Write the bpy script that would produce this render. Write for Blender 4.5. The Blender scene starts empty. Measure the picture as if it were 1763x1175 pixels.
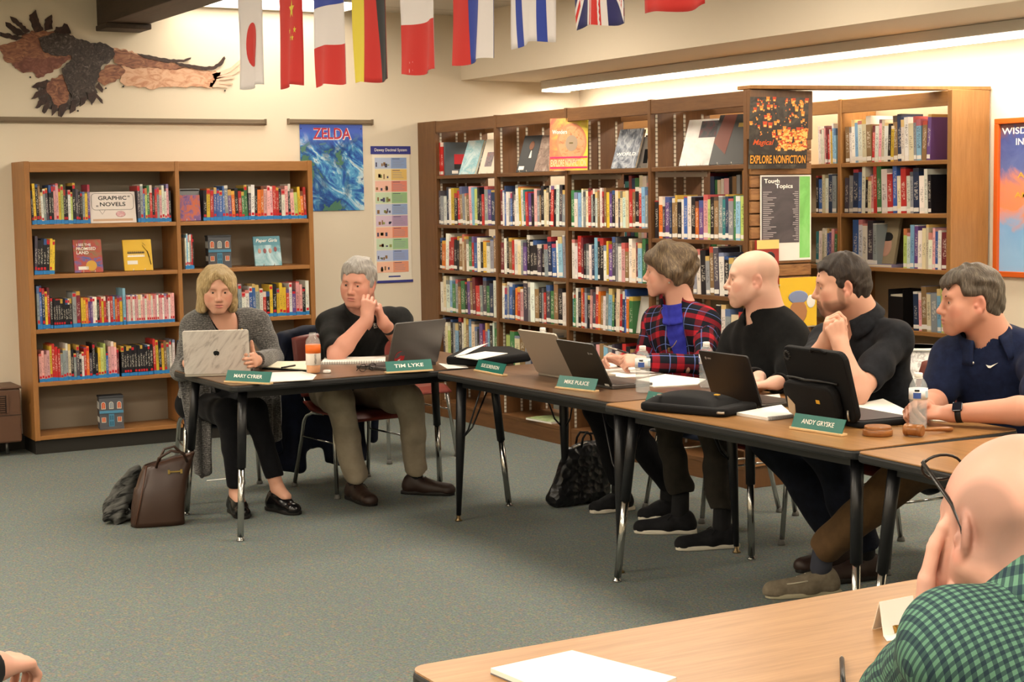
import bpy, bmesh, math, random
import numpy as np
from mathutils import Vector, Matrix, noise as mnoise
random.seed(7)
SC = bpy.context.scene
COL = SC.collection
PI = math.pi
rad = math.radians

# ---------------------------------------------------------------- helpers
def lin(c):
    return tuple((x/12.92 if x <= .04045 else ((x+.055)/1.055)**2.4) for x in c[:3])
def hexc(h):
    h = h.lstrip('#')
    return lin(tuple(int(h[i:i+2], 16)/255 for i in (0, 2, 4)))
def rgba(c):
    if isinstance(c, str): c = hexc(c)
    return (c[0], c[1], c[2], 1)

class NT:
    """thin wrapper round a node tree"""
    def __init__(s, m):
        m.use_nodes = True
        s.t = m.node_tree
        s.b = s.t.nodes['Principled BSDF']
    def n(s, kind, **kw):
        x = s.t.nodes.new(kind)
        for k, v in kw.items():
            if k in x.inputs: x.inputs[k].default_value = v
            else: setattr(x, k, v)
        return x
    def l(s, a, b): s.t.links.new(a, b)
    def coord(s, kind='Object', scale=(1, 1, 1), rot=(0, 0, 0), loc=(0, 0, 0)):
        c = s.n('ShaderNodeTexCoord'); m = s.n('ShaderNodeMapping')
        if any(rot):    # turn first, stretch after
            q = s.n('ShaderNodeMapping'); q.inputs['Rotation'].default_value = rot; s.l(c.outputs[kind], q.inputs['Vector'])
            m.inputs['Scale'].default_value = scale; m.inputs['Location'].default_value = loc; s.l(q.outputs['Vector'], m.inputs['Vector']); return m.outputs['Vector']
        m.inputs['Scale'].default_value = scale; m.inputs['Rotation'].default_value = rot; m.inputs['Location'].default_value = loc
        s.l(c.outputs[kind], m.inputs['Vector']); return m.outputs['Vector']
    def noise(s, vec, scale=5, detail=3, rough=.55, dist=0):
        x = s.n('ShaderNodeTexNoise'); x.inputs['Scale'].default_value = scale; x.inputs['Detail'].default_value = detail
        x.inputs['Roughness'].default_value = rough; x.inputs['Distortion'].default_value = dist
        s.l(vec, x.inputs['Vector']); return x
    def ramp(s, fac, stops, interp='LINEAR'):
        r = s.n('ShaderNodeValToRGB'); e = r.color_ramp.elements; r.color_ramp.interpolation = interp
        while len(e) < len(stops): e.new(.5)
        for i, (p, c) in enumerate(stops): e[i].position = p; e[i].color = rgba(c)
        s.l(fac, r.inputs['Fac']); return r.outputs['Color']
    def mix(s, fac, a, b, mode='MIX'):
        x = s.n('ShaderNodeMix'); x.data_type = 'RGBA'; x.blend_type = mode; x.clamp_factor = True
        for val, i in ((fac, 0), (a, 6), (b, 7)):
            if hasattr(val, 'is_linked') or isinstance(val, bpy.types.NodeSocket): s.l(val, x.inputs[i])
            elif i == 0: x.inputs[0].default_value = val
            else: x.inputs[i].default_value = rgba(val)
        return x.outputs[2]
    def math(s, op, a, b=0.0, c=None):
        x = s.n('ShaderNodeMath'); x.operation = op
        for i, v in enumerate((a, b) if c is None else (a, b, c)):
            if isinstance(v, bpy.types.NodeSocket): s.l(v, x.inputs[i])
            else: x.inputs[i].default_value = v
        return x.outputs[0]
    def sep(s, vec):
        x = s.n('ShaderNodeSeparateXYZ'); s.l(vec, x.inputs[0]); return x.outputs
    def bump(s, h, strength=.2, dist=.01):
        b = s.n('ShaderNodeBump'); b.inputs['Strength'].default_value = strength; b.inputs['Distance'].default_value = dist
        s.l(h, b.inputs['Height']); s.l(b.outputs['Normal'], s.b.inputs['Normal'])
    def base(s, out): s.l(out, s.b.inputs['Base Color'])

MATS = {}
def mat(name, color='#808080', rough=.55, metal=0., spec=.5, emit=None, es=1., trans=0., ior=1.45, alpha=1., coat=0., sheen=0.):
    if name in MATS: return MATS[name]
    m = bpy.data.materials.new(name); t = NT(m); b = t.b
    b.inputs['Base Color'].default_value = rgba(color); b.inputs['Roughness'].default_value = rough
    b.inputs['Metallic'].default_value = metal; b.inputs['Specular IOR Level'].default_value = spec
    b.inputs['Transmission Weight'].default_value = trans; b.inputs['IOR'].default_value = ior
    b.inputs['Alpha'].default_value = alpha; b.inputs['Coat Weight'].default_value = coat; b.inputs['Sheen Weight'].default_value = sheen
    if emit: b.inputs['Emission Color'].default_value = rgba(emit); b.inputs['Emission Strength'].default_value = es
    MATS[name] = m; return m
def nmat(name, rough=.55, spec=.5, **kw):
    m = mat(name, '#808080', rough, spec=spec, **kw); return m, NT2(m)
def NT2(m):
    return NT(m)

def wood(name, c1, c2, scale=(1, 1, 1), freq=6., rough=.45, contrast=.5, rot=(0, 0, 0)):
    if name in MATS: return MATS[name]
    m, t = nmat(name, rough)
    v = t.coord('Object', scale, rot)
    a = t.noise(v, freq, 4, .6, .6); b = t.noise(v, freq*5, 3, .6, .2)
    f = t.math('ADD', t.math('MULTIPLY', a.outputs['Fac'], .65), t.math('MULTIPLY', b.outputs['Fac'], .35))
    t.base(t.ramp(f, [(.5-contrast*.35, c1), (.5+contrast*.35, c2)])); t.bump(b.outputs['Fac'], .04, .002)
    return m

class MB:
    """collects shapes, links them as ONE mesh object"""
    def __init__(s): s.v = []; s.f = []; s.m = []; s.sm = []; s.uv = {}
    def add(s, vs, fs, mi=0, smooth=False, M=None):
        o = len(s.v)
        if M is not None: vs = [M @ Vector(p) for p in vs]
        s.v += [tuple(p) for p in vs]; s.f += [tuple(i+o for i in f) for f in fs]
        s.m += [mi]*len(fs); s.sm += [smooth]*len(fs); return s
    def box(s, x0, x1, y0, y1, z0, z1, mi=0, M=None):
        vs = [(x, y, z) for z in (z0, z1) for y in (y0, y1) for x in (x0, x1)]
        return s.add(vs, [(0, 2, 3, 1), (4, 5, 7, 6), (0, 1, 5, 4), (2, 6, 7, 3), (0, 4, 6, 2), (1, 3, 7, 5)], mi, False, M)
    def quad(s, a, b, c, d, mi=0): return s.add([a, b, c, d], [(0, 1, 2, 3)], mi)
    def prism(s, poly, h0, h1, mi=0, M=None, side=None, smooth=False):
        n = len(poly); vs = [(x, y, h0) for x, y in poly]+[(x, y, h1) for x, y in poly]
        fs = [tuple(range(n))[::-1], tuple(range(n, 2*n))]
        s.add(vs, fs, mi, False, M)
        o = len(s.v)-2*n
        for i in range(n):
            j = (i+1) % n; s.f.append((o+i, o+j, o+n+j, o+n+i)); s.m.append(mi if side is None else side); s.sm.append(smooth)
        return s
    def tube(s, pts, r, n=10, mi=0, caps=True, M=None, flat=None):
        pts = [Vector(p) for p in pts]; k = len(pts)
        rs = r if isinstance(r, (list, tuple)) else [r]*k
        vs = []; fs = []; prev = None
        for i, p in enumerate(pts):
            d = (pts[min(i+1, k-1)]-pts[max(i-1, 0)]).normalized()
            if prev is None:
                up = Vector((0, 0, 1)) if abs(d.z) < .9 else Vector((1, 0, 0))
                a = d.cross(up).normalized()
            else: a = (prev-d*prev.dot(d)).normalized()
            prev = a; b = d.cross(a)
            for j in range(n):
                t = 2*PI*j/n
                q = a*math.cos(t)*rs[i]+b*math.sin(t)*rs[i]*(flat or 1)
                vs.append(p+q)
        for i in range(k-1):
            for j in range(n):
                jj = (j+1) % n; fs.append((i*n+j, i*n+jj, (i+1)*n+jj, (i+1)*n+j))
        s.add(vs, fs, mi, True, M)
        if caps:
            o = len(s.v)-len(vs)
            s.f += [tuple(o+j for j in range(n))[::-1], tuple(o+(k-1)*n+j for j in range(n))]; s.m += [mi]*2; s.sm += [False]*2
        return s
    def lathe(s, prof, n=24, mi=0, M=None, smooth=True):
        vs = []; fs = []; k = len(prof)
        for r, z in prof:
            for j in range(n):
                t = 2*PI*j/n; vs.append((r*math.cos(t), r*math.sin(t), z))
        for i in range(k-1):
            for j in range(n):
                jj = (j+1) % n; fs.append((i*n+j, i*n+jj, (i+1)*n+jj, (i+1)*n+j))
        s.add(vs, fs, mi, smooth, M)
        o = len(s.v)-len(vs)
        s.f += [tuple(o+j for j in range(n))[::-1], tuple(o+(k-1)*n+j for j in range(n))]; s.m += [mi]*2; s.sm += [False]*2
        return s
    def ball(s, c, r, mi=0, n=14, k=9, M=None):
        r = r if isinstance(r, (tuple, list)) else (r, r, r)
        vs = [(c[0], c[1], c[2]+r[2])]; fs = []
        for i in range(1, k):
            a = PI*i/k
            for j in range(n):
                t = 2*PI*j/n; vs.append((c[0]+r[0]*math.sin(a)*math.cos(t), c[1]+r[1]*math.sin(a)*math.sin(t), c[2]+r[2]*math.cos(a)))
        vs.append((c[0], c[1], c[2]-r[2])); e = len(vs)-1
        for j in range(n):
            jj = (j+1) % n
            fs.append((0, 1+j, 1+jj)); fs.append((e, 1+(k-2)*n+jj, 1+(k-2)*n+j))
            for i in range(k-2):
                fs.append((1+i*n+j, 1+(i+1)*n+j, 1+(i+1)*n+jj, 1+i*n+jj))
        return s.add(vs, fs, mi, True, M)
    def grid(s, fn, nu, nv, mi=0, smooth=True, M=None, close=False):
        vs = [fn(i/nu, j/nv) for j in range(nv+1) for i in range(nu+1)]
        fs = [(j*(nu+1)+i, j*(nu+1)+i+1, (j+1)*(nu+1)+i+1, (j+1)*(nu+1)+i) for j in range(nv) for i in range(nu)]
        return s.add(vs, fs, mi, smooth, M)
    def mesh(s, name, mats):
        me = bpy.data.meshes.new(name); me.from_pydata(s.v, [], s.f)
        for m in (mats if isinstance(mats, (list, tuple)) else [mats]): me.materials.append(m)
        me.polygons.foreach_set('material_index', s.m); me.polygons.foreach_set('use_smooth', s.sm)
        bm = bmesh.new(); bm.from_mesh(me); bmesh.ops.recalc_face_normals(bm, faces=bm.faces); bm.to_mesh(me); bm.free()
        return me
    def obj(s, name, mats, parent=None, bevel=0, solid=0, seg=2, sub=0):
        o = bpy.data.objects.new(name, s.mesh(name, mats)); COL.objects.link(o)
        if parent is not None: o.parent = parent
        if solid: d = o.modifiers.new('Solidify', 'SOLIDIFY'); d.thickness = solid; d.offset = 0
        if sub: d = o.modifiers.new('Subsurf', 'SUBSURF'); d.levels = sub; d.render_levels = sub
        if bevel:
            d = o.modifiers.new('Bevel', 'BEVEL'); d.width = bevel; d.segments = seg; d.limit_method = 'ANGLE'; d.angle_limit = rad(40)
        return o

def tag(o, label, cat, group=None):
    o['label'] = label; o['category'] = cat
    if group: o['group'] = group
    return o
def thing(name, label, cat, loc=(0, 0, 0), rotz=0, group=None):
    o = bpy.data.objects.new(name, None); COL.objects.link(o); o.empty_display_size = .1
    o.location = loc; o.rotation_euler = (0, 0, rotz)
    return tag(o, label, cat, group)
def struct(name, mb, m, **kw):
    o = mb.obj(name, m, **kw); o['kind'] = 'structure'; return o
def place(o, loc, rotz=0, rx=0, ry=0):
    o.location = loc; o.rotation_euler = (rx, ry, rotz); return o
def dup(root, loc=None, rotz=None):
    r = root.copy(); COL.objects.link(r)
    if loc is not None: r.location = loc
    if rotz is not None: r.rotation_euler = (0, 0, rotz)
    for ch in list(root.children):
        c = ch.copy(); COL.objects.link(c); c.parent = r
        for g in list(ch.children):
            d = g.copy(); COL.objects.link(d); d.parent = c
    return r

def frame(o, x, y):
    """matrix with origin o, x axis along x, y axis near y"""
    x = Vector(x).normalized(); z = x.cross(Vector(y)).normalized(); y = z.cross(x)
    M = Matrix((x, y, z)).transposed().to_4x4(); M.translation = Vector(o); return M

def lettering(name, s, width, height, M, m, parent, thick=.0, bold=0., align='CENTER', shear=0.):
    """flat or raised letters fitted to width x height, in the xy plane of M"""
    cu = bpy.data.curves.new(name, 'FONT'); cu.body = s; cu.align_x = align; cu.align_y = 'CENTER'; cu.offset = bold; cu.shear = shear
    cu.resolution_u = 3; cu.space_line = .95
    t = bpy.data.objects.new('tmp', cu); COL.objects.link(t)
    me = bpy.data.meshes.new_from_object(t); bpy.data.objects.remove(t); bpy.data.curves.remove(cu)
    n = len(me.vertices); co = np.empty(n*3); me.vertices.foreach_get('co', co); co = co.reshape(-1, 3)
    lo = co.min(0); hi = co.max(0); c = (lo+hi)/2; sz = np.maximum(hi-lo, 1e-6)
    sx = width/sz[0] if width else height/sz[1]; sy = height/sz[1] if height else sx
    co = (co-c)*[sx, sy, 1]
    me.vertices.foreach_set('co', co.ravel()); me.name = name
    me.materials.clear(); me.materials.append(m)
    me.transform(M)
    o = bpy.data.objects.new(name, me); COL.objects.link(o)
    if parent is not None: o.parent = parent
    return o

def rrect(x0, x1, y0, y1, r, n=5):
    out = []
    for cx, cy, a in ((x1-r, y1-r, 0), (x0+r, y1-r, 90), (x0+r, y0+r, 180), (x1-r, y0+r, 270)):
        for i in range(n+1):
            t = rad(a+90*i/n); out.append((cx+r*math.cos(t), cy+r*math.sin(t)))
    return out

# ---------------------------------------------------------------- camera
CAMF = 2759.0
cam = bpy.data.cameras.new('camera'); camo = bpy.data.objects.new('camera', cam); COL.objects.link(camo)
cam.sensor_fit = 'HORIZONTAL'; cam.sensor_width = 36; cam.lens = CAMF/1763*36; cam.clip_start = .05; cam.clip_end = 60
yaw, pit, rol = rad(30.415), rad(5.2335), rad(.8618)
fw = Vector((math.sin(yaw)*math.cos(pit), math.cos(yaw)*math.cos(pit), -math.sin(pit)))
rt = Vector((math.cos(yaw), -math.sin(yaw), 0)); dn = fw.cross(rt)
r2 = rt*math.cos(rol)+dn*math.sin(rol); d2 = dn*math.cos(rol)-rt*math.sin(rol)
Mc = Matrix((r2, -d2, -fw)).transposed().to_4x4(); Mc.translation = (0, 0, 1.6); camo.matrix_world = Mc
SC.camera = camo
CAM = Vector((0, 0, 1.6))
def ray(u, v): return r2*((u-881.5)/CAMF)+d2*((v-587.5)/CAMF)+fw
def onx(u, v, x): d = ray(u, v); return CAM+d*((x-CAM.x)/d.x)
def ony(u, v, y): d = ray(u, v); return CAM+d*((y-CAM.y)/d.y)
def onz(u, v, z): d = ray(u, v); return CAM+d*((z-CAM.z)/d.z)
def atd(u, v, dep): return CAM+ray(u, v)*dep

SC.view_settings.view_transform = 'Standard'; SC.view_settings.look = 'None'
SC.view_settings.gamma = 1; SC.view_settings.use_curve_mapping = False
SC.view_settings.exposure = .92
try: SC.cycles.use_denoising = True
except Exception: pass
try:
    SC.cycles.max_bounces = 8; SC.cycles.diffuse_bounces = 4; SC.cycles.glossy_bounces = 3; SC.cycles.transmission_bounces = 8; SC.cycles.transparent_max_bounces = 8
    SC.cycles.caustics_reflective = False; SC.cycles.caustics_refractive = False; SC.cycles.sample_clamp_indirect = 4
except Exception: pass
# ---------------------------------------------------------------- setting materials
def m_wall(name, c, bumpy=.06):
    m, t = nmat(name, .85, .2)
    n = t.noise(t.coord('Object'), 2.2, 4, .6); g = t.noise(t.coord('Object'), 260, 2, .5)
    t.base(t.mix(t.math('MULTIPLY', n.outputs['Fac'], .10), c, '#d9cdb6')); t.bump(g.outputs['Fac'], bumpy, .002); return m
M_WALL = m_wall('wall_paint', '#ded3bf')
M_SOFF = m_wall('soffit_paint', '#d6cab6')
m, t = nmat('ceiling_tile', .9, .1)
v = t.coord('Object'); b = t.n('ShaderNodeTexBrick'); b.offset = 0; b.inputs['Scale'].default_value = 1; b.inputs['Brick Width'].default_value = 1.2; b.inputs['Row Height'].default_value = .6
b.inputs['Mortar Size'].default_value = .012; b.inputs['Color1'].default_value = rgba('#d8d4ca'); b.inputs['Color2'].default_value = rgba('#d4d0c6'); b.inputs['Mortar'].default_value = rgba('#b9b4aa')
t.l(v, b.inputs['Vector']); t.base(b.outputs['Color']); t.bump(t.noise(v, 90, 3).outputs['Fac'], .2, .004); M_CEIL = m
# carpet: many-coloured flecked loop pile
m, t = nmat('carpet', .95, .1)
v = t.coord('Object'); vw = t.coord('Object', (16, 42, 30), (0, 0, rad(20))); vf = t.coord('Object', (120, 120, 120))
f1 = t.noise(vf, 1, 2, .6).outputs['Fac']; f2 = t.noise(vw, 1, 2, .6); f3 = t.noise(t.coord('Object', (38, 16, 20), loc=(3, 7, 1)), 1, 2, .6)
c = t.ramp(f2.outputs['Fac'], [(.30, '#9a8570'), (.42, '#76796c'), (.5, '#70757c'), (.58, '#8a826c'), (.70, '#837484')])
c2 = t.ramp(f3.outputs['Fac'], [(.32, '#a88068'), (.44, '#70807a'), (.54, '#627486'), (.66, '#9c9268')])
c = t.mix(.5, c, c2)
h = t.ramp(t.noise(t.coord('Object', (60, 60, 60), loc=(1, 2, 3)), 1, 1, .5).outputs['Color'], [(0, '#000000'), (1, '#ffffff')])
sp = t.noise(t.coord('Object', (75, 75, 75), loc=(5, 2, 3)), 1, 1, .5)
c = t.mix(.55, c, sp.outputs['Color'], 'OVERLAY')
c = t.mix(1, c, t.ramp(f1, [(.30, '#828282'), (.5, '#dededa'), (.70, '#ffffff')]), 'MULTIPLY')
t.base(t.mix(.32, c, '#818d89')); t.bump(f1, .5, .006); M_CARPET = m

# ---------------------------------------------------------------- room shell
X0, X1, Y0, Y1, ZC = -3.4, 6.8, -2.6, 10.5, 2.915
SX, SZ = 5.76, 2.444
struct('floor', MB().box(X0, X1, Y0, Y1, -.1, 0), M_CARPET)
struct('ceiling', MB().box(X0, X1, Y0, Y1, ZC, ZC+.1), M_CEIL)
struct('wall_back', MB().box(X0, X1, Y1, Y1+.12, 0, ZC), M_WALL)
struct('wall_right', MB().box(X1, X1+.12, Y0, Y1, 0, ZC), M_WALL)
struct('wall_left', MB().box(X0-.12, X0, Y0, Y1, 0, ZC), M_WALL)
struct('wall_front', MB().box(X0, X1, Y0-.12, Y0, 0, ZC), M_WALL)
struct('ceiling_soffit', MB().box(SX, X1-.001, Y0, Y1-.001, SZ, ZC-.001), M_SOFF)
M_BLK = mat('black_vinyl', '#26231f', .5)
struct('baseboard_back', MB().box(X0, 5.37, Y1-.012, Y1-.0005, 0, .1), M_BLK)
struct('baseboard_right', MB().box(X1-.012, X1-.0005, Y0, 6.2, 0, .1), M_BLK)
M_BEAM = wood('beam_wood', '#2c221b', '#453529', (8, 1, 8), 3, .6)
b = MB().box(3.06, 3.335, 8.2, Y1-.001, 2.735, ZC-.001); b.box(3.05, 3.345, Y1-.25, Y1-.001, 2.70, 2.735)
struct('ceiling_beam', b, M_BEAM, bevel=.006)

# ceiling troffers: the lamps of the room
M_LAMP = mat('lamp_diffuser', '#ffffff', .6, emit='#fff1dc', es=13.0)
M_LAMPS = mat('tube_lens', '#ffffff', .5, emit='#fff0dc', es=16.0)
M_WMET = mat('white_enamel', '#d8d6d0', .4)
def troffer(x, y, rot, lab):
    t = thing('ceiling_light', lab, 'ceiling light', (x, y, ZC), rot, 'recessed ceiling lights of the reading room')
    f = MB()
    for a in ((-.62, .62, -.32, -.30), (-.62, .62, .30, .32), (-.62, -.60, -.30, .30), (.60, .62, -.30, .30)): f.box(*a, -.03, -.001)
    f.obj('frame', M_WMET, t); MB().box(-.6, .6, -.3, .3, -.018, -.004).obj('diffuser', M_LAMP, t); return t
for iy, y in enumerate((-1.4, 1.1, 3.6, 6.1, 8.5)):
    for ix, x in enumerate((-1.9, .6, 4.35)):
        troffer(x, y, 0, 'flat white ceiling light panel, row %s from the back wall, %s' % (('five', 'four', 'three', 'two', 'one')[iy], ('far left side', 'over the middle aisle', 'over the tables')[ix]))
t = troffer(4.15, 10.14, 0, 'bright ceiling light panel hard against the back wall beside the dark beam')
for ch in t.children:
    if ch.name.startswith('diffuser'): ch.data.materials[0] = mat('dim_diffuser', '#ffffff', .6, emit='#fff1dc', es=4.0)
# long wrap fixture below the soffit
P1, P2 = onz(947, 156, 2.372), onz(1300, 118, 2.372)
fx = (P1.x+P2.x)/2
t = thing('fluorescent_light', 'long glowing fluorescent light under the soffit above the nonfiction shelves', 'ceiling light', (fx, P1.y, 2.372))
L = P1.y-2.0
prof = [(.085*math.cos(a), .0-.02*math.sin(a)) for a in [PI*i/10 for i in range(11)]]
MB().prism([(x, z) for x, z in prof], 0, L, 0, Matrix(((1, 0, 0, 0), (0, 0, -1, 0), (0, 1, 0, .01), (0, 0, 0, 1)))).obj('lens', M_LAMPS, t)
MB().box(-.13, .13, -L-.02, .03, .012, .071).obj('housing', M_WMET, t, bevel=.004)
for y in (0.03, -L-.02): MB().box(-.13, .13, y-.012, y+.0, -.012, .071).obj('end_cap', M_WMET, t, bevel=.004)

# wooden display rails on the back wall
M_RAIL = wood('rail_metal', '#6f604c', '#7d6d57', (1, 6, 6), 4, .5)
def rail(x0, x1, z0, z1, lab):
    t = thing('display_rail', lab, 'rail', (x0, Y1, z0)); n = x1-x0
    b = MB(); b.box(0, n, -.022, -.0005, 0, z1-z0); b.box(0, n, -.03, -.022, .008, .014); b.obj('rail_strip', M_RAIL, t, bevel=.002)
    for x in (-.004, n-.004): MB().box(x, x+.008, -.033, -.0005, -.003, z1-z0+.003).obj('end_cap', M_RAIL, t)
rail(-1.2, 4.205, 2.103, 2.14, 'long tan display rail on the wall under the paper eagle')
rail(4.375, 5.02, 2.112, 2.146, 'short tan display rail on the wall holding the blue poster')

# wall heater at the left edge
M_HB = mat('heater_brown', '#5d4130', .45); M_HD = mat('heater_dark', '#2b1d16', .6)
t = thing('wall_heater', 'brown metal wall heater with louvred grille beside the left bookcase', 'heater', (2.0, 10.3, 0))
MB().box(-.9, .40, -.09, .185, .09, .43).obj('cabinet', M_HB, t, bevel=.012)
MB().box(-.91, .41, -.10, .19, .43, .445).obj('top', M_HB, t, bevel=.006)
b = MB(); b.box(-.2, .31, -.094, -.089, .285, .39, 1)
for k in range(8): b.box(-.19, .30, -.105, -.09, .29+k*.0125, .296+k*.0125)
for x in (-.205, .31): b.box(x, x+.012, -.1, -.089, .28, .395)
b.obj('grille', [M_HB, M_HD], t)
MB().box(-.9, .40, -.093, -.09, .262, .266).obj('trim_strip', M_HD, t)
for x in (-.7, .33): MB().tube([(x, .03, 0.002), (x, .03, .1)], .012, 8).obj('foot', mat('zinc', '#8d8d8d', .35, .9), t)
# ---------------------------------------------------------------- bookcases
M_OAK = wood('oak_left', '#8c5c30', '#ad7a45', (14, 14, 1.6), 2.2, .42, .7)
M_OAKH = wood('oak_left_rails', '#8c5c30', '#ad7a45', (1.6, 14, 14), 2.2, .42, .7)
M_BACK = mat('back_board', '#978b79', .7)
M_WAL = wood('oak_dark', '#5a3a20', '#74502f', (14, 14, 1.5), 2.2, .42, .7)
M_WALH = wood('oak_dark_rails', '#5a3a20', '#77522f', (14, 1.5, 14), 2.2, .42, .7)
M_WAL2 = wood('oak_right', '#8a5f33', '#a67845', (14, 14, 1.5), 2.2, .42, .6)
M_WAL2H = wood('oak_right_rails', '#8a5f33', '#a67845', (14, 1.5, 14), 2.2, .42, .6)
m, t = nmat('slotted_steel', .45)
v = t.coord('Object'); z = t.sep(v)[2]
fr = t.math('FRACT', t.math('MULTIPLY', z, 40.0)); t.base(t.mix(t.math('GREATER_THAN', fr, .68), '#cfc7b8', '#8a8072')); M_STD = m

# low bookcase on the back wall: two bays
LX0, LX1, LY, LYB, LZ = 2.472, 4.412, 10.176, 10.499, 1.85
LMID = 3.456
LSH = [1.454, 1.139, .795, .459, .118]
bc = thing('bookcase', 'low light oak bookcase of two bays holding the graphic novels', 'bookcase', (LX0, LY, 0))
def B(x0, x1, y0, y1, z0, z1): return MB().box(x0-LX0, x1-LX0, y0-LY, y1-LY, z0, z1)
B(LX0, LX0+.034, LY, LYB, .09, LZ).obj('side_panel', M_OAK, bc, bevel=.003)
B(LX1-.034, LX1, LY, LYB, .09, LZ).obj('side_panel', M_OAK, bc, bevel=.003)
B(LMID-.014, LMID+.014, LY, LYB-.01, .118, LZ-.002).obj('divider', M_OAK, bc, bevel=.003)
B(LX0+.034, LX1-.034, LYB-.01, LYB, .118, LZ-.02).obj('back_panel', M_BACK, bc)
B(LX0+.034, LX1-.034, LY+.004, LY+.024, LZ-.068, LZ-.003).obj('header_rail', M_OAKH, bc, bevel=.003)
B(LX0+.034, LX1-.034, LY+.024, LYB-.01, LZ-.02, LZ-.003).obj('top', M_OAKH, bc)
B(LX0+.008, LX1-.008, LY+.03, LYB, 0, .09).obj('plinth', M_BLK, bc)
for a, c in ((LX0+.034, LMID-.014), (LMID+.014, LX1-.034)):
    for z in LSH: B(a, c, LY+.006, LYB-.01, z-.026, z).obj('shelf', M_OAKH, bc, bevel=.002)

# long double-faced bookcase: four bays, open back
AX, AD = 5.389, .43
AY = [10.25, 9.37, 8.487, 7.592, 6.704]
ASH = [[1.741, 1.391, 1.069, .766, .43, .118]]*3+[[1.741, 1.335, 1.03, .73, .43, .118]]
ac = thing('bookcase', 'long tall dark oak nonfiction bookcase of four open bays', 'bookcase', (AX, AY[-1], 0))
def A(x0, x1, y0, y1, z0, z1): return MB().box(x0-AX, x1-AX, y0-AY[-1], y1-AY[-1], z0, z1)
A(AX+.001, AX+AD-.01, AY[0]+.001, 10.497, 0, 2.13).obj('side_panel', M_WAL, ac, bevel=.003)
for k, y in enumerate(AY):
    y0, y1 = (y-.014, y+.014)
    if k == 0: y0, y1 = y-.03, y
    if k == 4: y0, y1 = y, y+.03
    A(AX, AX+AD, y0, y1, 0, 2.13).obj('upright_panel', M_WAL, ac, bevel=.003)
    for side in ((-1,) if k == 0 else (1,) if k == 4 else (-1, 1)):
        yy = y0-.004 if side < 0 else y1
        for xx in (.035, .165, .235, .365):
            A(AX+xx, AX+xx+.014, yy, yy+.004, .12, 2.05).obj('shelf_standard', M_STD, ac)
for k in range(4):
    a, c = AY[k+1]+.016, AY[k]-.016
    if k == 0: c = AY[0]-.032
    if k == 3: a = AY[4]+.032
    for xx in (.004, AD-.024): A(AX+xx, AX+xx+.02, a, c, 2.045, 2.126).obj('header_rail', M_WALH, ac, bevel=.003)
    for j, z in enumerate(ASH[k]):
        A(AX+.004, AX+AD-.004, a, c, z-.024, z).obj('shelf', M_WALH, ac, bevel=.002)
    for xx in (.006, AD-.022): A(AX+xx, AX+xx+.016, a, c, 0.001, .094).obj('kick_board', M_WALH, ac)
    if k < 4:
        z = ASH[k][0]-.026
        for yy in (a+.004, c-.008): A(AX+.03, AX+.4, yy, yy+.004, z-.03, z).obj('shelf_bracket', mat('bracket_steel', '#a8a196', .4, .6), ac)
# slat wall end panel
m, t = nmat('slat_board', .6)
v = t.coord('Object', (2.2, 14, 14)); n = t.noise(v, 3, 4, .65, 1.2)
t.base(t.ramp(n.outputs['Fac'], [(.3, '#6f4a2a'), (.5, '#8d623a'), (.7, '#a07446')])); t.bump(n.outputs['Fac'], .1, .003); M_SLAT = m
b = MB(); z = .12
while z < 1.86:
    b.box(.012, AD-.004, -.022, -.002, z, z+.062); z += .068
b.obj('slat_panel', M_SLAT, ac, bevel=.004)
A(AX+.0, AX+AD, AY[4]-.026, AY[4], 1.87, 2.13).obj('header_panel', M_WAL, ac, bevel=.003)
# plank bridging to the wall bookcase
BX, BY0 = 6.5, 6.33
p0, p1 = Vector((AX+.0, AY[4]-.03, 2.132)), Vector((6.79, BY0-.005, 2.132))
w = Vector((0, .11, 0))
b = MB(); vs = [p0, p1, p1+w, p0+w]
b.add(vs+[q+Vector((0, 0, .02)) for q in vs], [(0, 1, 2, 3), (4, 7, 6, 5), (0, 4, 5, 1), (1, 5, 6, 2), (2, 6, 7, 3), (3, 7, 4, 0)])
tag(b.obj('bridge_board', M_WAL2, bevel=.003), 'thin wooden board bridging the tops of the two nonfiction bookcases', 'board')

# wall bookcase on the right wall
BYS = [6.33, 7.225, 8.12, 9.0, 9.9]
BSH = [1.753, 1.459, 1.149, .80, .43, .118]
bb = thing('bookcase', 'tall oak bookcase against the right wall behind the seated men', 'bookcase', (BX, BY0, 0))
def Bq(x0, x1, y0, y1, z0, z1): return MB().box(x0-BX, x1-BX, y0-BY0, y1-BY0, z0, z1)
for k, y in enumerate(BYS):
    y0, y1 = (y, y+.034) if k == 0 else (y-.014, y+.014)
    Bq(BX, 6.788, y0, y1, 0, 2.13).obj('side_panel' if k in (0, 4) else 'divider', M_WAL2, bb, bevel=.003)
Bq(6.776, 6.786, BY0+.036, BYS[4]-.016, .1, 2.1).obj('back_panel', mat('back_board_right', '#a8977b', .7), bb)
for k in range(4):
    a, c = BYS[k]+(.036 if k == 0 else .016), BYS[k+1]-.016
    Bq(BX+.004, BX+.024, a, c, 2.045, 2.126).obj('header_rail', M_WAL2H, bb, bevel=.003)
    Bq(BX+.006, BX+.022, a, c, .001, .092).obj('kick_board', M_WAL2H, bb)
    for z in BSH: Bq(BX+.004, 6.775, a, c, z-.024, z).obj('shelf', M_WAL2H, bb, bevel=.002)

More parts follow.
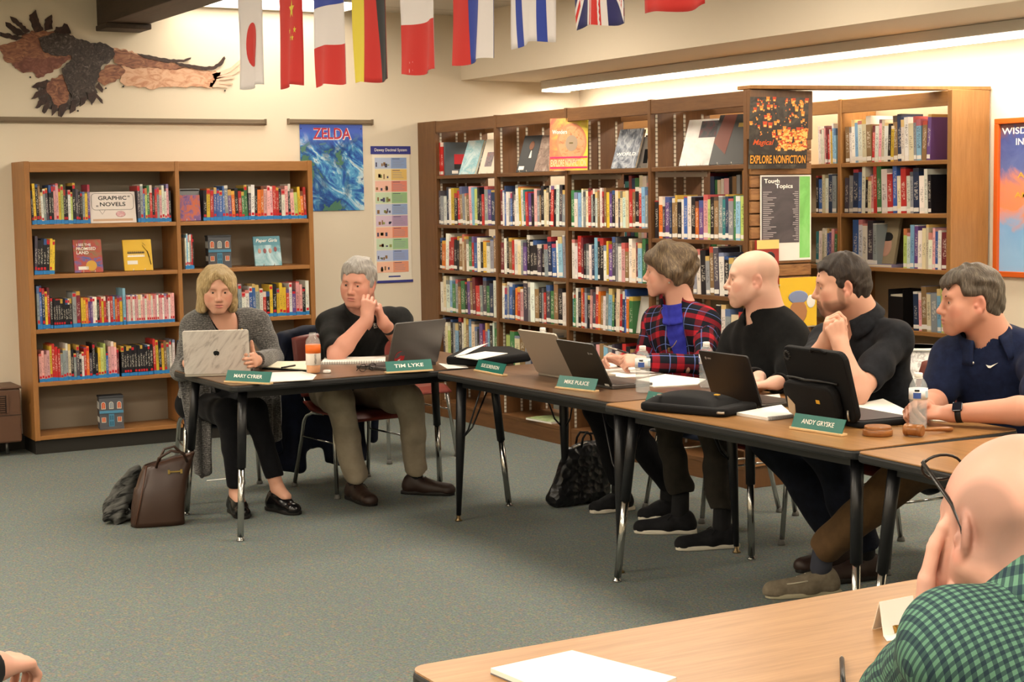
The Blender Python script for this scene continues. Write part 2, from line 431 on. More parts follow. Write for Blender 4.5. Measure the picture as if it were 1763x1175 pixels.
# ---------------------------------------------------------------- books
def book_mat(name, sd):
    m, t = nmat(name, .38, .5)
    oi = t.n('ShaderNodeObjectInfo'); v = t.coord('Object'); sx, sy, sz = t.sep(v)[0:3]
    r = oi.outputs['Random']
    off = t.math('MULTIPLY', r, 37.0)
    cmb = t.n('ShaderNodeCombineXYZ'); t.l(t.math('ADD', t.math('MULTIPLY', sx, 3.0), off), cmb.inputs[0]); t.l(off, cmb.inputs[1]); t.l(t.math('MULTIPLY', sz, 40.0), cmb.inputs[2])
    txt = t.noise(cmb.outputs[0], 1.0, 2, .7)
    inband = t.math('MULTIPLY', t.math('GREATER_THAN', sz, .30), t.math('LESS_THAN', sz, t.math('ADD', .62, t.math('MULTIPLY', r, .28))))
    mid = t.math('LESS_THAN', t.math('ABSOLUTE', sx), .3)
    msk = t.math('MULTIPLY', t.math('MULTIPLY', inband, mid), t.math('GREATER_THAN', txt.outputs['Fac'], .53))
    hs = t.n('ShaderNodeHueSaturation'); t.l(oi.outputs['Color'], hs.inputs['Color']); hs.inputs['Hue'].default_value = .5
    luma = t.n('ShaderNodeRGBToBW'); t.l(oi.outputs['Color'], luma.inputs[0])
    ink = t.mix(t.math('GREATER_THAN', luma.outputs[0], .28), '#e9e2d2', '#241f22')
    c = t.mix(t.math('MULTIPLY', msk, .55), oi.outputs['Color'], ink)
    # a coloured band near the head of some spines
    r2 = t.math('FRACT', t.math('MULTIPLY', r, 13.7))
    band = t.math('MULTIPLY', t.math('GREATER_THAN', sz, t.math('ADD', .72, t.math('MULTIPLY', r2, .3))), t.math('GREATER_THAN', r2, .25))
    cr = t.ramp(t.math('FRACT', t.math('MULTIPLY', r, 7.3)), [(0, '#c03a34'), (.2, '#e9e3d5'), (.4, '#2b2a30'), (.6, '#3c5f9a'), (.8, '#d9b24a')], 'CONSTANT')
    c = t.mix(t.math('MULTIPLY', band, .75), c, cr)
    t.base(c); return m
M_COVER = book_mat('book_cover', 1)
M_PAGE = mat('page_edges', '#d8cfba', .9); M_LBLUE = mat('blue_spine_label', '#2f7fc0', .4); M_LRED = mat('red_spine_dot', '#c3202c', .4); M_LWHITE = mat('white_spine_label', '#e6e2da', .5)
def book_mesh(kind):
    b = MB()
    b.box(-.5, -.38, 0, 1, 0, 1); b.box(.38, .5, 0, 1, 0, 1); b.box(-.38, .38, 0, .04, 0, 1)      # boards and spine
    b.box(-.38, .38, .04, .97, .015, .975, 1)
    if kind == 'comic':
        b.box(-.505, .505, -.006, .12, .01, .115, 2)
        b.box(-.36, .36, -.006, 0, .135, .21, 3)
    if kind == 'comic2':
        b.box(-.505, .505, -.006, .12, .01, .115, 2); b.box(-.4, .4, -.006, 0, .86, .95, 3)
    if kind == 'lib': b.box(-.46, .46, -.006, 0, .035, .125, 4)
    if kind == 'lib2': b.box(-.505, .505, -.006, .05, .05, .15, 4)
    return b.mesh('book', [M_COVER, M_PAGE, M_LBLUE, M_LRED, M_LWHITE])
BM = {k: book_mesh(k) for k in ('comic', 'comic2', 'lib', 'lib2', 'plain')}
PAL = dict(k='#1d1c22', w='#e6e2d8', r='#b8302c', y='#dcb83a', g='#3f7a4a', b='#3c63a8', o='#d8732c', p='#dfa3a6', v='#6a4a8a', n='#8d6f4c', c='#dccfae', t='#2f7f80', s='#8c9296', l='#86b4d2', d='#253657', m='#742c33', e='#b9c870', h='#c9d6d2', u='#4a4450')
CNAME = dict(k='black', w='white', r='red', y='yellow', g='green', b='blue', o='orange', p='pink', v='purple', n='brown', c='cream', t='teal', s='grey', l='light blue', d='navy', m='maroon', e='lime', h='pale grey', u='charcoal')
ORD = ['first', 'second', 'third', 'fourth', 'fifth', 'sixth', 'seventh', 'eighth', 'ninth', 'tenth', 'eleventh', 'twelfth', 'thirteenth', 'fourteenth', 'fifteenth', 'sixteenth', 'seventeenth', 'eighteenth', 'nineteenth', 'twentieth']
TENS = {2: 'twenty', 3: 'thirty', 4: 'forty', 5: 'fifty', 6: 'sixty'}
def ordinal(n):
    if n <= 20: return ORD[n-1]
    return TENS[n//10]+('-'+ORD[n % 10-1] if n % 10 else 'ieth')
def rc(ch, r):
    c = hexc(PAL[ch]); k = r.uniform(.8, 1.15); return tuple(min(1, x*k*r.uniform(.93, 1.07)) for x in c)+(1,)
STUFFED = []
def row(codes, start, length, z, base, along, shelf, name, cat, kinds, hs, ths, seed, dep=.16, group=None, stuff=False, lean=.25, inset=.012, jig=.006):
    """a run of upright books; base = fixed coordinate of the shelf front, along 'x' or 'y' (y runs away to the left)"""
    r = random.Random(seed); codes = codes.replace(' ', '')
    th = [r.uniform(*ths) for _ in codes]; k = length/sum(th); th = [q*k for q in th]
    p = 0; tilt = 0
    for i, ch in enumerate(codes):
        h = r.uniform(*hs); T = th[i]*.95; d = dep*r.uniform(.85, 1.05)*(h/hs[1])**.3
        if i % 7 == 0: tilt = r.uniform(-.05, .05) if r.random() < lean else 0
        o = bpy.data.objects.new(name, BM[r.choice(kinds)]); COL.objects.link(o)
        o.scale = (T, d, h); o.color = rc(ch, r)
        q = p+th[i]/2; ins = inset+r.uniform(0, jig); p += th[i]
        zz = z+abs(math.sin(tilt))*T/2+.0005
        if along == 'x': o.location = (start+q, base+ins, zz); o.rotation_euler = (0, tilt, 0)
        else: o.location = (base+ins, start-q, zz); o.rotation_euler = (0, tilt, -PI/2)
        if stuff: STUFFED.append(o)
        else: tag(o, '%s %s, %s from the left on %s' % (CNAME[ch], {'comic_book': 'graphic novel'}.get(name, 'hardback'), ordinal(i+1), shelf), cat, group)
    return p
def comics(codes, x0, x1, z, shelf, seed, hs=(.18, .25), **kw):
    for a_, b_ in ((LX0, LMID), (LMID, LX1)):
        if a_ < (x0+x1)/2 < b_: x0, x1 = max(x0, a_+.042), min(x1, b_-.042)
    row(codes, x0, x1-x0, z, LY, 'x', shelf, 'comic_book', 'graphic novel', ('comic', 'comic', 'comic2'), hs, (.9, 1.3), seed, group='graphic novels in the low bookcase', **kw)
def LXp(u, v=500): return ony(u, v, LY).x
z = LSH
comics('kyknwsukkppyekkwekukksyv', LXp(54, 380), LXp(157, 380), z[0], 'the top shelf, left bay', 1, (.20, .26))
comics('usbegrkrspwwpk', LXp(239, 380), LXp(301, 380), z[0], 'the top shelf beside the lettered sign', 2, (.20, .25))
comics('ukkkkyy', LXp(60, 465), LXp(95, 465), z[1], 'the second shelf, left bay', 3, (.21, .25))
comics('sbdyrk', LXp(66, 560), LXp(93, 560), z[2], 'the third shelf, left bay', 4, (.2, .28))
comics('kkkkkkkk', LXp(94, 560), LXp(126, 560), z[2], 'the third shelf in the matching dark run', 5, (.185, .187), lean=0)
comics('sm', LXp(127, 560), LXp(141, 560), z[2], 'the third shelf, middle pair', 6, (.2, .26), lean=0)
comics('yyovvwwkryrmwrlory', LXp(142, 560), LXp(213, 560), z[2], 'the third shelf, striped run', 7, (.185, .19), lean=0)
comics('l', LXp(214, 560), LXp(219, 560), z[2], 'the third shelf before the pale set', 77, (.235, .24), lean=0)
comics('pwpwppwppwppwppwppwppwpp', LXp(220, 560), LXp(308, 555), z[2], 'the third shelf in the pale set', 8, (.19, .193), lean=0)
comics('ppppyrrrssscksukwroukkyeebpppm', LXp(69, 650), LXp(207, 650), z[3], 'the fourth shelf, left half', 9, (.16, .24), lean=0)
comics('kkkkkkkkkkkk', LXp(211, 650), LXp(266, 650), z[3], 'the fourth shelf in the black set', 10, (.195, .198), lean=0)
comics('rykynsww', LXp(267, 650), LXp(303, 645), z[3], 'the fourth shelf at the right end', 11, (.2, .25))
comics('kyrbbbbsvokrgguwkooppprrkwpkpeyor', LXp(352, 380), LXp(533, 380), z[0], 'the top shelf, right bay', 12, (.18, .25), lean=.8)
comics('wlwsrk', LXp(314, 455), LXp(336, 455), z[1], 'the second shelf, right bay', 13, (.2, .25), lean=0)
comics('kswwbbswrkykyyyrwvppkw', LXp(408, 550), LXp(538, 545), z[2], 'the third shelf, right bay', 14, (.17, .24))

def lib(codes, u0, u1, v, zz, shelf, seed, base=AX, hs=(.2, .27), stuff=False, **kw):
    y0, y1 = onx(u0, v, base).y, onx(u1, v, base).y
    for a_, b_ in zip((AY if base == AX else BYS[::-1]), (AY if base == AX else BYS[::-1])[1:]):
        if b_ < (y0+y1)/2 < a_: y0, y1 = min(y0, a_-.034), max(y1, b_+.036)
    row(codes, y0, y0-y1, zz, base, 'y', shelf, 'book', 'book', ('lib', 'lib2', 'lib', 'lib', 'plain'), hs, (.7, 1.5), seed, .17, 'shelved nonfiction books', stuff, **kw)
S = ASH[0]
AN = ['the tall bookcase, %s bay, %s row']
def an(b, r): return '%s row, %s bay, long bookcase' % (r, b)
lib('uswdwykrnscnplekkrsvd', 748, 850, 390, S[1], an('first', 'second'), 21)
lib('mwbwsbuwwywtrvkpsnkcckrkhus', 857, 970, 394, S[1], an('second', 'second'), 22, lean=.6)
lib('gwlwscrskhnwmnyvkcuchcrnkrls', 980, 1114, 396, S[1], an('third', 'second'), 23, hs=(.21, .24))
lib('kouvdnnkwbwkovpeknstdsgle', 1124, 1279, 408, ASH[3][1], an('fourth', 'second'), 24, hs=(.21, .25))
lib('kowrrkkncnwgrbwkywsn', 752, 851, 465, S[2], an('first', 'third'), 25)
lib('mwknrwcsvkkkuksdbwls', 857, 972, 472, S[2], an('second', 'third'), 26, lean=.6)
lib('wwrmkswdlkkwyvuswpnwcmlgk', 978, 1114, 482, S[2], an('third', 'third'), 27)
lib('swksnuwkswn', 1190, 1279, 497, ASH[3][2], an('fourth', 'third'), 28)
lib('wchlgsngkvnmrsugdw', 753, 854, 540, S[3], an('first', 'fourth'), 29)
lib('wbsbdorpuswnksrugnkw', 859, 972, 550, S[3], an('second', 'fourth'), 30)
lib('tgwkorskpuronwslgkcrdbog', 980, 1086, 568, S[3], an('third', 'fourth'), 31, lean=.8)
lib('kwsck', 1230, 1279, 590, ASH[3][3], an('fourth', 'fourth'), 32)
lib('ucekslkwcnlcskvrvlkhg', 760, 862, 610, S[4], an('first', 'fifth'), 33, hs=(.24, .31))
lib('egcnsdvslknd', 868, 960, 625, S[4], an('second', 'fifth'), 34, hs=(.22, .27))
lib('luswbkpnlsuwcrknd', 985, 1095, 645, S[4], an('third', 'fifth'), 35, stuff=True)
def bn(b, r): return '%s row, %s bay, wall bookcase' % (r, b)
lib('wwwwpmrwyll', 1406, 1443, 280, BSH[0], bn('second', 'top'), 41, BX, hs=(.20, .24), lean=.9)
lib('nwwlwcnrwpcwkyndwwcslnv', 1453, 1598, 276, BSH[0], bn('first', 'top'), 42, BX, hs=(.2, .27), lean=.9)
lib('kbcwds', 1402, 1440, 365, BSH[1], bn('second', 'second'), 43, BX, hs=(.2, .25))
lib('usdbwkcprgwrbcrwsdwwk', 1442, 1600, 366, BSH[1], bn('first', 'second'), 44, BX, hs=(.2, .28), lean=.8)
lib('twcwbvpg', 1401, 1447, 462, BSH[2], bn('second', 'third'), 45, BX, hs=(.19, .22))
lib('bhwus', 1465, 1505, 462, BSH[2], bn('first', 'third'), 46, BX, hs=(.24, .3))
lib('ehlvwccwpbwm', 1551, 1627, 465, BSH[2], 'third row near end, first bay, wall bookcase', 47, BX, hs=(.2, .25))
lib('dpncsle', 1570, 1632, 575, BSH[3], bn('first', 'fourth'), 48, BX, hs=(.21, .27), lean=.9)
for bi, bays in ((2, 'third'), (3, 'fourth')):
    y1 = BYS[bi+1]-.03
    for zi in (0, 1, 2):
        row('wnbkrcsuwtmdgcwpkns', y1, .8, BSH[zi], BX, 'y', '', 'book', 'book', ('lib',), (.2, .27), (.7, 1.5), 90+bi*5+zi, .17, None, True)
# the books that barely show behind other things, as one mass
bpy.context.view_layer.update()
if STUFFED:
    mb = MB(); cols = []
    for o in STUFFED:
        M = o.matrix_world.copy(); me = o.data
        mb.add([M @ p.co for p in me.vertices], [tuple(p.vertices) for p in me.polygons], 0)
        cols += [o.color[:]]*len(me.polygons) if False else [(o.color[:] if p.material_index == 0 else (.75, .72, .65, 1)) for p in me.polygons]
    me = mb.mesh('background_books', [mat('far_cover', '#777777', .5)])
    ca = me.color_attributes.new('Col', 'FLOAT_COLOR', 'CORNER')
    for p, c in zip(me.polygons, cols):
        for li in p.loop_indices: ca.data[li].color = c
    t = NT2(MATS['far_cover']); n = t.n('ShaderNodeVertexColor'); n.layer_name = 'Col'; t.base(n.outputs['Color'])
    o = bpy.data.objects.new('background_books', me); COL.objects.link(o); o['kind'] = 'stuff'
    tag(o, 'rows of shelved books barely seen through the open bookcase and past the people', 'books')
    for o in STUFFED: bpy.data.objects.remove(o)
# ---------------------------------------------------------------- tables
TZ = .74
def lam(name, c1, c2, rough=.28):
    if name in MATS: return MATS[name]
    m, t = nmat(name, rough)
    v = t.coord('Object', (1.0, 16, 16)); a = t.noise(v, 2.4, 4, .6, .8); b = t.noise(t.coord('Object', (6, 130, 40)), 1.4, 3, .6)
    f = t.math('ADD', t.math('MULTIPLY', a.outputs['Fac'], .6), t.math('MULTIPLY', b.outputs['Fac'], .4))
    t.base(t.ramp(f, [(.36, c1), (.62, c2)])); return m
M_TW = lam('walnut_laminate', '#5d4330', '#775a43')
M_TO = lam('oak_laminate', '#8a6238', '#a67b4c')
M_TF = lam('lit_oak_laminate', '#9a7148', '#b3885c', .34)  # same oak laminate, lightened: closeness to the light is put into the colour
M_EDGE = mat('rubber_edge', '#1e1e1f', .5)
M_LEGB = mat('black_leg_enamel', '#17171a', .35)
M_CHR = mat('chrome', '#b9b9b6', .16, 1.)
M_GLI = mat('brass_glide', '#8f7a58', .3, .9)
def table(lab, p_left, rotz, L, D, top, style, legs=(1, 1, 1, 1)):
    """local x along the long side away from p_left, local y into the depth, origin under the front left corner"""
    t = thing('table', lab, 'table', (p_left[0], p_left[1], 0), rotz)
    pl = rrect(.004, L-.004, .004, D-.004, .035); MB().prism(pl, TZ-.004, TZ, 0).obj('tabletop', top, t)
    pl = rrect(0, L, 0, D, .04); MB().prism(pl, TZ-.034, TZ-.0035, 0).obj('edge_band', M_EDGE, t, bevel=.008)
    b = MB()
    for y in (.09, D-.11): b.box(.1, L-.1, y, y+.02, TZ-.075, TZ-.034)
    b.obj('apron', M_LEGB, t)
    for i, (x, y, sx, sy) in enumerate(((.09, .10, -1, -1), (L-.09, .10, 1, -1), (L-.09, D-.1, 1, 1), (.09, D-.1, -1, 1))):
        s = .055 if style != 'taper' else .02
        a, f = Vector((x, y, TZ-.034)), Vector((x+sx*s, y+sy*s, 0)); d = (f-a)
        at = lambda z: a+d*((a.z-z)/a.z)
        if style == 'taper':
            lg = MB().tube([at(TZ-.034), at(.42), at(.03)], [.026, .024, .012], 14).obj('leg', M_LEGB, t)
            MB().lathe([(.010, .03), (.010, .012), (.017, .008), (.019, 0.001)], 12, 0, Matrix.Translation(at(0))).obj('glide', M_GLI, lg)
            m = at(.40)
            bb = MB()
            for q in ((-sx*.16, -sy*.02), (-sx*.02, -sy*.16)):
                bb.tube([m, m+Vector((q[0]*.4, q[1]*.4, .06)), Vector((x+q[0], y+q[1], TZ-.05))], .0045, 6)
            bb.obj('brace', M_LEGB, t)
        else:
            lg = MB().tube([at(TZ-.034), at(.34)], [.023, .021], 14).obj('leg', M_LEGB, t)
            MB().tube([at(.36), at(.02)], .0155, 12).obj('leg_extension', M_CHR, lg)
            MB().lathe([(.012, .022), (.012, .01), (.018, .007), (.019, 0.001)], 12, 0, Matrix.Translation(at(0))).obj('glide', M_CHR, lg)
    return t
def along(p, q): return math.atan2(q[1]-p[1], q[0]-p[0])
T1 = table('brown table at the back wall with a marbled laptop and an orange drink on it', (2.60, 6.985), rad(.3), 1.535, .84, M_TW, 'chrome')
T2 = table('brown table on black tapered legs between the back table and the gavel table', (3.62, 6.92), along((3.62, 6.92), (3.672, 5.44)), 1.481, .8, M_TW, 'taper')
T3 = table('oak table carrying the wooden gavel and the black tablet case', (3.607, 5.428), along((3.607, 5.428), (3.617, 3.945)), 1.483, .8, M_TO, 'chrome')
T4 = table('oak table behind the bald man in the checked shirt', (3.603, 3.93), along((3.603, 3.93), (3.5, 2.5)), 1.32, .8, M_TO, 'chrome')
TF = table('nearest oak table with the bald man leaning on it', (1.258, 1.73), rad(-1.3), 1.52, .85, M_TF, 'chrome')

# ---------------------------------------------------------------- things on the tables
M_PAPER = mat('paper', '#ece9e2', .75); M_PAPER2 = mat('cream_paper', '#e5dcc2', .75)
M_GREEN = mat('plate_green', '#1d6a60', .35); M_PINE = mat('plate_base_pine', '#d9b98a', .5); M_WTXT = mat('white_lettering', '#f2efe6', .5)
M_BLKP = mat('black_plastic', '#141416', .35); M_BLKF = mat('black_nylon', '#0d0d0f', .75, spec=.25); M_SILV = mat('silver_aluminium', '#b5aca0', .35, .6)
def nameplate(s, a, c, lab, hgt=.052):
    p, q = onz(*a, TZ), onz(*c, TZ); L = (q-p).length; m = (p+q)/2
    t = thing('name_plate', lab, 'name plate', m, along(p, q), 'green name plates on the council tables')
    MB().box(-L/2, L/2, -.004, .03, .0006, .009).obj('base', M_PINE, t, bevel=.0015)
    M = frame((0, .004, .009), (1, 0, 0), (0, .45, 1))
    pl = MB().box(-L/2+.004, L/2-.002, 0, hgt, -.0015, .0015, 0, M).obj('plate', M_GREEN, t)
    lettering('lettering', s, L*.62, hgt*.34, M @ Matrix.Translation((0, hgt*.5, .0022)), M_WTXT, pl, bold=.012)
nameplate('MARY CYRIER', (386, 659), (464, 663), 'green name plate in front of the marbled laptop')
nameplate('TIM LYKE', (665, 644), (746, 639), 'green name plate against the dark grey laptop with the red sticker')
nameplate('SUE SORENSON', (816.4, 639.2), (864.5, 648.6), 'green name plate beside the black portfolio of papers')
nameplate('MIKE PULICE', (956, 669), (1023.6, 676.5), 'green name plate in front of the grey and black laptops')
nameplate('MATT BOND', (1107.8, 698), (1176, 709.4), 'green name plate beside the padded black pouch')
nameplate('ANDY GRYSKE', (1359.7, 739), (1449, 752.5), 'green name plate beside the gavel block')

def laptop(p, q, lab, lid_m, base_m, W=None, H=.215, D=.22, tilt=18, name='laptop', th=.009):
    """hinge from p to q (as seen from behind the lid, left to right); keyboard runs away from the viewer"""
    L = W or (q-p).length; t = thing(name, lab, 'laptop', ((p+q)/2)*1.0, along(p, q)); t.location.z = TZ
    MB().prism(rrect(-L/2, L/2, .004, D, .012), .001, .016, 0).obj('base', base_m, t, bevel=.002)
    MB().box(-L/2+.02, L/2-.02, .04, .13, .016, .0175).obj('keyboard', M_BLKP, t)
    M = frame((0, .004, .014), (1, 0, 0), (0, -math.sin(rad(tilt)), math.cos(rad(tilt))))
    lid = MB().prism(rrect(-L/2, L/2, 0, H, .012), -th/2, th/2, 0, M).obj('lid', lid_m, t, bevel=.002)
    MB().prism(rrect(-L/2+.008, L/2-.008, .012, H-.008, .004), -th/2-.0012, -th/2-.0002, 0, M).obj('screen', mat('screen_dark', '#1a1d26', .15), lid)
    return t, lid, M @ Matrix.Translation((0, 0, th/2+.0006)), L
m, tt = nmat('marble_shell', .3)
v = tt.coord('Object', (3, 3, 13), (.0, rad(52), .0)); w = tt.noise(v, 1.6, 5, .6, .5)
tt.base(tt.ramp(w.outputs['Fac'], [(.3, '#b9b0a8'), (.45, '#d2cac2'), (.54, '#c9c0b8'), (.60, '#a89d96'), (.64, '#cfc7bf'), (.85, '#d6cfc8')])); M_MARB = m
_, lid, M, L = laptop(onz(318, 650, TZ), onz(431, 647, TZ), 'laptop with a marbled white lid facing the room, in front of the blond woman', M_MARB, M_SILV, .315, .222, .215, 14)
ap = MB(); an_ = [(.0, -.013), (.006, -.0165), (.0115, -.013), (.0145, -.004), (.0125, .003), (.0085, .0055), (.003, .0085), (0, .0075), (-.003, .0085), (-.0085, .008), (-.0135, .004), (-.0148, -.003), (-.0115, -.0125), (-.006, -.0165)]
ap.prism(an_, 0, .0006, 0, M @ Matrix.Translation((0, .11, 0))); ap.prism([(0, .009), (.001, .0135), (.0055, .017), (.0055, .013)], 0, .0006, 0, M @ Matrix.Translation((0, .11, 0)))
ap.obj('logo', mat('logo_black', '#1b1b1d', .2), lid)
M_GREYL = mat('grey_laptop', '#5c5856', .38, .5)
_, lid, M, L = laptop(onz(663, 640, TZ), onz(757, 628, TZ), 'dark grey laptop with a round red sticker on its lid', M_GREYL, M_GREYL, .355, .235, .23, 17)
st = MB(); st.lathe([(.034, 0), (.034, .0006)], 24, 0, M @ Matrix.Translation((-.108, .052, 0)))
st.prism([(-.036, -.006), (-.02, .014), (.004, .022), (.03, .018), (.038, .004), (.02, -.004), (.004, .002), (-.012, -.01), (-.03, -.014)], .0007, .0013, 1, M @ Matrix.Translation((-.106, .062, 0)))
st.prism([(-.012, -.02), (.008, -.012), (.002, -.024), (.014, -.022), (-.008, -.034), (-.002, -.024)], .0007, .0012, 2, M @ Matrix.Translation((-.108, .058, 0)))
st.obj('sticker', [mat('sticker_red', '#a8262b', .4), mat('sticker_grey', '#4c4a4c', .4), mat('sticker_white', '#d8d4d0', .4)], lid)
M_SILV2 = mat('warm_silver', '#a79c8e', .4, .4); M_DKL = mat('charcoal_laptop', '#26241f', .4)
def chrome_logo(M, x, y, lid):
    b = MB(); b.lathe([(.006, 0), (.006, .0005)], 16, 0, M @ Matrix.Translation((x, y, 0))); b.box(x+.012, x+.034, y-.003, y+.003, 0, .0005, 0, M)
    b.obj('logo', mat('logo_grey', '#8d8a86', .4), lid)
_, lid, M, L = laptop(Vector((3.95, 6.50, 0)), Vector((3.95, 6.16, 0)), 'open silver laptop beside the first water bottle, lid toward the room', M_SILV2, M_SILV2, .34, .235, .23, 27)
_, lid, M, L = laptop(Vector((3.915, 6.12, 0)), Vector((3.905, 5.79, 0)), 'charcoal laptop in front of the silver one', M_DKL, M_GREYL, .32, .215, .22, 27)
chrome_logo(M, .09, .165, lid)
MB().box(-.15, -.115, .008, .018, 0, .0006, 0, M @ Matrix.Translation((.26, -.006, 0))).obj('barcode_sticker', M_PAPER, lid)
_, lid, M, L = laptop(Vector((4.02, 5.225, 0)), Vector((4.015, 4.905, 0)), 'black laptop in front of the bald man in black, lid toward the room', M_BLKP, M_DKL, .32, .215, .215, 20)
chrome_logo(M, -.12, .185, lid)
# tablet in a padded case, propped open
p, q = Vector((3.985, 4.655, 0)), Vector((3.955, 4.30, 0))
t = thing('tablet_case', 'black padded tablet case standing open beside the gavel block', 'tablet case', ((p.x+q.x)/2, (p.y+q.y)/2, TZ), along(p, q))
MB().prism(rrect(-.19, .19, .01, .27, .03), .001, .024, 0).obj('base_shell', M_BLKF, t, bevel=.008)
MB().prism(rrect(-.16, .16, .035, .245, .012), .024, .027, 0).obj('keyboard', mat('case_keys', '#3b3233', .5), t)
M = frame((0, .01, .02), (1, 0, 0), (0, -.26, .96))
MB().prism(rrect(-.19, .19, 0, .27, .04), -.014, .012, 0, M).obj('back_shell', M_BLKF, t, bevel=.008)
pk = MB().prism(rrect(-.185, .13, .005, .145, .04), .012, .05, 0, M).obj('front_pocket', M_BLKF, t, bevel=.014, seg=3)
MB().tube([M @ Vector((-.185+.31*i/14, .148+.012*math.sin(i/14*PI), .045-.03*abs(i/7-1))) for i in range(15)], .0045, 6).obj('zipper', M_EDGE, pk)
MB().box(.02, .042, .075, .089, .0505, .052, 0, M).obj('logo_tag', mat('tag_yellow', '#d9a62a', .5), pk)
MB().prism([(-.17, .02), (-.13, .01), (-.12, .055), (-.158, .085)], .0505, .052, 0, M).obj('id_window', mat('clear_id_window', '#b59a78', .2), pk)
b = MB()
for k in range(12):
    a = 2*PI*k/12; c = 2*PI*(k+1)/12
    b.tube([M @ Vector((-.155+.016*math.cos(a), .235+.016*math.sin(a), .013)), M @ Vector((-.155+.016*math.cos(c), .235+.016*math.sin(c), .013))], .005, 6)
b.obj('camera_ring', M_EDGE, t)
MB().tube([M @ Vector((.0, .262, .012)), M @ Vector((.02, .275, .02)), M @ Vector((.07, .275, .02)), M @ Vector((.09, .262, .012))], .006, 8).obj('carry_loop', M_BLKF, t)
MB().tube([M @ Vector((.15, .05, .014)), M @ Vector((.152, .03, .02)), M @ Vector((.15, .012, .018))], .004, 6).obj('zip_pull', M_SILV, t)
# padded pouch
p = onz(1208, 698, TZ)
t = thing('padded_pouch', 'padded black laptop pouch lying flat in front of the black laptop', 'pouch', (3.80, 5.03, TZ), rad(-70))
MB().prism(rrect(-.2, .2, -.13, .13, .03), .001, .034, 0).obj('sleeve', M_BLKF, t, bevel=.012, seg=3)
MB().grid(lambda u, v: (-.19+.33*u, -.1+.2*v, .034+.045*(math.sin(PI*min(max(u, .0), 1))**.45)*(math.sin(PI*v)**.4)), 20, 12).obj('pocket', M_BLKF, t)
MB().box(-.135, -.12, -.09, -.078, .062, .066).obj('logo_tag', M_SILV, t)
MB().box(.09, .11, -.03, -.015, .07, .074).obj('zip_tag', MATS['tag_yellow'], t)
MB().tube([(.17, -.131, .018), (.19, -.138, .02), (.2, -.13, .02)], .005, 6).obj('zip_pull', M_SILV, t)

# bottles
M_PET = mat('clear_plastic', '#e4ecee', .06, alpha=.20, spec=.8); M_WATER = mat('water', '#cfdadd', .03, alpha=.16)
M_CAPW = mat('white_cap', '#e9e7e2', .4); M_LABEL = mat('bottle_label', '#dfe3e6', .5); M_LBL2 = mat('label_blue', '#3a5aa6', .4)
def water_bottle(x, y, lab, level=.11, turn=0, H=.2):
    t = thing('water_bottle', lab, 'water bottle', (x, y, TZ), turn, 'water bottles on the council tables')
    pr = [(.026, .001), (.031, .006), (.0315, .02)]
    for k in range(9): pr += [(.0325, .024+k*.0085), (.0300, .028+k*.0085)]
    pr += [(.0325, .105), (.0325, .148), (.030, .160), (.021, .178), (.0125, .186), (.0125, .192)]
    MB().lathe(pr, 28).obj('bottle', M_PET, t)
    MB().lathe([(r*.94, z+.0015) for r, z in pr if z < level]+[(.030, level)], 28).obj('water', M_WATER, t)
    MB().lathe([(.0335, .108), (.0335, .147)], 28).obj('label', M_LABEL, t)
    lo = MB()
    for a, w, z0, z1, mi in ((0, .42, .113, .134, 0), (0, .26, .138, .145, 1), (1.3, .35, .115, .14, 2)):
        lo.grid(lambda u, v: (.0338*math.cos(a-w+2*w*u), .0338*math.sin(a-w+2*w*u), z0+(z1-z0)*v), 8, 1, mi)
    lo.obj('label_print', [M_LBL2, M_BLKP, mat('label_pale', '#b7cfdd', .5)], t)
    MB().lathe([(.0145, .187), (.015, .19), (.015, .2), (.013, .2025)], 20).obj('cap', M_CAPW, t)
    MB().lathe([(.0155, .182), (.0155, .186)], 20).obj('neck_ring', M_CAPW, t)
water_bottle(4.119, 6.716, 'water bottle farthest from the gavel, beside the silver laptop', .105, 3.0)
water_bottle(3.955, 5.63, 'water bottle at the corner of the charcoal laptop', .105, 3.9)
water_bottle(4.275, 5.60, 'water bottle half hidden behind the black laptop', .06, 2.6)
water_bottle(4.134, 4.175, 'water bottle behind the gavel, near the man in navy', .11, 3.8)
# orange drink
p = onz(540, 643, TZ)
t = thing('juice_bottle', 'clear bottle of orange drink with an orange label on the back table', 'bottle', (p.x, p.y, TZ), rad(-100))
pr = [(.03, .001), (.036, .006), (.0365, .04), (.0355, .125), (.0365, .15), (.033, .165), (.02, .182), (.0175, .186), (.0175, .2)]
MB().lathe(pr, 28).obj('bottle', M_PET, t)
MB().lathe([(r*.93, z+.002) for r, z in pr if z < .12]+[(.033, .118)], 28).obj('drink', mat('orange_drink', '#dd8a1c', .1), t)
MB().lathe([(.0372, .042), (.0366, .1), (.0364, .12)], 28, 0).obj('label', mat('drink_label_white', '#e6dfd6', .5), t)
MB().lathe([(.0376, .1), (.0372, .142)], 28).obj('label_band', mat('drink_label_orange', '#e06a1e', .5), t)
lettering('lettering', 'vitamin', .05, .012, frame((.0384, 0, .072), (0, 0, 1), (0, 1, 0) if False else (0, -1, 0)), M_BLKP, t)
p = onz(563, 643, TZ); t = thing('bottle_cap', 'white bottle cap lying beside the orange drink', 'cap', (p.x, p.y, TZ))
MB().lathe([(.017, .001), (.0185, .003), (.0185, .014), (.016, .016)], 24).obj('cap_shell', M_CAPW, t)
b = MB()
for k in range(24):
    a = 2*PI*k/24; b.tube([(.0188*math.cos(a), .0188*math.sin(a), .003), (.0188*math.cos(a), .0188*math.sin(a), .014)], .0009, 4)
b.obj('grip_ridges', M_CAPW, t)

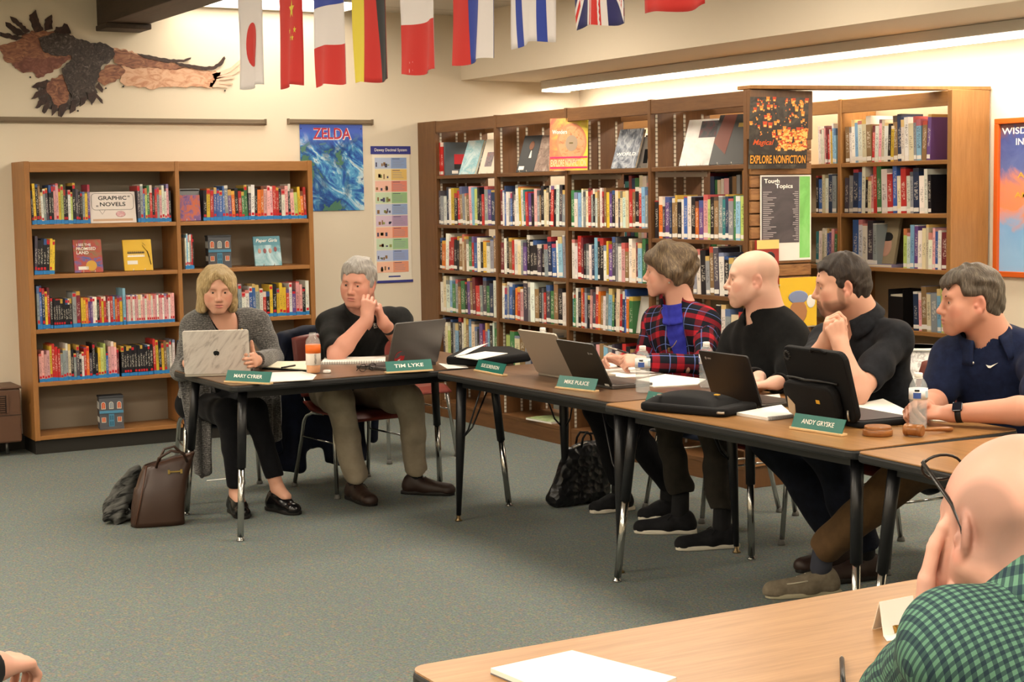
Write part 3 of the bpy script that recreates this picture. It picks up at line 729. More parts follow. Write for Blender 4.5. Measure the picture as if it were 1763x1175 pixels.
def sheet(pix, name, lab, cat, th=.002, z0=0., m=None, group=None, parent=None):
    """paper whose corners lie on the table top (z0 above it)"""
    P = [onz(u, v, TZ+z0) for u, v in pix]; c = sum(P, Vector())/len(P)
    b = MB().prism([(p.x-c.x, p.y-c.y) for p in P], .0008, th, 0)
    o = b.obj(name, m or M_PAPER, None); o.location = (c.x, c.y, TZ+z0); return tag(o, lab, cat, group)
def spiral(pix, lab, th=.009, side=(0, 1)):
    P = [onz(u, v, TZ) for u, v in pix]; c = sum(P, Vector())/4; c.z = TZ
    t = thing('spiral_notebook', lab, 'notebook', c)
    MB().prism([(p.x-c.x, p.y-c.y) for p in P], .0008, th, 0).obj('pages', M_PAPER, t)
    a, e = P[side[0]]-c, P[side[1]]-c; a.z = e.z = th*.5; b = MB(); n = 26; d = (e-a).normalized(); nr = d.cross(Vector((0, 0, 1)))
    for k in range(n):
        q = a+(e-a)*(k+.5)/n
        b.tube([q+nr*.006*math.cos(w)+Vector((0, 0, (th*.5+.003)*math.sin(w))) for w in [2*PI*i/8 for i in range(9)]], .0011, 4, caps=False)
    b.obj('spiral_binding', mat('wire', '#5a5a5c', .3, .8), t); return t
# back table
P = [onz(u, v, TZ) for u, v in ((454, 636), (540, 641), (548, 626), (470, 626))]
t = thing('portfolio', 'black portfolio with a cream pad between the woman and the orange drink', 'portfolio', sum(P, Vector())/4)
c = sum(P, Vector())/4
MB().prism([((p.x-c.x)*1.06, (p.y-c.y)*1.06) for p in P], .0008, .008, 0).obj('cover', M_BLKF, t)
MB().prism([((p.x-c.x)*.96, (p.y-c.y)*.96) for p in P], .008, .012, 0).obj('pad', M_PAPER2, t)
q0, q1 = onz(492, 631, TZ+.02), onz(503, 629, TZ+.02)
t = thing('pen', 'short black pen lying on the cream pad', 'pen', ((q0+q1)/2), along(q0, q1)); t.location.z = TZ+.0165
L = .13; MB().tube([(-L/2, 0, 0), (L/2-.012, 0, 0)], .0042, 8).obj('barrel', M_BLKP, t); MB().tube([(L/2-.012, 0, 0), (L/2, 0, 0)], [.0035, .0008], 8).obj('tip', M_SILV, t)
sheet([(465, 659), (538, 655), (545, 647), (520, 641), (468, 643)], 'paper_sheets', 'white sheets of paper in front of the orange drink', 'paper', .004)
spiral([(553, 628), (663, 626), (664, 618), (560, 619)], 'white spiral notebook under the grey-haired man\'s elbow', .012)
# folded eyeglasses on the back table
M_GLASSF = mat('spectacle_frame', '#1a1513', .3); M_LENS = mat('lens_glass', '#ffffff', .0, trans=1., ior=1.1)
def spectacles(name, lab, folded=True, w=.062, h=.040, M0=None):
    t = thing(name, lab, 'glasses')
    for s in (-1, 1):
        b = MB(); pts = [(s*.036+.026*math.cos(a)*(1 if True else 1), 0, .019+.018*math.sin(a)) for a in [2*PI*i/20 for i in range(21)]]
        b.tube(pts, .0018, 6, caps=False); rim = b.obj('rim', M_GLASSF, t)
        MB().prism([(s*.036+.0245*math.cos(2*PI*i/20), .019+.0165*math.sin(2*PI*i/20)) for i in range(20)], -.0006, .0006, 0, Matrix(((1, 0, 0, 0), (0, 0, -1, 0), (0, 1, 0, 0), (0, 0, 0, 1)))).obj('lens', M_LENS, rim)
        e = Vector((s*.066, 0, .026))
        if folded: pp = [Vector((s*.062, 0, .026)), e, e+Vector((0, .008, 0)), Vector((-s*.03, .016+.006*s, .022)), Vector((-s*.055, .02+.006*s, .006))]
        else: pp = [Vector((s*.062, 0, .026)), e+Vector((0, .004, 0)), e+Vector((s*.006, .095, .0)), e+Vector((s*.004, .125, -.012)), e+Vector((0, .145, -.036))]
        MB().tube(pp, .002 if folded else .0026, 6).obj('temple', M_GLASSF, t)
    MB().tube([(-.012, 0, .024), (0, -.002, .028), (.012, 0, .024)], .0017, 6).obj('bridge', M_GLASSF, t); return t
p = onz(633, 640, TZ); g = spectacles('eyeglasses', 'dark-rimmed eyeglasses lying folded beside the spiral notebook'); place(g, (p.x, p.y, TZ+.002), rad(25))
# second table
sheet([(770, 636), (806, 634), (800, 629), (755, 627)], 'paper_sheets', 'white sheets poking out from under the black portfolio near the corner', 'paper', .003)
P = [onz(u, v, TZ) for u, v in ((768, 629), (835, 633), (915, 623), (880, 610), (800, 612))]; c = sum(P, Vector())/len(P)
t = thing('portfolio', 'black zip portfolio with loose papers on top, beside the first water bottle', 'portfolio', c)
MB().prism([(p.x-c.x, p.y-c.y) for p in P], .0008, .045, 0).obj('case', M_BLKF, t, bevel=.014, seg=3)
P2 = [onz(u, v, TZ+.05) for u, v in ((785, 614), (822, 619), (874, 608), (835, 605))]
MB().prism([(p.x-c.x, p.y-c.y) for p in P2], .046, .049, 0).obj('paper', M_PAPER, t)
a, b_, c_, d_ = [onz(u, v, TZ+.05)-c for u, v in ((782, 614), (800, 611), (842, 602), (805, 606))]
mb = MB(); k = Vector((0, 0, .05-TZ*0))
mb.grid(lambda u, v: tuple((Vector((a.x, a.y, .05)).lerp(Vector((d_.x, d_.y, .065+.02*0)), u)).lerp(Vector((b_.x, b_.y, .05)).lerp(Vector((c_.x, c_.y, .085)), u), v)), 6, 4)
mb.obj('lifted_sheet', M_PAPER, t, solid=.0015)
spiral([(940, 632), (985, 631), (975, 618), (945, 620)], 'small spiral notebook behind the silver laptop', .012)
sheet([(1035, 643), (1103, 640), (1090, 625), (1032, 630)], 'paper_pad', 'pad of white paper under the plaid woman\'s hands', 'paper', .012)
sheet([(1045, 652), (1110, 650), (1142, 644), (1100, 638), (1040, 645)], 'paper_sheets', 'loose white sheets between the charcoal laptop and the plaid woman', 'paper', .004)
sheet([(1085, 658), (1125, 668), (1200, 664), (1215, 655), (1145, 646)], 'paper_sheets', 'white sheets beside the half-hidden water bottle', 'paper', .005)
# third table
spiral([(1268, 716), (1322, 725), (1366, 720), (1345, 702)], 'white spiral notebook between the pouch and the tablet case', .012, (1, 2))
sheet([(1312, 692), (1345, 690), (1342, 680), (1315, 682)], 'paper_sheets', 'white sheet behind the tablet case', 'paper', .004)
sheet([(1462, 702), (1560, 722), (1565, 712), (1520, 690)], 'paper_sheets', 'white sheets between the tablet case and the man in navy', 'paper', .008)
sheet([(1540, 722), (1635, 728), (1632, 720), (1560, 712)], 'paper_sheets', 'white sheet under the clasped hands of the man in navy', 'paper', .004)
M_GAV = wood('gavel_wood', '#7d4a22', '#a06a36', (3, 14, 14), 4, .3, .7)
p = onz(1511, 750, TZ)
t = thing('gavel_block', 'round wooden gavel block beside the name plate', 'gavel block', (p.x, p.y, TZ))
MB().lathe([(.05, .001), (.052, .004), (.052, .020), (.048, .024), (.046, .025), (.047, .028), (.045, .034), (.0, .034)][:7], 40).obj('block', M_GAV, t)
MB().lathe([(.0485, .0225), (.0488, .0235), (.0485, .0245)], 40).obj('groove', mat('groove_brown', '#4a2c18', .5), t)
p = onz(1573, 752, TZ); e = onz(1637, 744, TZ)
t = thing('gavel', 'wooden gavel lying on its side', 'gavel', (p.x, p.y, TZ+.0225), along(p, e))
Mx = Matrix.Rotation(PI/2, 4, 'X')
MB().lathe([(.018, -.034), (.0215, -.031), (.0215, -.02), (.019, -.018), (.0205, -.014), (.0205, .014), (.019, .018), (.0215, .02), (.0215, .031), (.018, .034)], 28, 0, Matrix.Rotation(rad(20), 4, 'Z') @ Mx).obj('head', M_GAV, t)
MB().tube([(.018, 0, 0), (.04, 0, -.002), (.075, 0, -.005), (.12, 0, -.007), (.165, 0, -.011), (.185, 0, -.013), (.19, 0, -.014)], [.006, .005, .0065, .0085, .0095, .008, .004], 14).obj('handle', M_GAV, t)
# nearest table
P = [onz(u, v, TZ) for u, v in ((845, 1162), (985, 1131), (1165, 1178), (1030, 1240))]; c = sum(P, Vector())/4; c.z = TZ
t = thing('notepad', 'thick white notepad at the near edge of the closest table', 'notepad', c)
MB().prism([(p.x-c.x, p.y-c.y) for p in P], .0008, .012, 0).obj('pages', M_PAPER, t)
MB().prism([((p.x-c.x)*1.004, (p.y-c.y)*1.004) for p in P], .0006, .003, 0).obj('backing_board', mat('grey_board', '#6b6b70', .7), t)
a, e = onz(1449, 1128, TZ+.06), onz(1452, 1185, TZ)
t = thing('pen', 'black pen in front of the bald man, standing at a slant', 'pen', e)
d = Vector((0.02, .13, .0))
q0 = onz(1452, 1190, TZ+.004); q1 = onz(1449, 1128, TZ+.004); t.location = q0; dd = q1-q0
MB().tube([(0, 0, .002), dd*.85+Vector((0, 0, .002))], .0045, 10).obj('barrel', M_BLKP, t); MB().tube([dd*.85+Vector((0, 0, .002)), dd*.95+Vector((0, 0, .001))], [.004, .001], 10).obj('tip', M_SILV, t)
t['label'] = 'black pen lying on the closest table'
P = [onz(u, v, TZ) for u, v in ((1521, 1098), (1537, 1103), (1578, 1100), (1578, 1086))]; c = sum(P, Vector())/4; c.z = TZ
t = thing('folded_card', 'white folded card standing on the closest table by the checked sleeve', 'card', c)
h = Vector((0, 0, .062)); A0, A1 = onz(1521, 1097, TZ)-c, onz(1579, 1085, TZ)-c; A0.z = A1.z = .001
A0s = Vector((A0.x, A0.y, .001)); 
b = MB(); n = Vector((.02, .055, 0))
b.quad(A0s+n*0, A1, A1+h+n*.35, A0s+h+n*.35); b.quad(A0s+h+n*.35, A1+h+n*.35, A1+n*.9, A0s+n*.9)
b.obj('card_fold', M_PAPER, t, solid=.0012)
MB().prism([(A0.x-.02, A0.y-.03), (A0.x+.05, A0.y-.035), (A0.x+.06, A0.y-.002), (A0.x, A0.y)], .0008, .002, 0).obj('base_sheet', M_PAPER, t)

q0, q1 = onz(1538, 1084, TZ+.01), onz(1566, 1072, TZ+.01)
t = thing('brass_pen', 'short brass pen lying against the folded white card', 'pen', (q0.x, q0.y, TZ+.009), along(q0, q1))
MB().tube([(0, 0, 0), (.028, 0, 0)], .0078, 12).obj('barrel', mat('polished_brass', '#b08a48', .25, .9), t); MB().tube([(.028, 0, 0), (.06, 0, 0)], .0065, 12).obj('cap', mat('polished_brass', '#b08a48', .25, .9), t)
# ---------------------------------------------------------------- soft-body modelling: smooth unions of round shapes, skinned into one mesh
V3 = lambda p: np.array(p, np.float32)
def unit(v): v = np.asarray(v, float); return v/np.linalg.norm(v)
class Soft:
    def __init__(s): s.ops = []; s.bones = []
    def cap(s, a, b, r1, r2=None, k=.02, sub=False, tag_=0):
        s.ops.append(('c', V3(a), V3(b), r1, r1 if r2 is None else r2, k, sub, tag_)); return s
    def chain(s, pts, rs, k=.02, sub=False):
        for i in range(len(pts)-1): s.cap(pts[i], pts[i+1], rs[i], rs[i+1], k, sub)
        return s
    def ell(s, c, r, R=None, k=.02, sub=False, tag_=0):
        s.ops.append(('e', V3(c), V3(r if hasattr(r, '__len__') else (r, r, r)), np.eye(3, dtype=np.float32) if R is None else np.asarray(R, np.float32), 0, k, sub, tag_)); return s
    def box(s, c, h, R=None, r=.01, k=.01, sub=False):
        s.ops.append(('b', V3(c), V3(h), np.eye(3, dtype=np.float32) if R is None else np.asarray(R, np.float32), r, k, sub, 0)); return s
    def half(s, p, n, k=.004):
        """keep only the side the normal points away from"""
        s.ops.append(('h', V3(p), V3(unit(n)), None, 0, k, True, 0)); return s
    def bounds(s, o):
        if o[0] == 'c': m = max(o[3], o[4]); return np.minimum(o[1], o[2])-m, np.maximum(o[1], o[2])+m
        if o[0] == 'h': return None
        e = np.abs(o[3]).T @ (o[2]+(o[4] if o[0] == 'b' else 0)); return o[1]-e, o[1]+e
    def build(s, res=.004, disp=None, clip=None):
        lo = np.min([s.bounds(o)[0] for o in s.ops if not o[6]], 0)-4*res; hi = np.max([s.bounds(o)[1] for o in s.ops if not o[6]], 0)+4*res
        if clip is not None: lo = np.maximum(lo, clip[0]); hi = np.minimum(hi, clip[1])
        n = np.ceil((hi-lo)/res).astype(int)+1
        ax = [(lo[i]+res*np.arange(n[i])).astype(np.float32) for i in range(3)]
        F = np.full(n, .08, np.float32)
        for o in s.ops:
            k = max(o[5], 1e-4)
            if o[0] == 'h': sl = tuple(slice(0, m) for m in n)
            else:
                bl, bh = s.bounds(o); mg = k+3*res
                i0 = np.clip(np.floor((bl-mg-lo)/res).astype(int), 0, n); i1 = np.clip(np.ceil((bh+mg-lo)/res).astype(int)+1, 0, n)
                if np.any(i1 <= i0): continue
                sl = tuple(slice(a, b) for a, b in zip(i0, i1))
            X = ax[0][sl[0]][:, None, None]; Y = ax[1][sl[1]][None, :, None]; Z = ax[2][sl[2]][None, None, :]
            if o[0] == 'c':
                a, b = o[1], o[2]; d = b-a; L = float(d @ d)+1e-9
                t = np.clip(((X-a[0])*d[0]+(Y-a[1])*d[1]+(Z-a[2])*d[2])/L, 0, 1)
                D = np.sqrt((X-a[0]-t*d[0])**2+(Y-a[1]-t*d[1])**2+(Z-a[2]-t*d[2])**2)-(o[3]+(o[4]-o[3])*t)
            elif o[0] == 'h':
                D = -((X-o[1][0])*o[2][0]+(Y-o[1][1])*o[2][1]+(Z-o[1][2])*o[2][2]) + 0*F
            else:
                R = o[3]; q = [(X-o[1][0])*R[i, 0]+(Y-o[1][1])*R[i, 1]+(Z-o[1][2])*R[i, 2] for i in range(3)]; h = o[2]
                if o[0] == 'e':
                    k0 = np.sqrt((q[0]/h[0])**2+(q[1]/h[1])**2+(q[2]/h[2])**2); k1 = np.sqrt((q[0]/h[0]**2)**2+(q[1]/h[1]**2)**2+(q[2]/h[2]**2)**2)+1e-6
                    D = k0*(k0-1)/k1
                else:
                    q = [np.abs(q[i])-h[i] for i in range(3)]
                    D = np.sqrt(np.maximum(q[0], 0)**2+np.maximum(q[1], 0)**2+np.maximum(q[2], 0)**2)+np.minimum(np.maximum(np.maximum(q[0], q[1]), q[2]), 0)-o[4]
            A = F[sl]
            if o[6]: D = -D; hh = np.maximum(k-np.abs(A-D), 0)/k; F[sl] = np.maximum(A, D)+hh*hh*k*.25
            else: hh = np.maximum(k-np.abs(A-D), 0)/k; F[sl] = np.minimum(A, D)-hh*hh*k*.25
        if disp is not None:
            idx = np.argwhere(np.abs(F) < .03); P = lo+idx*res
            F[tuple(idx.T)] += disp(P).astype(np.float32)
        return nets(F, lo, res)
def nets(F, lo, res):
    I = F < 0
    m = np.zeros(tuple(np.array(F.shape)-1), np.uint8)
    for a in (0, 1):
        for b in (0, 1):
            for c in (0, 1): m += I[a:F.shape[0]-1+a, b:F.shape[1]-1+b, c:F.shape[2]-1+c]
    act = np.argwhere((m > 0) & (m < 8)); N = len(act)
    idm = np.full(m.shape, -1, np.int32); idm[tuple(act.T)] = np.arange(N)
    cs = np.array([(a, b, c) for a in (0, 1) for b in (0, 1) for c in (0, 1)])
    val = np.stack([F[act[:, 0]+c[0], act[:, 1]+c[1], act[:, 2]+c[2]] for c in cs], 1)
    acc = np.zeros((N, 3)); cnt = np.zeros(N)
    for i in range(8):
        for j in range(i+1, 8):
            if np.abs(cs[i]-cs[j]).sum() != 1: continue
            x = (val[:, i] < 0) != (val[:, j] < 0); t = val[:, i]/(val[:, i]-val[:, j]+1e-12)
            acc[x] += (cs[i]+(cs[j]-cs[i])*t[:, None])[x]; cnt[x] += 1
    Vt = lo+(act+acc/cnt[:, None])*res
    Q = []
    for axn in range(3):
        o1, o2 = [(1, 2), (2, 0), (0, 1)][axn]
        a = [slice(None)]*3; b = [slice(None)]*3; a[axn] = slice(0, -1); b[axn] = slice(1, None)
        ch = np.argwhere(I[tuple(a)] != I[tuple(b)])
        ch = ch[(ch[:, o1] > 0) & (ch[:, o2] > 0) & (ch[:, o1] < F.shape[o1]-1) & (ch[:, o2] < F.shape[o2]-1)]
        if not len(ch): continue
        flip = I[tuple(ch.T)]
        def cell(d1, d2): c = ch.copy(); c[:, o1] -= d1; c[:, o2] -= d2; return idm[tuple(c.T)]
        q = np.stack([cell(1, 1), cell(0, 1), cell(0, 0), cell(1, 0)], 1)
        q[~flip] = q[~flip][:, ::-1]; Q.append(q)
    Q = np.concatenate(Q); Q = Q[(Q >= 0).all(1)]
    # drop crumbs cut loose from the main body
    lab = np.arange(N)
    for _ in range(400):
        m4 = lab[Q].min(1); new = lab.copy()
        for i in range(4): np.minimum.at(new, Q[:, i], m4)
        new = new[new]
        if (new == lab).all(): break
        lab = new
    cnt_ = np.bincount(lab, minlength=N); good = cnt_[lab] > max(60, .01*N)
    Q = Q[good[Q].all(1)]; remap = np.cumsum(good)-1; Q = remap[Q]; Vt = Vt[good]
    # light smoothing keeps the skin free of grid steps
    for w in (.5,):
        s = np.zeros_like(Vt); c = np.zeros(len(Vt))
        for i in range(4):
            for j in (1, 3): np.add.at(s, Q[:, i], Vt[Q[:, (i+j) % 4]]); np.add.at(c, Q[:, i], 1)
        Vt = Vt*(1-w)+w*s/np.maximum(c, 1)[:, None]
    return Vt, Q
def soft_obj(name, VQ, m, parent=None, origin=(0, 0, 0), col=None, buv=None):
    Vt, Q = VQ; Vt = Vt-np.asarray(origin)
    me = bpy.data.meshes.new(name); me.vertices.add(len(Vt)); me.vertices.foreach_set('co', Vt.astype(np.float32).ravel())
    me.loops.add(len(Q)*4); me.loops.foreach_set('vertex_index', Q.astype(np.int32).ravel())
    me.polygons.add(len(Q)); me.polygons.foreach_set('loop_start', np.arange(len(Q), dtype=np.int32)*4)
    me.polygons.foreach_set('use_smooth', np.ones(len(Q), bool))
    me.update(calc_edges=True); me.validate()
    me.materials.append(m)
    if col is not None:
        a = me.color_attributes.new('Col', 'FLOAT_COLOR', 'POINT'); a.data.foreach_set('color', np.concatenate([col, np.ones((len(col), 1))], 1).astype(np.float32).ravel())
    if buv is not None:
        a = me.attributes.new('buv', 'FLOAT_VECTOR', 'POINT'); a.data.foreach_set('vector', buv.astype(np.float32).ravel())
    o = bpy.data.objects.new(name, me); COL.objects.link(o)
    if parent is not None: o.parent = parent
    return o
def bone_uv(P, bones, planar=False):
    """cloth coordinates: along and round the nearest bone"""
    best = np.full(len(P), 1e9); out = np.zeros((len(P), 3))
    for i, (a, b, r, ref, off) in enumerate(bones):
        a, b = np.asarray(a, float), np.asarray(b, float); d = b-a; L = np.linalg.norm(d); d = d/L
        t = (P-a) @ d; tc = np.clip(t, 0, L); q = P-a-tc[:, None]*d; dist = np.linalg.norm(q, axis=1)/r
        e = unit(np.asarray(ref)-np.dot(ref, d)*d); f = np.cross(d, e)
        ang = np.arctan2(q @ f, q @ e); w = dist < best; best[w] = dist[w]
        u_, v_ = (q @ f+i*.031, t-q @ e+off) if planar or i == 0 else (ang*r, t+off)
        out[w] = np.stack([u_, v_, np.full(len(P), float(i))], 1)[w]
    return out
_rs = np.random.RandomState(3)
_WD = [(unit(_rs.randn(3)), _rs.uniform(0, 6.28)) for _ in range(24)]
def wrinkle(amp, freq, seed=0, n=6):
    def f(P):
        w = np.zeros(len(P)); warp = np.stack([np.sin(P @ _WD[(seed+i) % 24][0]*freq*.45+_WD[(seed+i) % 24][1]) for i in range(3)], 1)*.03
        for i in range(n):
            d, ph = _WD[(seed*5+i*3+4) % 24]; w += np.sin((P+warp) @ d*freq*(.7+.22*i)+ph)/(1+.35*i)
        return amp*w
    return f

# ---------------------------------------------------------------- cloth, skin and hair materials
m, t = nmat('skin', .5, .4); n = t.n('ShaderNodeVertexColor'); n.layer_name = 'Col'
nz = t.noise(t.coord('Object'), 60, 3, .6); t.base(t.mix(t.math('MULTIPLY', nz.outputs['Fac'], .10), n.outputs['Color'], '#c07a66'))
t.b.inputs['Subsurface Weight'].default_value = .08; t.b.inputs['Subsurface Radius'].default_value = (.008, .004, .002)
t.bump(t.noise(t.coord('Object'), 300, 2).outputs['Fac'], .05, .001); M_SKIN = m
def cloth(name, c1, c2=None, rough=.85, freq=40, fine=700, bump=.15, sheen=.03):
    if name in MATS: return MATS[name]
    m, t = nmat(name, rough, .15, sheen=sheen); n = t.noise(t.coord('Object'), freq, 3, .6)
    t.base(t.ramp(n.outputs['Fac'], [(.3, c1), (.7, c2 or c1)])); t.bump(t.noise(t.coord('Object'), fine, 2, .6).outputs['Fac'], bump, .002); return m
def hair_mat(name, dark, mid, light):
    m, t = nmat(name, .42, .45); a = t.n('ShaderNodeAttribute'); a.attribute_name = 'buv'
    mp = t.n('ShaderNodeMapping'); mp.inputs['Scale'].default_value = (34, 5, 1); t.l(a.outputs['Vector'], mp.inputs['Vector'])
    n = t.noise(mp.outputs['Vector'], 1, 4, .7, .8)
    mp2 = t.n('ShaderNodeMapping'); mp2.inputs['Scale'].default_value = (9, 3, 1); t.l(a.outputs['Vector'], mp2.inputs['Vector']); n2 = t.noise(mp2.outputs['Vector'], 1, 2, .6, .5)
    f = t.math('ADD', t.math('MULTIPLY', n.outputs['Fac'], .6), t.math('MULTIPLY', n2.outputs['Fac'], .4))
    t.base(t.ramp(f, [(.32, dark), (.5, mid), (.66, light)])); t.bump(n.outputs['Fac'], .8, .006); return m
def plaid_nodes(t, period):
    a = t.n('ShaderNodeAttribute'); a.attribute_name = 'buv'; s = t.sep(a.outputs['Vector'])
    return [t.math('FRACT', t.math('ADD', t.math('DIVIDE', s[i], period), 10.13+i*.31)) for i in (0, 1)]
def band(t, f, lo, hi): return t.math('MULTIPLY', t.math('GREATER_THAN', f, lo), t.math('LESS_THAN', f, hi))
m, t = nmat('tartan_wool', .9, .2)
fu, fv = plaid_nodes(t, .118); c = '#14161f'
c = t.mix(t.math('MULTIPLY', band(t, fu, .10, .34), .36), c, '#8d1f2c'); 
c = t.mix(t.math('MULTIPLY', band(t, fv, .10, .40), .55), c, '#a81f2d')
c = t.mix(t.math('MULTIPLY', t.math('MULTIPLY', band(t, fu, .10, .34), band(t, fv, .10, .40)), .9), c, '#c0222e')
st = t.math('GREATER_THAN', t.math('FRACT', t.math('MULTIPLY', fv, 22.0)), .72); c = t.mix(t.math('MULTIPLY', t.math('MULTIPLY', st, band(t, fv, .10, .42)), .75), c, '#2a1420')
for f in (fu, fv): c = t.mix(t.math('MULTIPLY', band(t, f, .665, .70), .85), c, '#6478b8')
t.base(c); t.bump(t.noise(t.coord('Object'), 600, 2).outputs['Fac'], .2, .002); M_TARTAN = m
m, t = nmat('gingham_cotton', .85, .2)
fu, fv = plaid_nodes(t, .0125); gu, gv = t.math('LESS_THAN', fu, .48), t.math('LESS_THAN', fv, .48)
c = t.mix(t.math('MULTIPLY', gu, .66), '#5f8872', '#18203a'); c = t.mix(t.math('MULTIPLY', gv, .66), c, '#18203a')
t.base(c); t.bump(t.noise(t.coord('Object'), 500, 2).outputs['Fac'], .15, .002); M_GING = m
m, t = nmat('ribbed_knit', .95, .1, sheen=.3)
v = t.coord('Object'); w = t.n('ShaderNodeTexWave'); w.inputs['Scale'].default_value = 34; w.inputs['Distortion'].default_value = 7; w.inputs['Detail'].default_value = 2; w.bands_direction = 'Z'; t.l(v, w.inputs['Vector'])
n = t.noise(v, 120, 3, .7); f = t.math('ADD', t.math('MULTIPLY', w.outputs['Fac'], .16), t.math('MULTIPLY', n.outputs['Fac'], .84))
t.base(t.ramp(f, [(.3, '#2f2e2e'), (.52, '#575553'), (.72, '#8b8884')])); t.bump(n.outputs['Fac'], .6, .006); M_KNIT = m

# ---------------------------------------------------------------- figures
def head_R(fwd, up):
    f = unit(fwd); u = np.asarray(up, float); u = unit(u-np.dot(u, f)*f); r = np.cross(f, u)
    return np.stack([r, f, u])      # rows: x = wearer's right, y = forward, z = up
class Figure:
    """one person: continuous skin mesh on top, clothing and hair as children"""
    def __init__(s, label, base, skin, H, fwd, up=(0, 0, 1), hs=1., wide=1., jaw=1., age=0.):
        s.label, s.base, s.c0, s.hs = label, np.array(base, float), np.array(hexc(skin)), hs
        s.H = np.array(H, float); s.R = head_R(fwd, up); s.sk = Soft(); s.paint = []; s.eyes = []
        s.wide, s.jaw, s.age = wide, jaw, age
    def hp(s, p): return s.H+s.R.T @ (np.array(p, float)*s.hs*np.array([s.wide, 1, 1]))
    def head(s, N, neck=.058):
        h, k, S = s.hp, s.hs, s.sk; R = s.R; w = s.wide
        N = np.array(N, float); s.N = N
        S.cap(h((0, -.028, -.055)), N, neck*k, neck*1.08, .03)
        S.cap(h((0, -.035, -.03)), N+s.R.T @ np.array((0, -.03, 0)), neck*.95*k, neck*1.1, .03)
        S.ell(h((0, -.014, .034)), np.array((.077*w, .098, .087))*k, R, .02)
        S.ell(h((0, .024, .02)), np.array((.068*w, .068, .075))*k, R, .03)
        S.ell(h((0, .034, -.035)), np.array((.060*w, .058, .068))*k, R, .03)
        for sx in (-1, 1):
            S.cap(h((sx*.056*s.jaw, -.004, -.040)), h((sx*.022*s.jaw, .068, -.095)), .021*k, .018*k, .03)
            S.ell(h((sx*.046, .058, -.022)), .026*k, None, .03); S.ell(h((sx*.038, .056, -.058)), .027*k, None, .03)
        S.cap(h((-.012*s.jaw, .078, -.098)), h((.012*s.jaw, .078, -.098)), .018*k, .018*k, .025)
        S.cap(h((-.036, .079, .026)), h((.036, .079, .026)), .013*k, .013*k, .02)
        for sx in (-1, 1):
            S.ell(h((sx*.034, .101, .006)), np.array((.018, .018, .013))*k, R, .016, True)
            S.ell(h((sx*.033, .0755, .005)), .0148*k, None, .006)
            S.ell(h((sx*.033, .091, .0035)), np.array((.0122, .010, .0034))*k, R, .002, True)
        S.cap(h((0, .089, .016)), h((0, .110, -.024)), .0075*k, .0105*k, .012)
        S.ell(h((0, .1125, -.030)), np.array((.0118, .0125, .0105))*k, R, .008)
        for sx in (-1, 1):
            S.ell(h((sx*.0125, .101, -.034)), np.array((.0085, .011, .0085))*k, R, .007)
            S.ell(h((sx*.007, .110, -.041)), np.array((.0035, .005, .003))*k, R, .002, True)
        S.ell(h((0, .086, -.062)), np.array((.03, .018, .024))*k, R, .02)
        S.ell(h((0, .1000, -.0605)), np.array((.022, .0075, .0055))*k, R, .005)
        S.ell(h((0, .0985, -.0715)), np.array((.019, .0075, .0062))*k, R, .005)
        S.cap(h((-.024, .104, -.0655)), h((.024, .104, -.0655)), .0022*k, .0022*k, .003, True)
        for sx in (-1, 1):
            Re = np.stack([unit(R[0]*1+R[1]*.45*sx), unit(R[1]-R[0]*.45*sx), R[2]])
            S.ell(h((sx*.0775, -.014, -.006)), np.array((.0078, .0185, .029))*k, Re, .006)
            S.ell(h((sx*.0835, -.010, -.004)), np.array((.0055, .0105, .019))*k, Re, .004, True)
            S.ell(h((sx*.0765, .002, -.012)), np.array((.006, .006, .009))*k, Re, .004)
            S.ell(h((sx*.0775, -.006, -.033)), np.array((.007, .010, .011))*k, Re, .006)
        s.paint += [(h((0, .101, -.0605)), np.array((.021, .016, .0055))*k, '#a8605a', .9), (h((0, .100, -.0715)), np.array((.019, .016, .006))*k, '#b06a62', .9)]
        s.paint += [(h((sx*.05, .07, -.03)), np.array((.028, .03, .026))*k, '#cf8573', .35) for sx in (-1, 1)]
        s.paint += [(h((0, .115, -.03)), np.array((.016, .016, .014))*k, '#cf8573', .2)]
        s.paint += [(h((sx*.084, -.01, -.005)), np.array((.02, .026, .036))*k, '#cc7a6a', .4) for sx in (-1, 1)]
        s.eyes = [h((sx*.033, .0755, .005)) for sx in (-1, 1)]
    def hand(s, W, d, n, side, curl=(20, 25, 15), thumb=None, sc=1., spread=1., E=None, tcurl=0.):
        """side +1 right, -1 left; d: along the palm, n: back of the hand"""
        x = unit(d); z = unit(np.asarray(n, float)-np.dot(n, x)*x); y = np.cross(z, x)*side; W = np.asarray(W, float); S = s.sk
        L = lambda px, py, pz: W+sc*(x*px+y*py+z*pz)
        S.cap(W-x*.01, L(.02, 0, 0), .026*sc, .026*sc, .02)
        cl = curl if hasattr(curl[0], '__len__') else (curl,)*4
        for i, (ky, kx, ls) in enumerate(((.030, .088, (.044, .027, .021)), (.010, .092, (.048, .031, .022)), (-.0105, .087, (.044, .029, .021)), (-.029, .079, (.034, .021, .019)))):
            kn = L(kx, ky, 0); S.cap(L(.012, ky*.55, -.002), kn, .0135*sc, .0112*sc, .014)
            a = 0; p = kn; fr = (-.03, 0, .03, .075)[i]
            for j in range(3):
                a += rad(cl[i][j]); dirv = (x*math.cos(a)-z*math.sin(a))+y*(.07-.05*i)*spread*(1 if j == 0 else .5)
                q = p+unit(dirv)*ls[j]*sc; rr = (.0098, .0090, .0080, .0072)
                S.cap(p, q, rr[j]*sc*(.93 if i == 3 else 1), rr[j+1]*sc*(.93 if i == 3 else 1), .0035); p = q
        S.cap(L(.03, .012, -.012), L(.06, .02, -.012), .014*sc, .012*sc, .014)
        tp = thumb or ((.022, .022, -.008), (.058, .048, -.022), (.090, .056, -.030), (.114, .052, -.036))
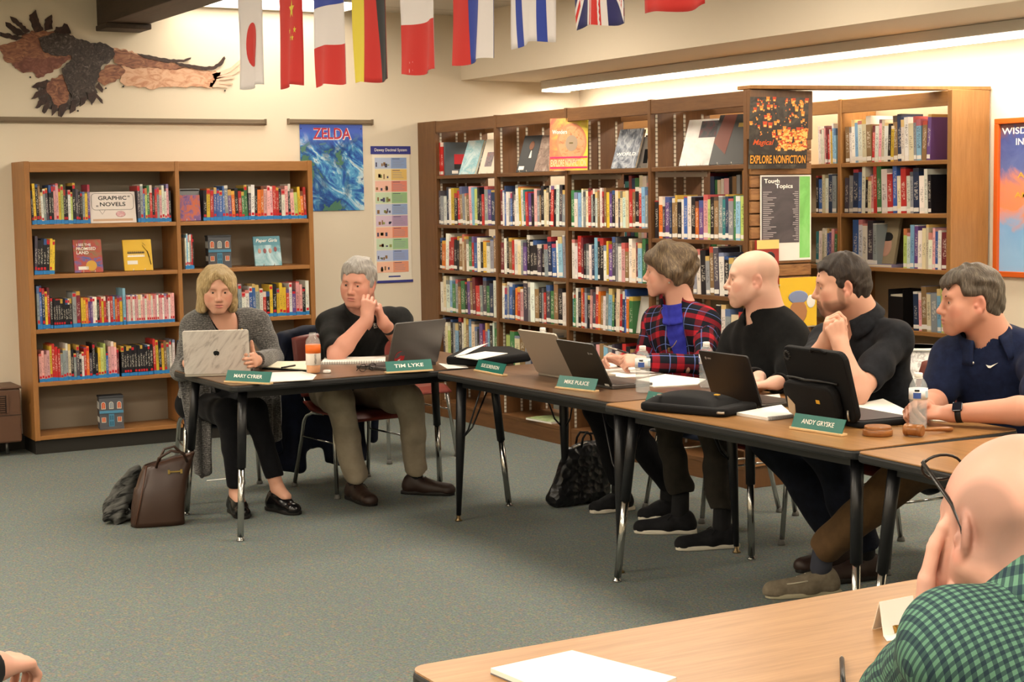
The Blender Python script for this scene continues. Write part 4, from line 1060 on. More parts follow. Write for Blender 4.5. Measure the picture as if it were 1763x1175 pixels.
        T = [L(*q) for q in tp]
        for j, (r1, r2) in enumerate(((.0165, .0125), (.0120, .0108), (.0105, .0085))): S.cap(T[j], T[j+1], r1*sc, r2*sc, .010 if j == 0 else .004)
    def arm(s, Sh, E, W, r=(.050, .040, .042, .027)):
        s.sk.cap(Sh, E, r[0], r[1], .03); s.sk.cap(E, np.array(E)*.72+np.array(W)*.28, r[1], r[2], .02); s.sk.cap(np.array(E)*.72+np.array(W)*.28, W, r[2], r[3], .02)
    def torso(s, S, P, Ch, SL, SR, grow=0., fat=0., w=1., low=True):
        P, Ch, SL, SR = [np.array(q, float) for q in (P, Ch, SL, SR)]
        lat = unit(SR-SL); up = unit(Ch-P-np.dot(Ch-P, lat)*lat); fo = np.cross(up, lat); R = np.stack([lat, fo, up]); g = grow
        S.ell(Ch+up*.02, (.165*w+g, .118+g+fat*.3, .17+g), R, .06)
        S.ell(Ch*.55+P*.45+fo*(.015+fat*.5), (.155*w+g+fat*.6, .112+g+fat, .16+g), R, .08)
        if low: S.ell(P+up*.03, (.170*w+g+fat*.5, .13+g+fat*.5, .12+g), R, .06)
        m = (SL+SR)/2
        for q in (SL, SR):
            S.cap(m*.5+q*.5, q, .056+g, .047+g, .04)
            S.cap(s.N-up*.02-fo*.018, m*.30+q*.70+up*.012, .046+g, .042+g, .04)
            S.cap(q*.8+Ch*.2, q*.45+Ch*.55, .062+g, .075+g, .06)
        s.up, s.fo, s.lat = up, fo, lat
    def legs(s, S, hips, knees, ankles, rr=(.085, .062, .05), k=.04, P=None):
        for h, kn, a in zip(hips, knees, ankles): S.cap(h, kn, rr[0], rr[1], k); S.cap(kn, a, rr[1], rr[2], k)
    def finish(s, res=.003, extra_paint=()):
        VQ = s.sk.build(res); Vt = VQ[0]; col = np.tile(s.c0, (len(Vt), 1))
        for c, r, hx, a in list(s.paint)+list(extra_paint):
            q = (Vt-c) @ s.R.T/np.asarray(r); d = np.sqrt((q**2).sum(1)); wgt = np.clip((1.15-d)/.3, 0, 1)*a
            col = col*(1-wgt[:, None])+np.array(hexc(hx))*wgt[:, None]
        s.o = soft_obj('person', VQ, M_SKIN, None, s.base, col); s.o.location = s.base
        tag(s.o, s.label, 'person')
        for e in s.eyes:
            b = MB(); k = s.hs
            M = Matrix([list(s.R[i]) for i in range(3)]).transposed().to_4x4(); M.translation = Vector(e-s.base)
            b.ball((0, 0, 0), .0125*k, 0, 18, 10, M)
            b.lathe([(.0056*k, .0), (.0056*k, .0009), (.004*k, .0014)], 16, 1, M @ Matrix.Translation((0, .0121*k, -.002)) @ Matrix.Rotation(-PI/2, 4, 'X'))
            b.obj('eye', [mat('eye_white', '#d8d0c8', .2), mat('iris', '#3a3230', .15)], s.o)
        return s.o
    def brows(s, m, th=.0036, z=.0245, ang=.0):
        for sx in (-1, 1):
            pts = [s.hp((sx*q, y, z+dz)) for q, y, dz in ((.014, .0945, -.001+ang), (.026, .0935, .003), (.039, .088, .004), (.051, .0765, -.001))]
            MB().tube([Vector(p-s.base) for p in pts], [th*.8, th, th, th*.4], 6).obj('eyebrow', m, s.o)
    def soft_child(s, name, S, m, res=.0045, disp=None, bones=None, hairuv=False, parent=None, clip=None, planar=False):
        VQ = S.build(res, disp, clip); buv = None
        if bones: buv = bone_uv(VQ[0], bones, planar)
        if hairuv:
            q = (VQ[0]-s.H) @ s.R.T; buv = np.stack([np.arctan2(q[:, 0], -q[:, 1]+.02), np.sqrt(q[:, 0]**2+q[:, 1]**2)*6-q[:, 2]*6, q[:, 2]*0], 1)
        return soft_obj(name, VQ, m, parent or s.o, s.base, None, buv)
    def collar(s, m, r=.066, h=.030, drop=.030, gap=32, name='collar', parent=None, tilt=.35, out=.028, c=None):
        """folded collar round the neck, open at the front"""
        N = s.N+(s.H-s.N)*.20 if c is None else np.array(c); up = unit(s.up*.8+(s.H-s.N)*2); fo = unit(s.fo-np.dot(s.fo, up)*up); la = np.cross(fo, up)
        def pt(u, v):
            a = rad(gap)+(2*PI-2*rad(gap))*u; fr = math.cos(a)
            if v < .5: rr = r+.004*v; z = h*(v*2)-tilt*r*(fr*.5+.5)
            else: w = (v-.5)*2; rr = r+.004+out*w*(1+.35*max(fr, 0)); z = h*(1-w)-drop*w-tilt*r*(fr*.5+.5)-.012*w*max(fr, 0)
            p = N+fo*math.cos(a)*rr*1.05+la*math.sin(a)*rr+up*z-s.base; return tuple(p)
        o = MB().grid(pt, 36, 8).obj(name, m, parent or s.o, solid=.004)
        a_ = o.data.attributes.new('buv', 'FLOAT_VECTOR', 'POINT')
        for j in range(9):
            for i in range(37): a_.data[j*37+i].vector = (i/36*2*PI*r, j/8*(h+drop), 0)
        return o
    def shoe(s, A, toe, m, sole_m, L=.28, name='shoe', sole=True, wd=.046, high=.0, laces=None, heel=.0, skirt=True):
        """A: ankle joint, toe: horizontal direction"""
        A = np.array(A, float); f = unit((toe[0], toe[1], toe[2] if len(toe) > 2 else 0)); la = unit(np.cross(f, (0, 0, 1))); up = np.cross(la, f); R = np.stack([la, f, up])
        g = A-up*(A[2] if len(toe) < 3 else .085); q = lambda a, b, c: g+la*a+f*b+up*c
        S = Soft(); S.cap(q(0, -.035, .042), q(0, .06, .040), .040, .038, .03); S.cap(q(0, .06, .034), q(.004, L-.115, .026), wd*.92, wd*.78, .03)
        S.cap(q(-.012, L-.13, .022), q(.014, L-.125, .022), .026, .026, .02); S.cap(q(0, -.03, .045), q(0, -.028, .075+high), .038, .036, .03)
        S.cap(q(0, .03, .06), q(0, .0, .08+high), .03, .034, .03); S.half(q(0, 0, .012), -up, .004)
        if not high: S.cap(q(0, -.012, .125), q(0, .03, .12), .036, .034, .004, True)
        o = s.soft_child(name, S, m, .0038)
        if sole:
            poly = [(-.030, -.078), (.030, -.078), (.040, -.05), (.036, .02), (.046, .10), (.044, L-.13), (.028, L-.095), (0, L-.082), (-.024, L-.092), (-.042, L-.13), (-.046, .10), (-.038, .02), (-.040, -.05)]
            M = Matrix([list(la), list(f), list(up)]).transposed().to_4x4(); M.translation = Vector(q(0, 0, 0)-s.base)
            MB().prism(poly, .001, .021, 0, M, smooth=True).obj('sole', sole_m, o, bevel=.004)
        if laces:
            b = MB()
            for i in range(4):
                yy = .045+.024*i; zz = .079-.012*i
                b.tube([Vector(q(-.022, yy, zz-.010)-s.base), Vector(q(0, yy+.004, zz+.006)-s.base), Vector(q(.022, yy, zz-.010)-s.base)], .0028, 6)
            b.tube([Vector(q(.0, .045, .085)-s.base), Vector(q(.03, .04, .092)-s.base), Vector(q(.035, .06, .08)-s.base), Vector(q(.0, .05, .085)-s.base)], .002, 5)
            b.tube([Vector(q(.0, .045, .085)-s.base), Vector(q(-.03, .045, .09)-s.base), Vector(q(-.04, .06, .07)-s.base)], .002, 5)
            b.obj('laces', laces, o)
        return o
# ---------------------------------------------------------------- the people
A3 = lambda v: np.array(v, float)
_vx, _vy, _vz, _vd = onx, ony, onz, atd
def onx(*a): return A3(_vx(*a))
def ony(*a): return A3(_vy(*a))
def onz(*a): return A3(_vz(*a))
def atd(*a): return A3(_vd(*a))
M_BTOP = cloth('black_jersey', '#0c0c0e', '#131316'); M_BPANT = cloth('black_trousers', '#0d0d10', '#141418')
M_POLOK = cloth('black_polo', '#131313', '#1c1c1b'); M_KHAKI = cloth('khaki_twill', '#8a7f6d', '#9b907d', freq=14)
M_BLUET = cloth('blue_jersey', '#2b2f93', '#3a3fae', freq=20); M_SWEAT = cloth('black_knit', '#0d0d0e', '#151515')
M_DKPANT = cloth('charcoal_trousers', '#2a2723', '#35312b', freq=16); M_POLOG = cloth('charcoal_polo', '#1a1b1f', '#24262b')
M_JEAN = cloth('navy_jeans', '#10131c', '#191d29', freq=30); M_NAVY = cloth('navy_polo', '#121930', '#1a2340')
M_BROWNP = cloth('brown_chinos', '#4e3a26', '#5f482f', freq=14); M_NAVJ = cloth('navy_jacket', '#0e1220', '#171d30', rough=.6, freq=20); M_BLKJ = cloth('black_jacket', '#0c0d11', '#15171c', rough=.6, freq=20)
M_LOAF = mat('black_leather', '#0f0e0f', .22); M_BRSH = mat('brown_leather', '#2c1c16', .5); M_SNK = cloth('sneaker_black', '#141416', '#1c1c1f', rough=.7); M_SOLW = mat('white_sole', '#cfc8b8', .6); M_SOLB = mat('dark_sole', '#15110f', .6)
M_TANSH = cloth('taupe_canvas', '#6a6152', '#7a7060', freq=50); M_TSOL = mat('pale_sole', '#a79f86', .7)
M_GOLD = mat('gold', '#c8a860', .3, .9); M_STRAP = mat('watch_strap', '#101013', .5)
H_BLOND = hair_mat('blond_hair', '#6f5838', '#b09668', '#dcc9a0'); H_GREY = hair_mat('grey_hair', '#6f6c69', '#a5a19c', '#d6d1ca')
H_BRWN = hair_mat('brown_hair', '#2c2119', '#5a4936', '#8a7656'); H_DARK = hair_mat('dark_hair', '#15100d', '#2b211b', '#463a30'); H_SALT = hair_mat('greying_brown_hair', '#2e2721', '#50463b', '#7d7264')
M_BROWL = mat('brow_light', '#8a6a50', .8); M_BROWD = mat('brow_dark', '#2d211b', .8); M_BROWG = mat('brow_grey', '#7b6a60', .8); M_STRIPE = mat('sock_dark', '#101012', .9); M_SOCKB = mat('sock_slate', '#32343f', .9)
from mathutils.bvhtree import BVHTree
def on_cloth(F, o, u, v):
    """where a sight line meets a garment: point and normal, relative to the figure"""
    me = o.data; b = Vector(F.base); bt = BVHTree.FromPolygons([p.co+b for p in me.vertices], [tuple(p.vertices) for p in me.polygons])
    p, n, _, _ = bt.ray_cast(CAM, ray(u, v).normalized())
    if n.dot(ray(u, v)) > 0: n = -n
    return p-b, n
def cloth_frame(p, n, tilt=0.):
    x = Vector((0, 0, 1)).cross(n).normalized(); y = n.cross(x); c, s_ = math.cos(tilt), math.sin(tilt)
    return frame(p+n*.0015, x*c+y*s_, y*c-x*s_)
def watch(F, W, E, m, face, r=.031, side=(0, 0, 1), name='watch', w=.011, at_=.13):
    W, E = A3(W), A3(E); d = unit(E-W); c = W+d*np.linalg.norm(E-W)*at_
    b = MB(); a = unit(np.cross(d, (.3, .2, .9))); e = np.cross(d, a)
    b.grid(lambda u, v: tuple(c-F.base+d*(v-.5)*2*w+(a*math.cos(2*PI*u)+e*math.sin(2*PI*u))*r), 24, 1)
    o = b.obj(name, m, F.o, solid=.004)
    if face:
        s_ = unit(A3(side)-np.dot(side, d)*d); M = frame(c-F.base+s_*(r+.001), d, np.cross(s_, d))
        MB().prism(rrect(-.018, .018, -.019, .019, .006), 0, .008, 0, M).obj('watch_face', face, o, bevel=.002)
    return o
def upper(F, P, Ch, SL, SR, arms, name, m, neck, sleeve=1., grow=.014, fat=0., w=1., res=.0045, amp=.0028, fr=34, seed=0, bones=False, vneck=0., ar=(.058, .053, .053, .038), open_=None, hem=.10, planar=False, cone=True):
    """shirt: torso and sleeves; arms = ((shoulder, elbow, wrist), ...), sleeve 0..2 along the arm"""
    S = Soft(); F.torso(S, P, Ch, SL, SR, grow, fat, w)
    for a in arms:
        Sh, E, W = [A3(q) for q in a]; S.cap(Sh, Sh*.5+E*.5, ar[0], ar[1], .045)
        t = min(sleeve, 1); e = Sh+(E-Sh)*t; S.cap(Sh*.5+E*.5 if t > .5 else Sh, e, ar[1], ar[1]+(0.004 if sleeve < 1 else -.004), .02)
        if sleeve > 1: e2 = E+(W-E)*(sleeve-1); S.cap(E, e2, ar[1]-.004, ar[3]+(ar[2]-ar[3])*(2-sleeve), .02)
        if sleeve < 1: S.ell(e+unit(E-Sh)*.058, .058, None, .003, True)
        elif sleeve < 2.: S.ell(e2+unit(W-E)*.05, .05, None, .003, True)
    up, fo, la = F.up, F.fo, F.lat; N = F.N
    if cone: S.cap(N-up*.05, N+(F.H-N)*.30, neck+.010, neck+.004, .03)
    S.cap(N-up*.03, N*.35+F.H*.65, neck-.004, neck, .004, True)
    if vneck: S.cap(N+fo*.055+up*.02, N+fo*(.075+vneck*.25)-up*vneck, neck*.7, .012, .008, True)
    S.half(A3(P)-up*hem, -up, .01)
    if open_:
        for o in open_: S.ops.append(o)
    bn = None
    if bones:
        bn = [(A3(P), A3(Ch)+up*.2, .17, fo, 0.)]+[(A3(a[0]), A3(a[1]), .058, fo, .05) for a in arms]+[(A3(a[1]), A3(a[2]), .048, fo, .33) for a in arms]
    if planar: bn = [(A3(P), A3(Ch)+up*.2, .17, -fo, 0.)]+[(A3(a[0])+(A3(a[1])-A3(a[0]))*.25, A3(a[1]), .058, unit(-fo+la*(-.6 if i == 0 else .6)), .05+.1*i) for i, a in enumerate(arms)]+[(A3(a[1]), A3(a[2]), .048, -fo, .33) for a in arms]
    return F.soft_child(name, S, m, res, wrinkle(amp, fr, seed), bn, planar=planar)
def trousers(F, P, hips, knees, ankles, m, rr=(.092, .072, .056), name='trousers', seed=0, hem=.0, amp=.0035, cut=True):
    S = Soft(); S.ell(A3(P), (.185, .14, .115), np.stack([F.lat, F.fo, F.up]), .06)
    for h, k, a in zip(hips, knees, ankles):
        h, k, a = A3(h), A3(k), A3(a); S.cap(h, k, rr[0], rr[1], .05); S.cap(k, k*.5+a*.5, rr[1], rr[2]*1.05, .03); S.cap(k*.5+a*.5, a, rr[2]*1.05, rr[2], .02)
        S.cap(a+unit(a-k)*.105, a+unit(a-k)*.25, .10, .10, .003, True)
    return F.soft_child(name, S, m, .005, wrinkle(amp, 30, seed))
def short_hair(F, m, top=.012, side=.0048, line=.066, recede=.0, amp=.0028, fr=90, seed=0, sweep=None, burn=-.032, nape=-.078):
    S = Soft(); h, k, R, w = F.hp, F.hs, F.R, F.wide
    S.ell(h((0, -.0155, .034)), np.array((.0775*w+side, .099+side, .088+side))*k, R, .02)
    S.ell(h((0, -.052, -.018)), np.array((.066*w+side, .060+side, .07))*k, R, .03)
    S.ell(h((0, -.010, .050)), np.array((.073*w+top*.35, .092+top*.5, .072+top))*k, R, .03)
    for a, b, r in sweep or (): S.cap(h(a), h(b), r*k, r*k*.85, .03)
    S.ell(h((0, .112, line-.108)), A3((.062, .062, .108))*k, R, .010, True)
    for sx in (-1, 1):
        S.box(h((sx*.085, .055-recede+.06, -.035)), A3((.06, .052, .062))*k, R, .012, .012, True)
        S.box(h((sx*.085, .10, .03)), A3((.045, .03, .022+recede))*k, R, .010, .012, True)
        S.ell(h((sx*.085, -.016, -.012)), A3((.024, .022, .034))*k, R, .006, True)
    S.box(h((0, .075, burn-.10)), A3((.13, .088, .092))*k, R, .008, .008, True)
    S.box(h((0, -.05, nape-.10)), A3((.13, .16, .092))*k, R, .008, .014, True)
    return F.soft_child('hair', S, m, .0032, wrinkle(amp, fr, seed, 5), None, True)

# ---- blond woman at the back table
H = ony(374, 497, 7.98); P = (2.93, 8.22, .51); Ch = A3((2.935, 8.13, .86)); N = ony(389, 562, 8.06)
F = Figure('woman with a blond bob in a grey cardigan, seated behind the marbled laptop', (2.93, 8.1, 0), '#d2a088', H, (-.24, -.93, -.24), (.0, -.1, 1), .98, .97, .9)
SL, SR = A3(ony(445, 556, 8.1)), A3(ony(335, 564, 8.12)); EL, ER = A3(ony(472, 618, 7.98)), A3(ony(312, 640, 8.0)); WL, WR = A3(onz(441, 621, .805)), A3((2.63, 7.66, .785))
F.head(N, .052); F.torso(F.sk, P, Ch, SL, SR, -.022, 0, .9, False)
F.arm(SL, EL, WL, (.044, .036, .037, .024)); F.arm(SR, ER, WR, (.044, .036, .037, .024))
F.hand(WL, (-.45, -.80, .12), (.75, -.35, .1), -1, ((45, 70, 40), (55, 75, 40), (60, 75, 40), (62, 70, 40)), ((.02, .024, -.004), (.045, .048, -.004), (.062, .075, -.002), (.07, .100, .0)), .92)
F.hand(WR, (.5, -.85, -.05), (0, 0, 1), 1, (25, 30, 15), None, .9)
KR, KL = A3(ony(392, 712, 7.64)), A3(ony(437, 708, 7.62)); AR, AL = A3(ony(407, 851, 7.66)), A3(ony(478, 842, 7.60))
for a, k_, t_ in ((AR, KR, (-.1, -1)), (AL, KL, (.3, -1))):
    F.sk.cap(a+(k_-a)*.35, a, .042, .033, .02); F.sk.cap(a, a+A3((t_[0]*.06, t_[1]*.06, -.035)), .033, .03, .02)
F.finish(.0032)
F.brows(M_BROWL, .0026)
S = Soft(); h = F.hp; R = F.R
S.ell(h((0, -.016, .040)), (.089, .109, .088), R, .03)
for sx in (-1, 1):
    S.cap(h((sx*.066, .0, .04)), h((sx*.088, .010, -.110)), .028, .026, .04); S.cap(h((sx*.055, -.05, .02)), h((sx*.070, -.040, -.11)), .043, .038, .04)
    S.cap(h((sx*.030, .060, .086)), h((sx*.076, .044, .01)), .017, .018, .03); S.cap(h((sx*.076, .044, .01)), h((sx*.084, .034, -.10)), .018, .017, .03)
S.cap(h((0, -.07, .0)), h((0, -.06, -.10)), .058, .055, .04)
S.ell(h((0, .112, -.036)), (.0640, .085, .118), R, .008, True); S.cap(h((0, .0, -.165)), h((0, .14, -.155)), .062, .07, .02, True)
S.half(h((0, 0, -.130)), F.R.T @ A3((0, -.05, -1)), .014)
F.soft_child('hair', S, H_BLOND, .0034, wrinkle(.0016, 60, 2), None, True)
S = Soft()
for i in range(6):
    for sx in (-1, 1):
        q = i/5; S.chain([h((.016+sx*.006*q, .060+.012*q, .108-.006*q)), h((.012+sx*(.030+.006*q), .078+.010*q, .092-.016*q)), h((sx*(.062-.010*q), .066+.016*q, .052-.020*q)), h((sx*(.071-.004*q), .058+.008*q, .012-.02*q))], [.011, .009, .0065, .004], .008)
F.soft_child('fringe', S, H_BLOND, .0028, None, None, True)
arms = ((SL, EL, WL), (SR, ER, WR))
upper(F, P, Ch, SL, SR, (), 'top', M_BTOP, .066, cone=False, grow=-.006, w=.94, vneck=.06, amp=.0012, seed=1)
la, fo, up = F.lat, F.fo, F.up
op = [('c', V3(N+fo*.09+up*.06), V3(A3(P)+fo*.24+up*.0), .068, .11, .01, True, 0), ('c', V3(N+fo*.10+up*.02), V3(N*.5+A3(P)*.5+fo*.18), .080, .095, .01, True, 0)]
upper(F, P, Ch, SL, SR, arms, 'cardigan', M_KNIT, .082, cone=False, sleeve=1.93, grow=.008, w=.95, amp=.004, fr=30, seed=2, ar=(.056, .054, .056, .042), open_=op, hem=.12)
b = MB()   # long open fronts hanging beside the chair
def tail(x0, y0, z0, x1, y1, z1, w0, w1, nm):
    def f(u, v):
        w = w0+(w1-w0)*v; s_ = (u-.5)
        return (x0+(x1-x0)*v+s_*w-F.base[0], y0+(y1-y0)*v+.018*math.sin(u*9+v*3)-F.base[1]-.03*s_, z0+(z1-z0)*v+.06*abs(s_)*v)
    MB().grid(f, 14, 18).obj(nm, M_KNIT, F.o, solid=.012)
p, q = Vector(ony(335, 675, 8.0)), Vector(ony(350, 825, 7.9)); tail(p.x, p.y, p.z+.12, q.x, q.y, q.z, .16, .07, 'cardigan_front')
p, q = Vector(ony(462, 690, 8.0)), Vector(ony(472, 765, 8.0)); tail(p.x, p.y, p.z+.1, q.x, q.y, q.z, .12, .06, 'cardigan_front')
pts = [F.N+fo*(.058+.050*math.cos(a))*(1.0)+la*.070*math.sin(a)+up*(-.010-.036*math.cos(a)) for a in [rad(-115+230*i/30) for i in range(31)]]
MB().tube([Vector(q-F.base) for q in pts], .0065, 8).obj('necklace', M_GOLD, F.o)
trousers(F, P, (A3(P)-la*.085, A3(P)+la*.085), (KL, KR), (AL+A3((-.02, 0, .075)), AR+A3((0, 0, .06))), M_BPANT, (.085, .066, .047), seed=3)
F.shoe(AR, (-.12, -1), M_LOAF, M_SOLB, .255, wd=.042); F.shoe(AL, (.28, -1), M_LOAF, M_SOLB, .255, wd=.042)

# ---- grey-haired man
H = ony(617, 487, 7.90); P = (3.70, 8.22, .53); Ch = A3((3.715, 8.06, .84)); N = ony(622, 545, 7.98)
F = Figure('grey-haired man in a black polo resting his chin near clasped hands', (3.7, 8.1, 0), '#cc9480', H, (-.74, -.66, -.16), (-.05, -.15, 1), 1.04, 1.0, 1.1)
SL, SR = A3(ony(690, 553, 8.06)), A3(ony(568, 557, 8.0)); ER, EL = A3(ony(579, 612, 7.70)), A3(ony(705, 606, 7.84)); WR, WL = A3(ony(632, 550, 7.64)), A3(ony(660, 556, 7.67))
F.head(N, .062); F.torso(F.sk, P, Ch, SL, SR, -.02, .02, 1., False); F.arm(SL, EL, WL, (.055, .046, .048, .031)); F.arm(SR, ER, WR, (.055, .046, .048, .031))
F.hand(WR, (.12, .0, 1), (-.55, -.85, .1), 1, ((50, 75, 30), (55, 75, 30), (58, 75, 30), (60, 70, 30)), ((.02, .018, -.01), (.05, .03, -.026), (.078, .030, -.034), (.1, .028, -.034)), 1.02, .8)
F.hand(WL, (-.30, -.02, 1), (.75, -.55, .2), -1, ((55, 70, 30), (60, 70, 30), (60, 70, 30), (62, 70, 30)), ((.02, .018, -.01), (.05, .03, -.026), (.078, .030, -.034), (.1, .028, -.034)), 1.02, .8)
F.finish(.0032); F.brows(M_BROWG, .0036, .0235, .001)
short_hair(F, H_GREY, .014, .005, .079, .0, .0034, 80, 1, [((-.035, .056, .090), (.04, .054, .094), .022), ((-.05, .03, .078), (-.066, -.01, .06), .018), ((.05, .03, .078), (.066, -.01, .06), .018)])
arms = ((SL, EL, WL), (SR, ER, WR))
SHIRT = upper(F, P, Ch, SL, SR, arms, 'polo_shirt', M_POLOK, .072, sleeve=.80, grow=.012, fat=.03, w=1.05, seed=5, vneck=.05, ar=(.064, .062, .058, .04), amp=.004)
F.collar(M_POLOK, .082, .026, .034, 30, c=F.N+(F.H-F.N)*.22)
M = cloth_frame(*on_cloth(F, SHIRT, 648, 559), .05); lettering('shirt_lettering', 'RIP', .045, .022, M, M_WTXT, F.o, bold=.02)
MB().box(-.022, .03, -.018, -.015, 0, .001, 0, M).obj('shirt_lettering', M_WTXT, F.o)
watch(F, WL, EL, M_STRAP, None, .0345, name='wrist_band', w=.012, at_=.2)
KR, KL = A3(ony(583, 690, 7.60)), A3(ony(704, 688, 7.56)); AR, AL = A3(ony(612, 838, 7.64)), A3(ony(716, 828, 7.62))
la = F.lat
trousers(F, P, (A3(P)-la*.095, A3(P)+la*.095), (KL, KR), (AL+A3((0, 0, .07)), AR+A3((0, 0, .07))), M_KHAKI, (.102, .083, .066), seed=6, amp=.005)
for a in (AR, AL): F.soft_child('sock', Soft().cap(a+A3((0, .005, .08)), a, .038, .04), M_STRIPE, .005)
F.shoe(AR, (.02, -1), M_BRSH, M_SOLB, .30, laces=M_SOLB, wd=.048); F.shoe(AL, (.75, -.75), M_BRSH, M_SOLB, .30, laces=M_SOLB, wd=.048)

# ---- woman in tartan blazer
H = onx(1150, 468, 4.66); P = (4.86, 6.36, .52); N = onx(1168, 533, 4.70); Ch = A3((4.75, 6.37, .87))
F = Figure('woman with short brown hair in a red and navy plaid blazer', (4.8, 6.35, 0), '#d6a38e', H, (-.80, .60, -.02), (-.05, .0, 1), 1.0, 1.0, .95)
SL, SR = A3(onx(1215, 556, 4.79)), A3(onx(1130, 553, 4.70)); EL, ER = A3(onx(1212, 628, 4.62)), A3(onx(1108, 626, 4.62)); WL, WR = A3(onx(1108, 624, 4.36)), A3(onx(1072, 622, 4.40))
F.head(N, .054); F.torso(F.sk, P, Ch, SL, SR, -.02, .01, .9, False); F.arm(SL, EL, WL, (.046, .038, .04, .026)); F.arm(SR, ER, WR, (.046, .038, .04, .026))
F.hand(WL, (-.72, .62, .12), (-.45, -.55, .75), -1, ((50, 60, 30), (55, 65, 30), (60, 65, 30), (60, 60, 30)), None, .93)
F.hand(WR, (-.72, .15, .22), (-.2, .5, .8), 1, ((45, 60, 30), (55, 65, 30), (60, 65, 30), (60, 60, 30)), None, .93)
F.finish(.0032); F.brows(M_BROWL, .0026)
S = Soft(); h = F.hp; R = F.R
S.ell(h((0, -.025, .056)), (.096, .120, .092), R, .03); S.ell(h((0, -.068, -.005)), (.082, .068, .09), R, .04)
for sx in (-1, 1):
    S.cap(h((sx*.062, .05, .068)), h((sx*.088, -.03, .015)), .034, .034, .04); S.cap(h((sx*.085, .02, .03)), h((sx*.086, -.045, -.03)), .022, .026, .03)
S.cap(h((-.04, .076, .072)), h((.045, .078, .070)), .024, .026, .03); S.cap(h((-.05, .02, .12)), h((.05, .01, .118)), .03, .03, .04)
S.ell(h((0, .098, -.034)), (.07, .050, .078), R, .014, True)
for sx in (-1, 1): S.ell(h((sx*.09, .026, -.045)), (.036, .040, .050), R, .012, True); S.ell(h((sx*.09, -.006, -.03)), (.034, .024, .036), R, .01, True)
S.box(h((0, .03, -.13)), (.12, .10, .05), R, .01, .02, True); S.half(h((0, -.05, -.098)), F.R.T @ A3((0, .3, -1)), .02)
F.soft_child('hair', S, H_BRWN, .0036, wrinkle(.0048, 55, 4), None, True)
MB().ball(tuple(A3(h((-.082, -.006, -.048)))-F.base), .0045).obj('earring', mat('pearl', '#e8e0d4', .2), F.o)
arms = ((SL, EL, WL), (SR, ER, WR))
upper(F, P, Ch, SL, SR, (), 'blouse', M_BLUET, .066, cone=False, grow=-.004, w=.95, amp=.003, fr=60, seed=7, hem=.1)
b = MB(); la, fo, up = F.lat, F.fo, F.up
up2 = unit((F.H-F.N)); 
MB().grid(lambda u, v: tuple(F.N-F.base+(fo*(.012+math.cos(2*PI*u)*.076)+la*math.sin(2*PI*u)*.072)*(1.16-.13*v+.022*math.sin(v*14))+up2*(-.045+.092*v)-fo*.02*v), 30, 10).obj('turtleneck', M_BLUET, F.o, solid=.004)
op = [('c', V3(N+fo*.10+up*.07-la*.02), V3(N*.5+A3(P)*.5+fo*.20-la*.035), .075, .070, .01, True, 0), ('c', V3(N*.5+A3(P)*.5+fo*.20-la*.035), V3(A3(P)+fo*.24-la*.02), .07, .075, .01, True, 0)]
upper(F, P, Ch, SL, SR, arms, 'blazer', M_TARTAN, .070, sleeve=1.92, grow=.012, w=1.0, amp=.003, fr=26, seed=8, bones=True, ar=(.060, .057, .055, .041), open_=op, hem=.13)
pts = [F.N+fo*(.055+.075*math.cos(a))+la*.058*math.sin(a)+up*(-.03-.125*(max(math.cos(a), -.2))) for a in [rad(-100+200*i/30) for i in range(31)]]
MB().tube([Vector(q-F.base) for q in pts], .0016, 6).obj('necklace', M_GOLD, F.o)
q = pts[15]-F.base; MB().prism([(-.006, -.02), (.006, -.02), (.005, 0), (-.005, 0)], -.002, .002, 0, frame(q+fo*.004, la, up)).obj('pendant', M_GOLD, F.o)
KL, KR = A3((4.36, 6.40, .53)), A3((4.36, 6.60, .53)); AL, AR = A3((4.60, 6.34, .12)), A3((4.50, 6.62, .12))
trousers(F, P, (A3(P)-la*.085, A3(P)+la*.085), (KL, KR), (AL+A3((0, 0, .05)), AR+A3((0, 0, .05))), M_BPANT, (.09, .07, .056), seed=9)
for a in (AL, AR): F.soft_child('sock', Soft().cap(a+A3((0, 0, .06)), a-A3((0, 0, .02)), .036, .04), M_STRIPE, .005); F.shoe(a, (-1, .1), M_SNK, M_SOLW, .25, wd=.042)
q0, q1 = A3(onx(1040, 596, 4.33)), A3(onx(1083, 609, 4.33))
t = thing('pen', 'black and silver pen held by the plaid-blazer woman', 'pen', q0); d = Vector(q1-q0)
MB().tube([(0, 0, 0), d*.55], .0042, 8).obj('barrel', M_SILV, t); MB().tube([d*.55, d], .0048, 8).obj('grip', M_BLKP, t); MB().tube([d*-.06, (0, 0, 0)], [.001, .004], 8).obj('tip', M_BLKP, t)

# ---- bald man in black
H = onx(1296, 481, 4.70); P = (4.88, 5.80, .54); N = onx(1318, 560, 4.76); Ch = A3((4.80, 5.79, .88))
F = Figure('bald man in a black quarter-zip sweater behind the black laptop', (4.85, 5.75, 0), '#dbaf9a', H, (-.84, .54, -.02), (.0, .0, 1), 1.09, 1.05, 1.15)
SL, SR = A3(onx(1358, 594, 4.79)), A3(onx(1270, 587, 4.77)); EL, ER = A3(onx(1366, 690, 4.66)), A3(onx(1240, 660, 4.66)); WL, WR = A3((4.37, 5.24, .79)), A3((4.42, 5.42, .79))
F.head(N, .070); F.torso(F.sk, P, Ch, SL, SR, -.015, .03, 1.05, False); F.arm(SL, EL, WL); F.arm(SR, ER, WR)
F.hand(WL, (-.8, .5, -.1), (0, 0, 1), -1, (25, 30, 20)); F.hand(WR, (-.8, -.3, -.1), (0, 0, 1), 1, (25, 30, 20))
h = F.hp
